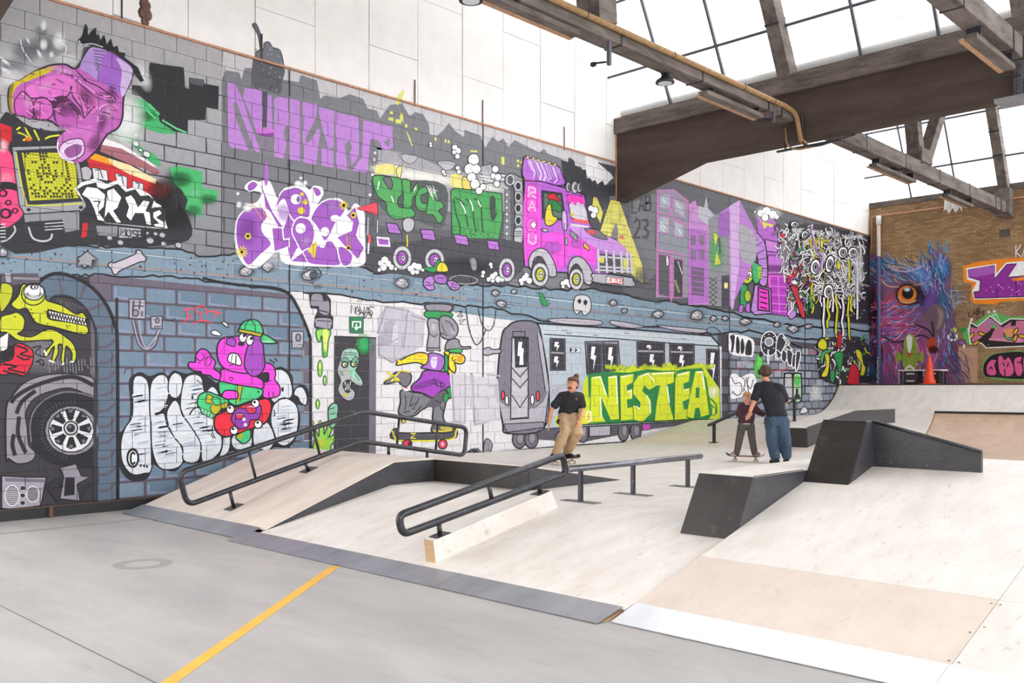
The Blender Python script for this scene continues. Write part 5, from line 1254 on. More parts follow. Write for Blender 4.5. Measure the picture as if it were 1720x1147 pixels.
u.f('34433c', '305 400 450 420 480 620 310 600', 0, 2.6, '3b2442'); u.f('587064', '320 420 440 435 460 600 330 590')
u.f('c62530', '350 430 400 420 420 450 445 470 420 480 360 465', 1, 1.2); u.f('2d7a3e', '350 480 400 470 450 520 440 560 390 540 360 560', 1, 1.2); u.f('d6c43c', '340 520 370 500 385 580 420 600 400 640 350 660 325 620', 1, 1.6)
u.f('c9c2ce', '490 430 600 440 640 560 650 640 520 600', 0, 2.2, '5b3a68'); u.f('e73cb4', '495 435 600 445 620 490 590 500 570 480 550 510 530 480 510 500', 1); u.f('e0554f', '530 605 650 620 655 645 540 630'); 
for i in range(6): a = i; u.ln('d9cc3a', [(530, 575), (530 + 22 * math.cos(a), 575 + 22 * math.sin(a))], 1.6)
u.ln('d9d6dc', '515 650 650 670', 4); u.f('c8a8d8', '455 560 485 560 490 680 460 680', 1, 1.4)
for x in (500, 548, 582): u.el('b9b7be', x, 372 + (x - 500) * .06, 20 if x != 548 else 26, 36 if x != 548 else 46, 0, 2, '3a3940'); u.el('55545b', x + 5, 374, 10, 24)
u.f('c08ad4', '510 660 640 690 860 770 960 880 940 910 700 820 560 720', 1); u.f('6a6870', '620 680 720 690 790 760 690 740', 1, 1.2); u.f('d24a5c', '640 695 690 690 710 715 660 720', 1)
u.f('8f8d96', '515 690 565 730 565 775 515 735', 0, 1.4); u.f('d4c83c', '615 780 655 820 650 845 615 815', 0, 1.4); u.f('cfcdd3', '310 680 345 685 345 705 310 700', 0, 1.2)
u.ln('5b3a68', '470 640 475 960', 1.4); u.ln('5b3a68', '300 680 300 960', 1.4); u.f('9a97a0', '478 750 495 750 495 800 478 795', 1, 1)
# fenders, wheels, bull bar
u.f('b3b1b8', '205 930 230 860 290 825 350 850 400 940 410 1030 355 1030 340 960 300 890 250 900 225 980', 1, 1.8); u.f('3c3b42', '235 960 260 900 300 890 340 960 345 1030 240 1040', 1)
u.f('b3b1b8', '500 960 530 900 580 885 630 920 680 1010 670 1090 620 1080 600 990 560 940 520 980 505 1040', 1, 1.8); u.f('3c3b42', '520 1000 545 950 580 950 600 1000 610 1070 520 1070', 1)
wheel(292, 1020, 64, 90, 'b9b83a'); wheel(560, 1055, 54, 80, 'b9b83a')
u.f('4c4a52', '720 860 960 890 965 1010 720 1000'); u.f('d9cc45', '725 890 765 895 765 935 728 930'); u.f('d9cc45', '905 900 950 910 950 990 908 985')
for x in (720, 780, 835, 890, 935, 962): u.ln('c9c7cf', [(x, 830 + (x - 720) * .12), (x + 8, 1010)], 3.4); 
for p in ('715 885 970 905', '715 960 970 975', '700 985 970 1000'): u.ln('bdbbc4', p, 3)
u.f('a9a7b0', '690 1010 950 1040 980 1060 975 1110 700 1080 680 1050', 1, 1.8); u.f('f0eeee', '780 1035 905 1045 905 1095 780 1085', 0, 1.2); text(u, 'VEZER', 'c8323e', 790, 1045, 905, 1055, 36, 34, 1.3, .15)
u.build()

u = mural('painted_street_houses', 'purple street houses with yellow street lamp light', (840, 230, S4))
u.f('6b6b70', '955 500 1165 400 1165 1000 1080 1080 960 900')
u.f('d6cf6a', '815 470 880 470 1050 950 1060 1090 1000 1040 900 960 850 800 740 700', 0); u.f('d0c95c', '690 445 715 450 760 560 740 640 680 520'); u.gl('e6e070', 850, 560, 60, 110, .9); u.gl('6b6b70', 1040, 1040, 60, 90, .7)
jp = [(1000, 380)]
for y in range(540, 1080, 33): u.ln('8f8a52', [(760 - (y - 540) * .0, y), (900 + (y - 540) * .28, y + 16)], .8); u.k -= 1
u.k += 1
for i in range(40): x = 760 + random.random() * 180; y = 530 + random.random() * 420; u.ln('9a9558', [(x, y), (x, y + 30)], .7); u.k -= 1
u.k += 1
u.f('6f6a74', '810 440 860 435 870 470 815 465', 1); u.f('77757f', '820 730 860 640 870 780 830 790', 1); u.f('d8646a', '880 740 910 730 910 760', 1)
puff(((670, 530, 22), (700, 545, 28), (690, 580, 22)))
u.f('74747a', '960 490 1160 420 1150 1020 1000 740'); text(u, 'LAB', '45454b', 975, 455, 1125, 430, 110, 110, 3.4, .2); text(u, '23', '45454b', 990, 610, 1110, 615, 135, 130, 4.2, .25); u.ln('3c3c42', '1160 400 1150 820', 1.8); u.ln('3c3c42', '1000 1075 1120 1090', 2)
u.at(1060, 280, 4.0975)
u.f('8b8f99', '175 170 290 160 390 240 390 900 170 900')
for p in ('195 190 270 190 270 290 190 280', '295 215 365 260 365 350 295 310', '185 340 260 350 260 460 185 450', '295 370 360 400 360 490 295 480'): u.f('a9b0ba', p, 0, 2.2, 'b77fb4')
for p in ('210 220 240 250', '305 250 340 290', '200 380 240 430', '310 410 340 460', '200 410 230 450'): u.ln('d3dae2', p, 2)
for p in ('180 165 290 160 390 240 385 290', '180 310 280 340 390 410', '280 180 275 340', '175 570 280 590 390 620', '180 160 175 900', '275 600 275 930'): u.ln('c07ab8', p, 3)
u.f('56565e', '185 600 265 610 265 900 185 880', 0, 2, 'b86aa8'); u.f('3e3e46', '290 630 355 640 355 900 290 900', 0, 2, 'b86aa8'); u.f('e6e8ea', '240 620 250 610 258 670 240 680', 1, 1); u.ln('8a8f5a', '300 780 330 870', 4); u.ln('c9ccd0', '320 650 350 740', 1.6)
u.f('c98ad0', '395 260 440 230 450 270 500 290 540 330 590 360 590 950 390 950'); u.f('b06fc0', '400 420 520 440 530 940 390 940'); u.gl('d8a8de', 460, 340, 90, 90, .7)
u.f('b9b9c4', '460 270 500 280 515 200 530 290 590 350 580 480 520 400 460 350')
for x, y in ((410, 470), (470, 470), (410, 570), (470, 570)): u.f('76707e', [(x, y), (x + 32, y + 5), (x + 32, y + 70), (x, y + 65)], 0, 1, '9a5aa8')
u.f('6f5a78', '410 690 500 700 500 890 415 880'); 
for i in range(5): u.ln('a86ab8', [(415, 710 + i * 38), (495, 720 + i * 38)], 1.6)
u.f('8b8a92', '530 360 600 320 680 480 680 960 530 960'); u.gl('6bbf7a', 585, 590, 70, 150, .7); u.f('d6d24a', '560 450 600 470 580 560 620 670 570 680 580 580', 0, 1.6, '3a8a4a'); u.ln('4a3a5c', '605 490 610 600', 2.6)
for i in range(6):
    u.ln('2d2c32', [(535, 760 + i * 34), (590, 800 + i * 34)], 1.1); u.ln('2d2c32', [(590, 760 + i * 34), (535, 800 + i * 34)], 1.1)
u.f('47464e', '620 750 675 745 675 960 620 960'); u.el('e3d98a', 646, 818, 8, 22); u.el('e3d98a', 658, 818, 6, 22)
u.f('b57acb', '600 320 745 230 860 450 850 640 690 960 680 960 680 330', 0); u.f('9a5fb4', '600 330 675 300 675 480 600 480'); u.f('cfa8dc', '675 270 745 230 740 700 700 980 685 980'); u.f('a6a3ad', '740 400 850 470 850 650 760 640', 1)
u.f('4a4950', '200 0 200 0 200 0') if 0 else None
u.build()

u = mural('painted_chimney_beast', 'lime imp beside a magenta factory chimney', (1060, 280, 4.0975))
u.f('b05cc4', '860 330 980 360 1050 520 1040 760 940 760 880 520'); u.f('d45ac8', '935 745 1060 750 1130 1030 970 1010'); u.f('b03cb8', '960 760 1060 760 1100 1030 970 1010')
for y in (820, 880, 940, 990): u.ln('d98ad8', [(950, y), (1110, y + 10)], 1.2)
u.ln('d98ad8', '1010 760 1020 1010', 1.2); u.f('c57ad2', '920 500 1005 520 1005 590 930 580', 0, 1.4); u.f('bf6ecb', '940 610 1040 610 1040 740 940 740', 0, 1.4)
for x in range(950, 1040, 16): u.el('8a3f98', x, 700, 6, 24, 0, .8)
u.f('b884d0', '810 500 820 460 850 450 900 490 930 580 935 800 880 800 870 640 840 570', 1, 2); 
for p in ('820 530 870 500', '840 560 900 520', '860 600 920 570', '870 640 930 630', '875 700 935 700', '878 760 935 760'): u.ln('5a3468', p, 1.6, 1)
u.gl('f2f1f3', 940, 320, 110, 60, .95); puff(((890, 320, 26), (930, 310, 34), (975, 330, 30), (920, 350, 26), (1000, 345, 18), (850, 310, 10))); u.f('d8d24a', '885 370 980 400 960 420 940 400 915 430 900 390')
u.f('bcc832', '740 700 760 650 800 640 835 680 840 760 800 810 760 790', 1, 1.8); u.f('3fae6a', '830 660 870 670 900 700 880 790 840 790', 1, 1.6); u.el('f0f0ea', 765, 745, 16, 20, 0, 1.4); u.el('f0f0ea', 815, 740, 16, 20, 0, 1.4); u.el('k', 770, 748, 6, 9); u.el('k', 812, 745, 6, 9); u.f('b46ac0', '785 760 800 740 805 780', 1, 1); u.ln('k', '760 790 800 805 830 785', 1.8, 1)
u.f('2f9a58', '755 820 800 830 790 960 750 970', 1, 1.6); u.el('a9bb2e', 800, 890, 24, 40, 0, 1.4); u.f('b46ac8', '740 960 770 950 765 1000 740 1000', 1, 1.2); u.f('b46ac8', '790 950 815 940 815 1000 790 995', 1, 1.2)
for i in range(5): u.ln('bcc832', [(870, 700 + i * 16), (900, 690 + i * 18)], 2)
u.f('b884d0', '850 810 960 840 965 1010 850 1020 820 990', 0, 2); u.f('e63cc8', '875 830 945 850 950 995 870 985', 0, 2.4); 
for y in (860, 895, 930, 965): u.ln('k', [(885, y), (935, y + 12)], 2.2)
u.f('b884d0', '1075 810 1090 880 1130 960 1130 1030 1080 1030', 1, 1.6)
u.build()

# --- tangle of black and white creatures
u = mural('painted_creature_tangle', 'dense tangle of black and white creatures', (1060, 280, 4.0975))
u.f('2f2e34', '1200 390 1330 400 1640 490 1640 1080 1400 1060 1130 1030 1060 800 1030 500 1060 420'); u.f('2a292e', '1000 460 1080 420 1220 400 1260 600 1100 800 1040 700')
random.seed(21)
def tangle(n, box, cols, L, w, bend=1.0):
    x0, y0, x1, y1 = box
    for i in range(n):
        x, y = random.uniform(x0, x1), random.uniform(y0, y1); a = random.uniform(0, 6.28); pts = [(x, y)]
        for k in range(random.randint(3, 6)):
            a += random.uniform(-bend, bend); x += L * math.cos(a) * .7; y += L * math.sin(a) + L * .25; pts.append((x, y))
        c = random.choice(cols)
        u.ln('1d1c20', pts, w * 1.75, 1); u.ln(c, pts, w * random.uniform(.8, 1.3), 1); u.k -= 1
        if i % 12 == 11: u.k += 2
for y in range(480, 1000, 90):
    x = 1045 + (y - 480) * .16; u.f('c82a3c', [(x - 30, y), (x, y - 30), (x + 40, y - 20), (x + 50, y + 20), (x + 10, y + 30), (x + 30, y + 50), (x - 20, y + 45), (x - 10, y + 20)], 1, 1.4); u.f('e7e6e8', [(x + 10, y + 40), (x + 60, y + 20), (x + 90, y + 50), (x + 60, y + 80), (x + 20, y + 75)], 1, 1.6)
tangle(200, (1020, 410, 1240, 720), ['e9e8ea', 'dddce0', 'c4c2c8', '8d8b92', '3a3940'], 15, 1.8, 1.3); tangle(150, (1090, 600, 1260, 960), ['e9e8ea', 'd9d8dc', '3f9a55', 'c03040', '9a5fb4', '3a3940', 'b7b5bb'], 16, 1.7, 1.2)
tangle(220, (1230, 460, 1420, 900), ['e9e8ea', 'dad9dd', 'b7b5bb', 'c8c02c', 'cfcdd3', '77757d'], 17, 1.9, 1.1); tangle(220, (1400, 470, 1580, 900), ['efeef0', 'dddce0', 'b1afb5', '8b8990', 'dddce0'], 16, 1.9, 1.2)
for x, y, rx, ry in ((1190, 470, 26, 30), (1260, 690, 34, 54), (1360, 670, 30, 60), (1450, 590, 34, 40), (1520, 590, 34, 36), (1120, 400, 30, 24), (1350, 860, 34, 50)): u.el('f0eff1', x, y, rx, ry, 10, 2.2); u.el('9a98a0', x + 3, y + 4, rx * .55, ry * .6, 0, 1.6); u.el('k', x + 3, y, rx * .22, ry * .3)
u.ln('9a5fb4', '1230 400 1250 520 1300 640 1280 720', 2.6, 1); u.f('d6cc2a', '1300 500 1315 520 1310 560 1298 550', 1, 1); u.f('d6cc2a', '1415 640 1435 680 1425 710 1410 690', 1, 1)
for x, y0, y1, c in ((1240, 800, 1010, 'c8c42a'), (1490, 640, 800, 'c8c42a'), (1350, 900, 1110, 'c8c42a'), (1410, 880, 1150, 'cfc92c'), (1490, 900, 1160, 'c8c42a'), (1450, 900, 1180, 'dedde0'), (1320, 900, 1180, 'e2e1e4'), (1550, 640, 1050, 'e9e8ea'), (1385, 860, 1000, 'e2e1e4'), (1230, 880, 980, '3f9a55'), (1510, 880, 1000, 'c8c42a')): 
    p = [(x + random.uniform(-8, 8), y0 + (y1 - y0) * k / 5) for k in range(6)]; u.ln('1d1c20', p, 5, 1); u.ln(c, p, 3, 1)
u.f('c03040', '1090 820 1140 840 1150 900 1180 960 1190 1040 1160 1020 1120 900', 1, 1.4)
u.gl('d9d8dc', 1560, 700, 40, 200, .5)
for i in range(60): x = random.uniform(1420, 1610); y = random.uniform(480, 1040); u.ln('e4e3e6', [(x, y), (x + random.uniform(-8, 8), y + random.uniform(4, 16))], 1); u.k -= 1
u.k += 1
for i in range(10): x = random.uniform(1040, 1600); u.gl('e9e8ea', x, 430 + (x - 1040) * .1, 24, 24, .5)
u.at(1180, 480, 5.2133)
u.f('2f2e34', '1010 470 1100 450 1420 470 1430 780 1360 860 1240 860 1140 860 1030 800 1000 640', 1); tangle(90, (1010, 460, 1420, 800), ['c8c42a', '3f9a55', 'dad9dd', 'e2e1e4', '7d7b83', '2f2e34', '9d9aa2'], 18, 2.0, 1.0)
u.f('c8c42a', '1000 500 1040 460 1080 500 1070 560 1010 550', 1, 1.6); u.f('b82434', '1280 720 1310 680 1360 740 1370 860 1260 855 1270 780', 1, 1.4); u.f('b82434', '1190 400 1210 440 1200 540 1170 540 1170 470', 1, 1.2); u.f('c8c42a', '1330 550 1380 580 1400 680 1420 720 1400 790 1370 780 1380 690 1340 620', 1, 1.6); u.f('3f9a55', '1020 610 1070 560 1130 570 1060 610 1040 700', 1, 1.4); u.f('2f8a4a', '1110 740 1150 750 1140 840 1110 830', 1, 1.4); u.f('2f8a4a', '1140 600 1220 590 1200 760 1190 820 1170 700', 1, 1.4)
u.f('c8c42a', '1060 600 1100 610 1100 700 1080 790 1030 790 1070 700', 1, 1.4); u.f('2b2a2f', '1270 540 1360 480 1400 560 1330 560 1290 620', 1, 1.2); u.f('26252a', '1360 780 1450 790 1450 850 1360 850')
u.build()
# ================================================================== MURAL FIGURES, LOWER MIDDLE
u = mural('painted_slime_pipe_door', 'grey pipe dripping slime beside a dark door with a ghoul', (340, 460, S4))
u.f('26242a', '785 135 905 135 950 190 950 300 968 320 965 400 945 420 840 410 825 390 830 320 850 280 850 260 800 255 790 180'); u.f('8f8896', '805 180 820 150 880 155 895 200 935 205 930 300 865 285 860 240 805 235', 1); u.f('9a94a2', '840 330 950 335 948 395 935 405 845 390 838 370', 1)
u.ln('26242a', '860 270 930 285', 2); u.ln('26242a', '845 345 955 352', 1.6)
u.f('8ccf5a', '845 415 945 420 930 500 922 600 905 615 890 600 885 470 875 470 870 500 850 490', 1, 2.2, '2b6b3a'); u.f('d5e06a', '890 425 930 425 915 580 900 560', 1); u.gl('4fae5a', 900, 590, 20, 40, .6)
for x, y, rx, ry in ((870, 700, 17, 60), (905, 790, 11, 36), (853, 965, 13, 34), (812, 1105, 10, 16), (870, 1100, 9, 14)): u.el('8fc24a', x, y, rx, ry, 0, 1.8, '2b6b3a'); u.el('d9e27a', x - 2, y - ry * .3, rx * .4, ry * .35)
u.f('8ccf4a', '820 1300 830 1220 800 1170 830 1150 860 1200 865 1120 895 1110 900 1190 930 1120 965 1130 935 1210 985 1180 1000 1220 950 1270 940 1310', 1, 2.2, '2b4b2a'); u.gl('d9dc4a', 880, 1250, 60, 50, .7)
u.f('3c3940', '975 460 1285 472 1282 1330 970 1330'); u.f('6d6674', '1232 478 1283 480 1282 1330 1228 1330'); u.f('37353b', '985 470 1230 478 1225 1330 980 1330'); u.gl('2fae62', 1195, 520, 70, 90, .95); u.f('3c3940', '1228 478 1236 478 1232 1330 1224 1330'); u.ln('k', '975 462 1285 474', 2)
# ghoul face
u.f('a7aaae', '1015 640 1035 570 1080 548 1140 555 1160 610 1150 680 1130 740 1185 800 1182 830 1150 830 1100 800 1110 850 1130 880 1115 930 1070 940 1020 900 1000 850 1020 790 995 720', 1, 2.2, '1f1e22')
u.f('93c9ae', '1060 570 1130 560 1155 610 1145 680 1130 720 1170 775 1180 808 1130 780 1090 745 1085 650', 1)
for x_, y_ in ((1052, 668), (1118, 664)): u.el('5f8f78', x_, y_, 26, 28, 0, 1.4); u.el('f0e9b8', x_, y_ + 4, 17, 17, 0, 1.4); u.el('k', x_ + 4, y_ + 6, 7, 7)
u.f('6f9f88', '1015 640 1060 620 1095 655 1050 648', 1, 1.2); u.f('6f9f88', '1100 655 1125 615 1152 625 1135 650', 1, 1.2)
for p in ('1040 590 1090 582 1140 590', '1035 605 1085 598 1145 606', '1010 720 1040 735', '1015 740 1045 750', '1125 745 1160 790'): u.ln('3f5f50', p, 1.5, 1)
u.f('2a2a2c', '1040 810 1075 785 1105 800 1100 860 1070 880 1045 850', 1, 1.4); u.el('8a8f90', 1075, 835, 16, 26)
for p in ('1025 580 1010 545 1045 565', '1060 556 1058 520 1085 552', '1110 552 1125 520 1135 556'): u.f('4a4d50', p, 0, 1)
for p in ('1050 800 1058 800 1056 830', '1090 795 1100 798 1092 826', '1052 860 1060 860 1058 835', '1090 866 1098 866 1096 840'): u.f('f2f0e6', p)
u.f('c9b82e', '1040 880 1080 890 1070 910 1045 905'); u.ln('c9b82e', '1040 720 1065 740', 1.6)
u.f('7fb79c', '930 1010 960 960 1000 970 1000 1040 980 1130 940 1130', 1, 2, '1f2a24'); 
for p in ('940 1000 980 990', '945 1040 985 1030', '950 1080 985 1070'): u.ln('1f2a24', p, 1.5)
u.f('2c7a4c', '1088 318 1190 320 1188 440 1090 436', 0, 1.4, '1d4a30'); u.ln('f0f2f0', '1110 395 1110 355 1168 355 1168 395 1150 395', 2.2); u.f('f0f2f0', '1118 395 1158 395 1138 420'); u.ln('f0f2f0', '1138 370 1138 400', 2.2)
text(u, 'NAWAS', '26252a', 1100, 235, 1260, 245, 60, 60, 1.3, -.1, 6); u.el('26252a', 1165, 198, 22, 8); u.el('d6d3d5', 1165, 198, 17, 5); u.ln('26252a', '1150 300 1190 285 1200 330 1230 280 1250 320 1220 330', 1.2, 1)
u.at(500, 500, S4)
u.f('b9b4be', '590 150 660 60 820 90 940 150 930 350 820 420 700 470 600 440 610 300', 0); u.f('a69fae', '640 180 700 160 680 350 610 360'); u.f('cbc7cf', '690 210 740 200 740 330 690 330')
for p in ('590 270 650 70 820 95 790 160', '830 130 950 165', '600 280 600 420 700 480 800 430', '700 180 690 330 740 300', '810 130 780 380'): u.ln('958e9d', p, 2.2)
u.f('c5c1c9', '1120 560 1480 600 1500 900 1320 950 1310 800 1240 800 1240 930 1160 920'); 
for p in ('1140 570 1160 920 1235 930 1240 690 1235 560', '1290 560 1310 940 1400 920', '1400 660 1470 650 1480 780', '1400 570 1500 580'): u.ln('aaa3b0', p, 2.6)
u.ln('3d3b42', '1245 75 1265 220 1310 340 1350 330 1390 240', 1.8, 1); u.ln('3d3b42', '1335 75 1360 190 1410 245 1450 200 1468 80', 1.5, 1)
for p in ('1165 110 1215 100 1180 140 1230 130', '1190 170 1240 160 1200 190 1225 200', '1210 90 1215 150'): u.ln('2b2a2e', p, 1, 1)
u.f('4a494f', '1250 1147 1310 1110 1350 1147'); u.ln('k', '1250 1145 1290 1120 1310 1145 1330 1115 1360 1147', 1.6); u.f('8d8791', '1375 1147 1385 1060 1410 1045 1440 1090 1420 1147', 1, 1.4)
u.build()

u = mural('painted_long_nose_skater', 'yellow long nosed skater with purple vest on a board', (500, 500, S4))
u.f('3d3b42', '950 40 1140 40 1130 110 960 105', 1); u.f('8d8892', '955 50 1130 55 1115 105 970 100', 1, 1.6); u.f('2e8f52', '950 100 1130 110 1125 150 960 150', 1, 1.4)
u.f('9c99a1', '960 170 1000 150 1050 180 1050 300 1040 380 960 375 970 260', 1, 2); u.f('8b8891', '1050 150 1120 140 1180 200 1180 270 1130 310 1060 280', 1, 2); u.gl('d6d4d9', 1005, 220, 26, 50, .8); u.gl('d0ced4', 1150, 250, 26, 40, .7)
for p in ('975 265 1010 290 1035 265', '1065 200 1090 260', '1090 170 1130 190 1160 250', '1060 260 1110 280'): u.ln('3a383e', p, 1.6, 1)
u.f('8d8a93', '955 375 1050 370 1055 395 955 395', 0, 1.6); u.f('f0efee', '1005 395 1040 395 1030 430 1010 425')
u.f('8b8993', '1090 375 1110 320 1180 305 1210 360 1275 362 1270 378 1200 380 1100 385', 1, 2); u.f('3fa05a', '1120 385 1210 378 1205 410 1130 405', 1, 1.4)
u.f('e3cf1e', '700 430 715 412 740 425 760 460 820 430 900 405 960 420 975 470 945 500 880 480 800 490 730 500 735 470', 1, 2.2); u.f('efb03a', '880 412 930 420 930 440 890 440', 1)
u.f('e3cf1e', '1085 410 1105 395 1130 420 1130 500 1160 560 1140 570 1110 550 1120 510 1095 480', 1, 2); u.f('e9cf22', '1130 410 1200 415 1235 440 1230 480 1190 490 1160 480 1170 520 1160 555 1120 520 1115 450', 1, 2.2); u.gl('f0a040', 1200, 450, 30, 30, .8); u.el('f2f0ea', 1160, 425, 14, 8, 0, 1); u.ln('k', '1140 440 1150 470 1170 455', 1.6, 1)
u.f('2e8f52', '1090 420 1110 440 1110 540 1090 550 1080 500', 1, 1.6)
u.f('a268c2', '975 410 1070 430 1085 490 1050 545 960 530 910 515 960 480', 1, 2.2); u.f('d8c6e4', '985 450 1030 440 1020 520 990 510', 1)
u.f('9c3fb4', '940 540 1050 545 1110 560 1140 640 1110 680 1050 700 1000 740 920 705 850 690 845 650 900 600', 1, 2.4); u.f('7a2c94', '860 650 1000 600 1010 640 880 680', 1); text(u, 'SDR', '3a1446', 1000, 595, 1090, 640, 40, 44, 1.5, .1, 4)
u.f('2f8f4c', '1100 670 1180 650 1220 640 1260 630 1285 660 1280 720 1240 720 1220 690 1150 730 1110 745', 1, 2.2); u.el('c9a8b8', 1270, 705, 14, 14, 0, 1.2)
for p in ('1215 650 1230 690', '1240 640 1255 680', '1130 680 1190 700', '1130 710 1180 690'): u.ln('14401f', p, 1.6)
u.f('77757e', '760 690 820 690 850 700 920 710 1000 745 1060 690 1110 700 1100 760 1075 880 1085 920 1000 910 1000 800 920 830 870 870 800 880 745 850 760 770', 1, 2.4); u.f('5a5861', '940 800 1050 700 1100 720 1050 800 1000 810', 1)
for p in ('790 720 800 760 790 830', '850 720 830 800 860 780', '900 740 850 830', '780 850 830 840', '1050 800 1080 850', '1020 760 1060 780', '860 860 920 800'): u.ln('26242a', p, 1.6, 1)
u.f('2f8f4c', '1080 720 1110 710 1110 760 1080 770', 1, 1.4); u.f('f0efee', '780 660 810 655 820 690 785 690'); u.ln('d63a4a', '785 665 815 672', 2.2)
u.f('6d6b74', '640 630 700 570 740 550 830 560 835 620 800 660 760 640 740 620 660 640', 1, 2.2); u.ln('d9c822', '655 550 720 580 760 545 830 552', 2.6, 1); u.ln('d9c822', '690 620 720 595 750 610', 3, 1); u.ln('d9c822', '640 615 700 575', 2, 1)
for i in range(4): u.ln('d9c822', [(700 + i * 14, 600), (708 + i * 14, 620)], 2)
u.f('d9c822', '765 890 790 890 795 920 775 930', 1, 1.4); u.f('5d5b63', '1000 940 1060 920 1150 950 1170 990 1150 1010 1000 1000', 1, 2); u.ln('d9c822', '1000 985 1060 990 1150 980', 2.4); 
for i in range(6): u.ln('d9c822', [(1060 + i * 14, 955), (1066 + i * 14, 978)], 1.8)
u.f('4a4851', '705 980 730 970 760 1000 1000 1000 1120 1000 1170 960 1180 975 1130 1050 720 1050', 1, 2.2); u.ln('d9d022', '700 985 720 1040 760 1058 1120 1052 1170 990 1182 960', 2.6, 1); text(u, 'Z', 'd9d022', 835, 1005, 880, 1005, 35, 35, 2)
u.el('d8345a', 810, 1080, 34, 28, 0, 2); u.el('3a2a30', 830, 1080, 18, 18); u.el('d8345a', 1072, 1085, 32, 36, 0, 2); u.el('f0c0cc', 1070, 1085, 12, 14)
u.build()

# --- underground train with lime letters
u = mural('painted_underground_train', 'grey underground train number 23', (800, 500, 3.909))
LW_ = 1.9
u.f('55525b', '210 860 1450 800 1400 830 1090 870 690 950 400 930 240 910')
for x, y, rx, ry in ((280, 930, 44, 60), (360, 930, 44, 58), (545, 930, 30, 50), (700, 880, 34, 70), (965, 880, 36, 60), (1045, 880, 36, 58)): u.el('6d6974', x, y, rx, ry, 0, LW_); u.el('8d8994', x + 6, y - 6, rx * .5, ry * .6, 0, 1)
u.f('a8a4af', '740 830 880 825 880 905 740 912', 0, LW_); 
for i in range(5): u.ln('4a474f', [(890, 838 + i * 14), (925, 836 + i * 14)], 1.4)
u.f('c048b8', '1090 830 1145 826 1140 865 1090 870', 0, 1); u.ln('k', '150 1010 620 970 1000 945 1060 940', 2.4)
u.f('adb7c1', '390 170 700 190 1100 215 1540 250 1590 300 1600 800 440 860 475 600 430 280', 0, LW_); u.f('bac3cb', '400 185 1100 232 1540 262 1580 310 440 255'); u.gl('c9bed0', 600, 620, 160, 60, .7)
u.ln('k', '380 165 700 185 1100 215 1540 250 1595 310', 2.6); u.ln('k', '440 240 900 268 1300 300 1590 318', 1.8)
u.f('77717f', '165 260 205 190 265 155 390 165 430 280 475 600 440 860 200 890 172 820 135 600', 1, 2.6); u.f('adaab4', '400 200 432 280 478 600 445 850 420 840 450 600 405 300', 0, 1.6); u.f('aca8b2', '140 620 180 640 240 740 340 740 430 660 465 640 440 830 180 840', 0)
u.f('77717f', '135 600 180 560 235 700 210 720 150 680'); u.f('77717f', '340 720 400 700 440 620 470 610 440 680 380 730')
u.f('b9b6bf', '232 262 338 262 340 790 222 800', 0, LW_); u.f('77717f', '238 222 318 222 318 256 238 256', 0, 1.6)
u.f('33313a', '252 270 330 268 330 450 258 455', 0, 2.2); u.f('efeef0', '275 290 300 290 295 330 310 335 305 385 308 440 280 440 285 385 268 380 272 330')
for y in (460, 530, 640): u.ln('k', [(232, y), (285, y + 60 + (20 if y > 600 else 0)), (338, y)], 1.8)
u.ln('k', '222 795 340 785 340 760', 2); u.f('8a8691', '175 830 440 815 445 850 200 885', 0, 1.6)
u.el('d6404a', 173, 640, 12, 30, 0, 1.6); u.el('f0eff2', 198, 672, 11, 32, 0, 1.6); u.el('f0eff2', 366, 668, 12, 34, 0, 1.6); u.el('d6404a', 402, 645, 12, 34, 0, 1.6)
u.f('a9a5b0', '45 340 80 325 105 340 155 338 155 362 105 368 80 378 45 372', 1, 1.8)
def win(a, b, c, d, bolts, split=None):
    u.f('8d8995', [(a - 8, b - 8), (c + 8, b - 4), (c + 10, d + 8), (a - 6, d + 8)], 0, 1.8); u.f('33313a', [(a, b), (c, b + 3), (c + 2, d), (a + 2, d)], 0, 1.2)
    if split: u.ln('9d99a5', [(a, split), (c, split + 4)], 3)
    for x, y, h in bolts: u.f('efeef0', [(x, y), (x + 26, y + 2), (x + 16, y + h * .36), (x + 30, y + h * .38), (x + 10, y + h), (x + 14, y + h * .55), (x - 6, y + h * .5)])
win(490, 275, 572, 468, ((515, 290, 60), (512, 385, 75)), 360)
u.f('23222a', '612 328 680 330 680 360 612 358'); text(u, '23', 'efeef0', 622, 333, 684, 335, 20, 20, 1.7, .25)
u.f('8d8995', '712 290 930 285 945 495 725 500', 0, 1.8); win(735, 308, 812, 500, ((755, 320, 160),)); win(845, 312, 915, 500, ((868, 325, 160),)); u.ln('k', '828 290 835 500', 1.8)
win(1060, 298, 1225, 500, ((1120, 310, 36), (1140, 370, 100)), 350); win(1275, 308, 1420, 500, ((1325, 318, 36), (1335, 375, 100)), 355); win(1518, 345, 1585, 600, ((1538, 360, 210),))
for x, y in ((560, 212), (590, 232), (765, 245), (970, 232), (1345, 270)): u.ln('4a4d57', [(x, y), (x + 34, y + 3)], 1)
u.ln('4a4d57', '1500 240 1510 205 1560 195 1610 240 1625 340 1625 800', 1.6, 1)
u.f('b5adb8', '470 140 620 135 800 150 820 175 700 180 520 165', 1, 1.4); u.f('b5adb8', '880 150 1000 165 1100 190 1020 200 900 180', 1, 1.4); u.f('b5adb8', '1180 180 1300 190 1500 210 1480 232 1300 215', 1, 1.4)
u.build()
u = mural('painted_nestea_letters', 'lime graffiti letters reading NESTEA', (800, 500, 3.909), BASE + 110)
for x in range(860, 1560, 22): u.gl('c6d62a', x, 460 + random.uniform(-10, 20) + (x - 860) * -.01, 24, 22, .9)
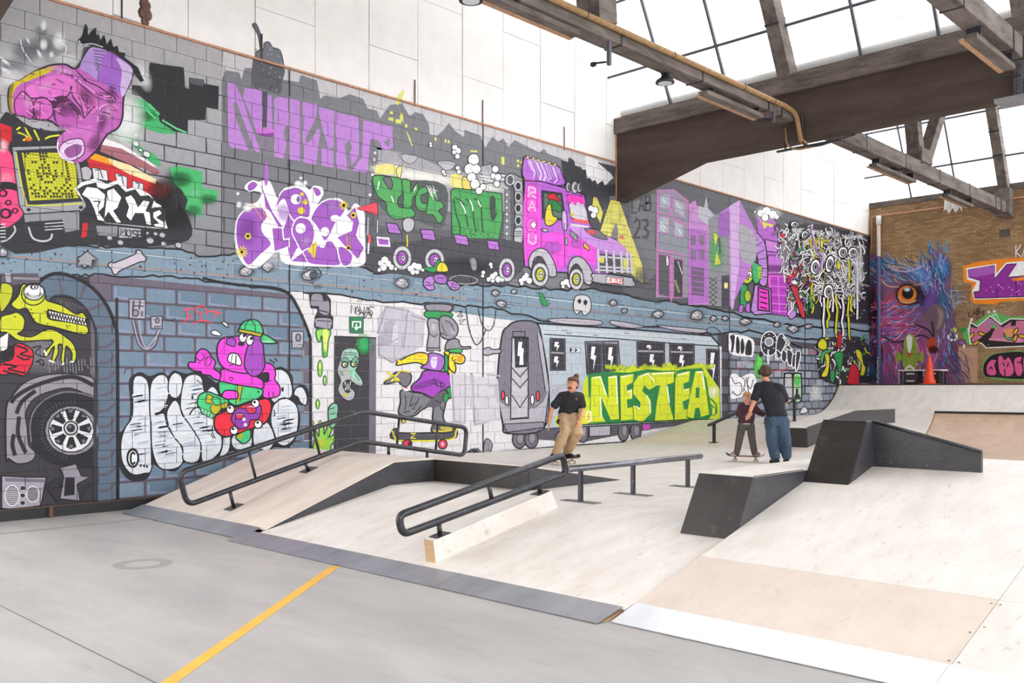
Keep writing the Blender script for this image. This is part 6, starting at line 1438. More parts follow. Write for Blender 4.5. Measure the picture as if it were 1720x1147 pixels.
u.f('c3d221', '850 490 1000 470 1020 440 1060 470 1240 455 1270 420 1300 470 1430 440 1480 430 1540 520 1595 600 1598 800 1500 805 700 830 520 840 515 780 690 740 700 560 720 520')
u.f('1f7a3e', '730 500 850 485 1000 492 1120 468 1300 488 1340 470 1480 462 1510 540 1530 660 1545 770 1520 800 1400 802 1000 815 720 828 735 690')
NE = ['758 522 815 512 865 668 862 518 925 508 935 795 880 802 812 640 828 812 752 818', '945 512 1028 500 1024 555 985 575 986 612 1020 598 1020 662 986 668 990 725 1032 715 1030 798 950 806', '1065 512 1130 488 1185 572 1130 605 1100 575 1088 612 1140 670 1145 755 1090 815 1038 800 1032 705 1075 722 1078 688 1032 630 1036 560', '1145 492 1305 484 1292 555 1245 572 1262 700 1290 800 1172 810 1185 690 1205 575 1165 580', '1318 500 1398 480 1392 550 1358 562 1358 602 1396 592 1396 662 1352 682 1360 735 1412 725 1415 790 1298 802 1300 560', '1438 482 1485 480 1502 600 1522 765 1472 782 1462 722 1436 724 1426 792 1382 780 1412 600']
def grow(p, sx, sy):
    q = [float(v) for v in p.split()]; q = list(zip(q[0::2], q[1::2])); mx_ = (min(a for a, b in q) + max(a for a, b in q)) / 2; my_ = (min(b for a, b in q) + max(b for a, b in q)) / 2
    return [((a - mx_) * sx + mx_, (b - my_) * sy + my_) for a, b in q]
u.f('ccd726', '845 812 700 826 694 760 725 700 745 640')
for p in NE: u.f('1f7a3e', grow(p, 1.13, 1.05)); u.f('ccd726', grow(p, 1.06, 1.0))
u.f('1f7a3e', '1440 590 1464 588 1462 655 1436 658')
for p in ('762 528 812 520 850 640', '868 524 918 518 925 700', '950 520 1020 508', '988 620 1014 608 1012 655', '1070 520 1125 498 1165 550', '1045 710 1070 730', '1150 500 1296 492', '1322 508 1390 490', '1362 608 1390 602', '1444 490 1480 486 1495 600', '812 650 820 790', '1250 580 1265 690', '1118 640 1136 690 1136 750'): u.ln('f6f7ee', p, 1.8)
u.el('e8c840', 735, 780, 18, 36, 0, 2, 'f2f2e6'); u.el('e2cc3a', 720, 815, 10, 16)
for p in ('1520 650 1570 700 1572 760 1535 770', '1535 700 1550 720'): u.ln('1f7a3e', p, 2.4, 1)
u.el('d3da3a', 1555, 745, 14, 30, 0, 1.6, '1f7a3e'); u.gl('f2f4d8', 1555, 620, 40, 50, .8)
u.ln('1a3a26', '695 835 1000 818 1400 802 1560 800', 2.2); u.ln('16602e', '925 505 940 800', 2.4); u.ln('16602e', '1300 490 1295 800', 2.2)
u.build()

# --- tags and bottles on the grey bricks
u = mural('painted_grey_brick_tags', 'small outlined tags and fire bottles on grey bricks', (1180, 480, 5.2133))
u.f('e8e7ea', '225 430 270 420 440 470 440 610 400 620 240 590', 1); 
for p in ('235 440 280 430 280 500 265 580 245 580 250 500', '290 470 310 440 330 520 320 590 290 580', '330 490 350 455 370 540 350 600 330 580', '375 520 400 470 430 500 430 600 400 610 370 600'): u.f('2b2a30', p, 1, 1, 'f0eff2')
u.f('33343c', '510 500 530 430 590 400 640 440 650 540 620 600 560 610 520 570', 1, 1.6, 'f0eff2'); u.el('8a919f', 580, 490, 36, 36, 0, 1.6, 'f0eff2')
for i in range(8): a = i * .785; u.el('f0eff2', 580 + 56 * math.cos(a), 495 + 70 * math.sin(a), 5)
for p in ('650 470 690 420 730 480 700 560 640 640', '640 560 660 640 690 600', '700 560 690 640 720 670 740 600', '740 550 740 660 770 700 790 600', '790 600 780 690 800 720 820 620', '820 580 810 700 820 750 850 650 855 580', '570 560 570 680 580 640', '700 450 760 500 720 540 780 560', '770 500 870 550'): u.f('3a3b43', p, 1, 1.4, 'f0eff2')
u.gl('5fd05a', 495, 720, 60, 120, .95); u.gl('6fe06a', 495, 660, 40, 90, .9); u.el('2b2428', 510, 600, 18, 26)
u.f('eceaee', '240 790 290 770 330 800 400 770 450 780 470 850 440 960 340 970 260 990 240 940', 1); 
for p in ('280 860 330 850 340 930 300 960 260 920', '340 800 370 840 350 930', '400 800 390 860 420 900 440 820', '250 800 280 860', '360 900 400 960 380 800', '255 930 265 945'): u.ln('2b2a30', p, 1.4, 1)
for x, g in ((750, 0), (828, 1)):
    u.f('b9b7bd' if not g else 'a9c7a4', [(x - 34, 790), (x - 30, 772), (x, 765), (x + 30, 772), (x + 34, 790), (x + 34, 1000), (x - 34, 1000)], 1, 2.4, '26252a'); u.ln('26252a', [(x - 30, 800), (x, 808), (x + 30, 800)], 1.6); u.ln('26252a', [(x - 34, 890), (x + 34, 890)], 1.4)
u.gl('4fcf4a', 828, 830, 40, 60, .8); u.ln('26252a', '825 900 825 980', 4); u.ln('26252a', '805 985 815 960 840 960 848 985', 3)
u.gl('d9dade', 990, 940, 70, 90, .75); u.gl('c3c4cc', 370, 670, 70, 60, .5)
for p in ('610 750 680 740 770 715', '935 580 990 590', '290 700 320 740', '960 560 980 580'): u.ln('d05a62', p, 1.4)
for i in range(14): x = random.uniform(935, 1050); y = random.uniform(870, 1010); u.ln('eeeef0', [(x, y), (x + random.uniform(-14, 14), y + random.uniform(-14, 14))], .8)
u.f('d0cdd3', '850 1110 870 1070 900 1060 920 1100 880 1120', 1, 1.4)
for x in (185, 205, 222): u.ln('3a393f', [(x, 420), (x, 1140)], 1.6)
u.build()

# ================================================================== FAR WALL
def fmural(name, label, z, base=0): return Mural(name, label, wall_far, 'far', z, base)
u = fmural('painted_owl', 'huge purple and blue owl head with orange eye', (1420, 320, 3.373))
random.seed(33)
u.f('7a5478', '115 380 200 380 280 430 340 445 440 420 500 400 470 330 540 350 590 390 600 480 590 640 610 720 640 900 700 1090 120 1090 110 700', 1)
for x, y, rx, ry, c in ((160, 700, 60, 260, '33283c'), (270, 720, 110, 120, 'c8558f'), (350, 900, 160, 150, 'b04f90'), (300, 620, 110, 70, 'c0607f'), (480, 620, 90, 120, '6a4a98'), (420, 480, 120, 60, '5a6fa8'), (200, 420, 80, 50, '3a78a8'), (550, 450, 60, 90, '3573a5'), (560, 660, 50, 120, '3a6a98'), (300, 800, 120, 80, 'a8487a'), (600, 980, 70, 100, '5a4a7a'), (170, 900, 50, 180, '54386a'), (150, 1020, 40, 90, '2f5a80')): u.gl(c, x, y, rx, ry, .95)
FUR = ['e0609a', 'c84a90', '9a5fb8', '6a7fc8', '5a9ad0', '8a4a80', 'ea8a98', '54405c', 'd8a0c4', '7a5aa8', 'c0485a', 'd88ab0']
def fur(n, box, ang, L, w, cols=FUR, spread=.35):
    for i in range(n):
        x, y = random.uniform(box[0], box[2]), random.uniform(box[1], box[3]); a = math.radians(ang) + random.uniform(-spread, spread); l = L * random.uniform(.5, 1.2)
        u.ln(random.choice(cols), [(x, y), (x + l * .5 * math.cos(a), y + l * .5 * math.sin(a)), (x + l * math.cos(a + .2), y + l * math.sin(a + .2))], w * random.uniform(.5, 1.2), 1); u.k -= 1
        if i % 15 == 14: u.k += 1
    u.k += 2
fur(150, (190, 620, 440, 840), 150, 80, 1.7); fur(90, (200, 400, 440, 530), 200, 80, 1.6, ['4a8ac0', '3a6a98', '8a9ac8', '2f3a58', 'a8b0d0', 'c9a878']); fur(110, (420, 410, 570, 600), 250, 60, 1.5, ['5a7fc0', '8a8ad0', '4a9ac8', 'c9b8d8', '2f3a68']); fur(160, (200, 840, 560, 1070), 65, 80, 1.8); fur(90, (520, 540, 620, 1000), 70, 70, 1.6, ['3a7ab0', '5a4a8a', '8a9ac0', '2a3a50', '6a3f78']); fur(30, (120, 420, 190, 1060), 95, 90, 2, ['3a2a44', '54386a', '2f5a80', 'a03a5a', '1f1a28']); fur(40, (560, 900, 680, 1060), 50, 70, 1.4, ['4a3a58', '2a3a50', '7a6a70', '8a7a8a']); fur(26, (460, 330, 590, 470), 240, 60, 1.8, ['3a7ab8', '4a9ad0', '2a5a90'])
fur(16, (580, 500, 640, 700), -25, 50, 1.1, ['c9c3d0', '9aa0c0', '4a6a9a'])
u.ln('d0a890', '200 500 240 540 320 545 440 530', 2.6, 1); u.ln('b8a8c0', '240 430 340 460 440 425', 2, 1); u.gl('2a1f30', 370, 590, 110, 80, .9)
u.el('241a20', 350, 588, 64, 60); u.el('d0702f', 350, 588, 54, 50); u.el('f0a04a', 350, 592, 42, 36); u.el('c8602a', 350, 588, 38, 35); u.el('17141a', 354, 580, 33, 34); u.gl('d9e2f0', 350, 560, 22, 16, 1); u.ln('e9c08a', '300 600 320 632 370 636 400 620', 1.6, 1)
u.ln('3a78b8', '300 655 360 665 420 645', 3, 1)
u.f('6a5560', '440 720 480 660 520 640 560 670 565 740 540 790 500 830 490 770', 1); u.f('8a7878', '520 660 555 690 548 750 515 790 530 720', 1); u.ln('2a1f28', '400 760 470 790 500 830 490 740', 3, 1); u.ln('2a1f28', '220 830 300 860 420 820 480 840', 2.6, 1); u.f('b0402f', '460 860 500 830 520 900 480 920', 1); u.gl('1f181c', 500, 900, 40, 30, .8)
u.build()
u = fmural('painted_orange_letters', 'purple block letters with orange outline on brick', (1420, 320, 3.373))
u.f('ee8a22', '665 430 740 405 850 390 1060 375 1060 620 880 630 850 645 730 640 710 620 715 525 670 520')
u.f('efeef0', '685 440 855 415 855 470 910 408 1060 395 1060 605 730 618 718 570 745 520 690 505')
u.f('8f2f96', '695 450 845 424 845 500 915 418 970 414 920 490 1060 480 1060 600 735 610 728 575 760 570 765 510 700 490', 0, 1.4); u.f('a95ab8', '695 450 845 424 845 470 740 490 700 488'); u.f('ee8a22', '940 500 1060 480 1060 500 960 515'); u.ln('efeef0', '1000 412 960 470 1060 460', 1.6); u.ln('1f1a20', '858 555 858 606', 1.4); u.ln('1f1a20', '965 505 970 600', 1.4)
for i in range(16): x = random.uniform(740, 1000); y = random.uniform(520, 600); u.el('d8a8d8', x, y, 4, 3)
text(u, 'KA', 'eceaec', 966, 312, 1040, 306, 66, 66, 1.6); text(u, 'LAB', '26221f', 700, 690, 765, 665, 26, 26, 1.4, .2, 2); text(u, '23', '26221f', 740, 705, 790, 680, 24, 24, 1.3, .2, 2)
u.build()
u = fmural('painted_wild_letters', 'pink and green wildstyle letters on brick', (1440, 480, 6.143))
u.f('58b05a', '1090 500 1140 420 1250 360 1350 290 1440 280 1560 320 1760 330 1760 520 1200 600 1120 560', 1); u.f('26221f', '1145 450 1170 380 1240 420 1370 310 1480 400 1580 340 1760 345 1760 620 1330 640 1280 590 1170 600', 0, 1.8, 'e4e6e2')
u.f('c06f92', '1170 420 1230 440 1360 330 1500 430 1600 360 1760 360 1760 580 1340 610 1440 400 1270 540 1190 590 1160 500'); u.f('d88aa8', '1360 540 1700 540 1700 580 1350 590'); u.f('a8789a', '1330 350 1380 340 1460 400 1320 430')
u.f('26221f', '1300 600 1410 380 1350 560 1700 590 1500 620'); u.f('58b05a', '1390 300 1430 290 1490 400', 0, 1.4, 'e4e6e2'); u.f('58b05a', '1380 430 1410 400 1450 440', 1); u.f('58b05a', '1510 490 1580 540 1620 510 1600 560 1540 550', 1, 1.4); u.f('d8905a', '1510 460 1590 440 1620 490 1560 530', 1)
for x, y, r in ((1180, 515, -55), (1280, 495, 15), (1225, 590, -35), (1635, 470, -60), (1700, 520, 10), (1630, 540, -70)): u.el('e0b030', x, y, 40, 18, r, 1.6)
u.f('26221f', '1590 370 1640 350 1630 410 1590 410', 0, 1); u.ln('e4e6e2', '1170 350 1150 480 1165 600', 2)
for x, y in ((1180, 350), (1355, 270), (1415, 262)): u.gl('f4f4f2', x, y, 22, 22, .9)
u.f('d0cf50', '960 435 1025 430 1025 480 960 480'); u.f('3a8a3a', '1050 440 1120 430 1125 475 1050 480'); u.ln('f0f0f0', '980 520 960 500 940 530 970 560 1020 550 1025 500', 3, 1); u.f('8a5a9a', '1040 570 1090 560 1120 600 1060 610', 1, 1.2); u.f('7a3030', '990 590 1040 620 1050 680 1010 660', 1); u.f('4a3a34', '930 590 990 580 990 680 960 690'); u.f('e8e4dc', '1090 610 1110 600 1110 650 1090 650')
u.f('b8907a', '1040 640 1240 640 1240 1000 1120 1000 1040 720')
u.build()
u = fmural('painted_pink_bubble_letters', 'pink bubble letters on green halo', (1440, 480, 6.143))
u.gl('7a9a5a', 1480, 850, 230, 170, .7); u.f('6aa05a', '1290 820 1330 740 1450 690 1760 690 1760 960 1400 960 1300 900', 1); u.f('26181f', '1300 850 1330 770 1440 700 1760 700 1760 945 1420 945 1320 930', 1)
for p in ('1330 830 1380 760 1440 770 1420 820 1440 900 1400 930 1340 910', '1450 740 1490 715 1520 760 1560 730 1600 790 1620 880 1580 935 1500 930 1460 880', '1620 750 1700 730 1690 790 1720 830 1690 930 1640 920 1620 850', '1710 740 1770 740 1770 930 1720 930'): u.f('d85a92', p, 1, 2.0)
for p in ('1360 860 1385 835 1395 870', '1500 790 1520 830', '1560 790 1550 840', '1520 860 1525 930', '1650 790 1690 790'): u.ln('26181f', p, 2)
u.build()
# ================================================================== PEOPLE
def rings_mesh(mb, rings, seg=14):
    """closed tube through rings (centre, half-axis a, half-axis b)"""
    vs_ = []; n = len(rings)
    for c, a, b in rings:
        for k in range(seg):
            t = 2 * math.pi * k / seg; vs_.append(Vector(c) + Vector(a) * math.cos(t) + Vector(b) * math.sin(t))
    fs_ = [(i * seg + k, i * seg + (k + 1) % seg, (i + 1) * seg + (k + 1) % seg, (i + 1) * seg + k) for i in range(n - 1) for k in range(seg)]
    b0 = len(mb.v); mb.add(vs_, fs_, True)
    mb.f.append([b0 + k for k in range(seg)][::-1]); mb.sm.append(True); mb.f.append([b0 + (n - 1) * seg + k for k in range(seg)]); mb.sm.append(True)
def limb(mb, pts, rad, sub=3, seg=14):
    """tapered limb with rounded ends through joints"""
    P = [Vector(p) for p in pts]; Q = []; R = []
    for i in range(len(P) - 1):
        for k in range(sub):
            t = k / sub; Q.append(P[i].lerp(P[i + 1], t)); R.append(rad[i] + (rad[i + 1] - rad[i]) * t)
    Q.append(P[-1]); R.append(rad[-1])
    d0 = (Q[0] - Q[1]).normalized(); d1 = (Q[-1] - Q[-2]).normalized()
    Q = [Q[0] + d0 * R[0] * .85, Q[0] + d0 * R[0] * .5] + Q + [Q[-1] + d1 * R[-1] * .5, Q[-1] + d1 * R[-1] * .85]
    R = [R[0] * .45, R[0] * .85] + R + [R[-1] * .85, R[-1] * .45]
    mb.tube(Q, R, seg)
def ball(mb, c, rx, ry, rz, seg=16, rot=None):
    c = Vector(c); vs_ = []; n = 10
    for i in range(1, n):
        t = math.pi * i / n
        for k in range(seg):
            a = 2 * math.pi * k / seg; v = Vector((rx * math.sin(t) * math.cos(a), ry * math.sin(t) * math.sin(a), rz * math.cos(t)))
            if rot: v = rot @ v
            vs_.append(c + v)
    b0 = len(mb.v)
    fs_ = [(i * seg + k, i * seg + (k + 1) % seg, (i + 1) * seg + (k + 1) % seg, (i + 1) * seg + k) for i in range(n - 2) for k in range(seg)]
    mb.add(vs_, fs_, True); mb.f.append([b0 + k for k in range(seg)][::-1]); mb.sm.append(True); mb.f.append([b0 + (n - 2) * seg + k for k in range(seg)]); mb.sm.append(True)
TMP = bpy.data.scenes.new('modelling')
def fuse(name, mb, m, parent, voxel, smooth=4, noise=0):
    """weld overlapping volumes into one continuous skin"""
    me = mb.mesh(name + '_cage'); o = bpy.data.objects.new(name, me); TMP.collection.objects.link(o)
    bm = bmesh.new(); bm.from_mesh(me); bmesh.ops.recalc_face_normals(bm, faces=bm.faces); bm.to_mesh(me); bm.free()
    r = o.modifiers.new('r', 'REMESH'); r.mode = 'VOXEL'; r.voxel_size = voxel; r.use_smooth_shade = True
    s = o.modifiers.new('s', 'SMOOTH'); s.iterations = smooth; s.factor = .5
    vl = TMP.view_layers[0]; vl.update(); dg = vl.depsgraph; ev = o.evaluated_get(dg)
    nm = bpy.data.meshes.new_from_object(ev); nm.name = name
    bpy.data.objects.remove(o); bpy.data.meshes.remove(me)
    if noise:
        import mathutils
        for v in nm.vertices:
            q = v.co; f_ = mathutils.noise.noise(Vector((q.x * 9, q.y * 9, q.z * 5))) + .5 * mathutils.noise.noise(q * 22)
            v.co = q + v.normal * noise * f_
    for p in nm.polygons: p.use_smooth = True
    if not nm.materials: nm.materials.append(m)
    else: nm.materials[0] = m
    return link(name, nm, None, parent)
def hand(mb, w, d, side, size=1.0, curl=.35):
    """palm and five bent fingers from wrist w along direction d; side is the thumb direction"""
    w, d, s = Vector(w), Vector(d).normalized(), Vector(side).normalized(); s = (s - d * s.dot(d)).normalized(); nrm = d.cross(s)
    L = .085 * size
    rings_mesh(mb, [(w - d * .02, s * .024 * size, nrm * .018 * size), (w + d * .02 * size, s * .033 * size, nrm * .017 * size), (w + d * L * .7, s * .042 * size, nrm * .016 * size), (w + d * L, s * .040 * size, nrm * .013 * size)], 10)
    for i, (off, ln_) in enumerate(((.031, .072), (.0105, .08), (-.0105, .075), (-.031, .058))):
        a = w + d * L * .95 + s * off * size; e1 = (d + nrm * curl + s * off * 2).normalized(); e2 = (d + nrm * curl * 2.4 + s * off * 2).normalized()
        b = a + e1 * ln_ * .5 * size; c = b + e2 * ln_ * .5 * size
        limb(mb, [a - d * .015, b, c], [.0095 * size, .009 * size, .0075 * size], 2, 8)
    a = w + d * L * .3 + s * .03 * size; b = a + (s * .8 + d * .9 + nrm * .2).normalized() * .035 * size; c = b + (s * .2 + d + nrm * .5).normalized() * .032 * size
    limb(mb, [a - s * .01, b, c], [.013 * size, .0105 * size, .008 * size], 2, 8)
def head_shape(mb, c, f, up, h=.235):
    """skull, jaw, nose, ears; f is the facing direction"""
    c, f, up = Vector(c), Vector(f).normalized(), Vector(up).normalized(); f = (f - up * f.dot(up)).normalized(); s = f.cross(up)
    R = Matrix((s, f, up)).transposed()
    ball(mb, c + up * h * .12 - f * .008, h * .33, h * .40, h * .38, 16, R); ball(mb, c - up * h * .16 + f * .018, h * .27, h * .30, h * .34, 14, R); ball(mb, c - up * h * .36 + f * .05, h * .14, h * .13, h * .12, 10, R)
    limb(mb, [c + f * h * .40 + up * .01, c + f * h * .50 - up * .025], [.010, .016], 2, 8)
    for sg in (-1, 1): ball(mb, c + s * sg * h * .335 - up * .01 - f * .012, .010, .02, .032, 8, R)
    return R
def face_parts(par, c, f, up, h, skin_dark, brow, lips, tache=None):
    c, f, up = Vector(c), Vector(f).normalized(), Vector(up).normalized(); f = (f - up * f.dot(up)).normalized(); s = f.cross(up); R = Matrix((s, f, up)).transposed()
    for sg in (-1, 1):
        e = MB(); ball(e, c + f * h * .355 + s * sg * .032 + up * .012, .014, .01, .009, 10, R); eo = e.build('eye', M['white'], par)
        e = MB(); ball(e, c + f * (h * .355 + .007) + s * sg * .032 + up * .012, .006, .005, .007, 8, R); e.build('iris', brow, eo)
        e = MB(); limb(e, [c + f * h * .37 + s * sg * .014 + up * .034, c + f * h * .35 + s * sg * .05 + up * .036], [.005, .004], 2, 6); e.build('eyebrow', brow, par)
    e = MB(); limb(e, [c + f * h * .40 - s * .022 - up * h * .25, c + f * h * .42 - up * h * .26, c + f * h * .40 + s * .022 - up * h * .25], [.003, .005, .003], 2, 6); e.build('mouth', lips, par)
    if tache:
        e = MB(); limb(e, [c + f * h * .39 - s * .04 - up * h * .21, c + f * h * .44 - up * h * .17, c + f * h * .39 + s * .04 - up * h * .21], [.009, .017, .009], 2, 8); e.build('moustache', tache, par)
def shoe(par, heel, toe, m, sole, size=1.0):
    a, b = Vector(heel), Vector(toe); d = (b - a); d.z = 0; d.normalize(); s = d.cross(Vector((0, 0, 1))); U = Vector((0, 0, 1))
    L = (b - a).length; mb = MB()
    rings_mesh(mb, [(a + U * .045, s * .03 * size, U * .035), (a + d * .03 + U * .055, s * .037 * size, U * .05), (a + d * L * .35 + U * .06, s * .036 * size, U * .055), (a + d * L * .65 + U * .045, s * .043 * size, U * .04), (a + d * L * .9 + U * .035, s * .040 * size, U * .028), (a + d * L + U * .03, s * .02 * size, U * .018)], 12)
    o = mb.build('shoe', m, par); mb = MB()
    rings_mesh(mb, [(a - d * .006 + U * .012, s * .026 * size, U * .012), (a + d * .03 + U * .012, s * .04 * size, U * .012), (a + d * L * .65 + U * .012, s * .046 * size, U * .012), (a + d * L * .95 + U * .012, s * .038 * size, U * .012), (a + d * L * 1.02 + U * .012, s * .012 * size, U * .01)], 12)
    mb.build('sole', sole, o)
def hairmesh(name, balls_, m, par, voxel=.009, noise=.008):
    mb = MB()
    for c, r in balls_: ball(mb, c, r[0], r[1], r[2])
    return fuse(name, mb, m, par, voxel, 2, noise)
class Frame:
    """view-aligned frame at a spot: x to the right, y away, z up (metres)"""
    def __init__(s, loc): s.o = Vector(loc); d = Vector((s.o.x - D, s.o.y, 0)).normalized(); s.f = d; s.r = Vector((d.y, -d.x, 0))
    def __call__(s, x, y, z): return s.o + s.r * x + s.f * y + Vector((0, 0, z))
    def v(s, x, y, z=0): return s.r * x + s.f * y + Vector((0, 0, z))
SK = mat('skin_warm', 'cf9070', .5, var=.06, scale=20); SK2 = mat('skin_light', 'e6ad92', .5, var=.05, scale=20)
TEE = mat('black_cotton', '1f1e21', .85, scale=14, c2='29282c'); NAVY = mat('dark_navy_cotton', '23232c', .85, scale=14, c2='1b1b22')
KHA = mat('khaki_cotton', 'c3a582', .85, scale=9, c2='a88a68', stretch=(1, 1, .5)); JEAN = mat('faded_denim', '45596f', .85, scale=5, c2='2a3b50', stretch=(1, 1, .6), spots='8a806c', spotscale=4.0, spotamt=.75)
GREYP = mat('grey_trousers', '5d5753', .85, scale=9, c2='49443f'); PLUM = mat('plum_hoodie', '51313f', .9, scale=12, c2='3f2532')
HB_ = mat('brown_hair', '6a4a34', .7, scale=40, c2='4a3322', stretch=(1, 1, .4)); HD = mat('dark_curly_hair', '5a3f30', .8, scale=50, c2='33231a'); HBL = mat('blond_hair', 'c79a5e', .7, scale=40, c2='a87c46', stretch=(1, 1, .4))
SHB = mat('black_suede', '1c1c24', .8, scale=20); SOLW = mat('pale_rubber', 'd8d4d0', .6); SHP = mat('mauve_shoe', 'a47f78', .7, scale=20); SOLD = mat('dark_rubber', '3a3634', .7); LIP = mat('lips', 'b5635a', .5)
LOGO = mat('gold_print', 'b98a2e', .6); GRIP = mat('grip_tape', '2f2d2e', .9, scale=60); DECKW = mat('maple_ply', 'c89a72', .55, scale=12, c2='a87a56', stretch=(1, 1, 20)); URE = mat('urethane_wheel', 'c9b8a0', .45); TRK = mat('truck_metal', 'a9a6a4', .35, metal=.8)

def skateboard(label, loc, ang, zoff, length=.8):
    o = empty('skateboard', loc, label, 'skateboard'); c, s_ = math.cos(ang), math.sin(ang); lo = Vector(loc)
    def W(x, y, z): return lo + Vector((x * c - y * s_, x * s_ + y * c, z))
    prof = []
    n = 16
    def dk(t): # z of the deck along its length
        x = t * length / 2; k = max(0, abs(t) - .68); return x, .098 + k * k * .55
    top, bot = [], []
    for i in range(n + 1):
        t = -1 + 2 * i / n; x, z = dk(t); w = .10 * math.sqrt(max(.03, 1 - max(0, (abs(t) - .72) / .28) ** 2.2))
        for sg in (-1, 1): top.append(W(x, w * sg, z + .006)); bot.append(W(x, w * sg, z - .006))
    def strip(P, flip): return [((2 * i, 2 * i + 1, 2 * i + 3, 2 * i + 2) if not flip else (2 * i, 2 * i + 2, 2 * i + 3, 2 * i + 1)) for i in range(n)]
    m1 = MB().add(top + bot, strip(top, 0) + [tuple(v + 2 * (n + 1) for v in f_) for f_ in strip(bot, 1)] + [(2 * i + sg, 2 * i + 2 + sg, 2 * i + 2 + sg + 2 * (n + 1), 2 * i + sg + 2 * (n + 1)) for i in range(n) for sg in (0, 1)] + [(0, 1, 2 * n + 3, 2 * n + 2), (2 * n, 2 * n + 1, 4 * n + 3, 4 * n + 2)], True)
    m1.build('deck', DECKW, o)
    MB().add([p + Vector((0, 0, .0015)) for p in top], strip(top, 0), True).build('grip_tape', GRIP, o)
    for sg in (-1, 1):
        x = sg * length * .27; t = MB(); t.tube([W(x, -.085, .05), W(x, .085, .05)], .008, 8); t.tube([W(x, 0, .05), W(x - sg * .01, 0, .09)], .02, 8); tr = t.build('truck', TRK, o)
        for s2 in (-1, 1):
            w = MB(); a, b = W(x, s2 * .066, .027 + .0), W(x, s2 * .1, .027); a.z = b.z = lo.z + .027; w.tube([a, a.lerp(b, .15), a.lerp(b, .85), b], [.022, .027, .027, .022], 14); w.build('wheel', URE, tr)
            MB().tube([a + Vector((0, 0, .0)), a + (a - b) * -.3], .006, 6).build('axle_nut', TRK, tr) if 0 else None
    return o, W

# ---- the skater in black shirt and khaki trousers
p = Frame((3.34, 12.43, .501)); root = empty('person', p.o, 'man in black shirt and khaki trousers crouching on a skateboard', 'person')
PV, CH, NK, HC = p(.047, .1, .87), p(.08, .0, 1.11), p(.10, -.08, 1.285), p(.112, -.15, 1.41)
fdir = p.v(-.45, -1, -.25)
LS, RS = p(-.075, -.02, 1.215), p(.26, .0, 1.205); LE, LWr = p(-.243, -.03, .985), p(-.30, -.08, .735); RE, RW = p(.295, .0, .985), p(.245, -.2, .80)
LH, RH_ = p(-.03, .05, .83), p(.135, .05, .83); LK, RK = p(-.005, -.2, .60), p(.21, -.2, .57); LA, RA = p(-.17, -.12, .20), p(.02, .16, .20)
b = MB()
X_, Y_ = p.v(1, 0), p.v(0, 1)
rings_mesh(b, [(PV - Vector((0, 0, .08)), X_ * .12, Y_ * .09), (PV, X_ * .15, Y_ * .1), (PV.lerp(CH, .5), X_ * .135, Y_ * .09), (CH, X_ * .16, Y_ * .1), (CH.lerp(NK, .7), X_ * .17, Y_ * .085), (NK, X_ * .06, Y_ * .055)])
limb(b, [NK - Vector((0, 0, .03)), HC - Vector((0, 0, .06))], [.058, .052]); head_shape(b, HC, fdir, (0, 0, 1), .275)
limb(b, [LS, LE, LWr], [.048, .044, .03]); limb(b, [RS, RE, RW], [.048, .044, .03])
hand(b, LWr, p.v(.05, -.1, -1), p.v(.2, -1, 0)); hand(b, RW, p.v(-.25, -.3, -1), p.v(-.6, -.8, 0))
limb(b, [LH, LK, LA], [.085, .058, .04]); limb(b, [RH_, RK, RA], [.085, .058, .04])
body = fuse('body', b, SK, root, .009)
s = MB(); up_ = Vector((0, 0, 1))
rings_mesh(s, [(PV + up_ * .01, X_ * .185, Y_ * .135), (PV + up_ * .04, X_ * .19, Y_ * .14), (PV.lerp(CH, .5), X_ * .175, Y_ * .13), (CH, X_ * .19, Y_ * .13), (CH.lerp(NK, .6), X_ * .195, Y_ * .115), (CH.lerp(NK, .85), X_ * .14, Y_ * .09), (NK + up_ * .01, X_ * .072, Y_ * .068)])
for S_, E_ in ((LS, LE), (RS, RE)): limb(s, [S_, S_.lerp(E_, .7)], [.07, .08])
for S_ in (LS, RS): limb(s, [NK - up_ * .035, S_ + up_ * .005], [.062, .066])
fuse('t_shirt', s, TEE, root, .012, 4, .008)
t = MB(); rings_mesh(t, [(PV + up_ * .03, X_ * .165, Y_ * .125), (PV - up_ * .05, X_ * .18, Y_ * .14), (PV - up_ * .12, X_ * .15, Y_ * .12)])
limb(t, [LH, LK, LA + up_ * .02], [.118, .1, .082]); limb(t, [RH_, RK, RA + up_ * .02], [.118, .1, .082]); fuse('trousers', t, KHA, root, .012, 4, .012)
MB().box(0, 0, 0, 0, 0, 0) if 0 else None
cp = p(-.125, -.06, .76); e = MB(); ball(e, cp, .045, .04, .05); e.build('cargo_patch', mat('dark_red_patch', '4a2a2c', .8, scale=60, c2='2c1c20'), root)
e = MB(); ball(e, p(.185, -.135, 1.16), .016, .006, .022); e.build('shirt_logo', LOGO, root)
hairmesh('hair', [(HC + p.v(.02, .035, .06), (.102, .11, .092)), (HC + p.v(.03, .06, 0), (.095, .09, .1)), (HC + p.v(.075, .05, .155), (.045, .045, .042)), (HC + p.v(.0, -.03, .092), (.085, .08, .048))], HB_, root)
face_parts(root, HC, fdir, (0, 0, 1), .275, SK, HB_, LIP, HB_)
shoe(root, p(-.26, -.1, .105), p(-.05, -.24, .105), SHB, SOLD, 1.15); shoe(root, p(-.05, .2, .105), p(.16, .05, .105), SHB, SOLD, 1.15)
ang = math.atan2(p.r.y, p.r.x)
skateboard('skateboard under the crouching man with tan wheels', (*(p.o + p.v(-.03, .03)).xy, .501), ang + math.radians(48), 0, .8)

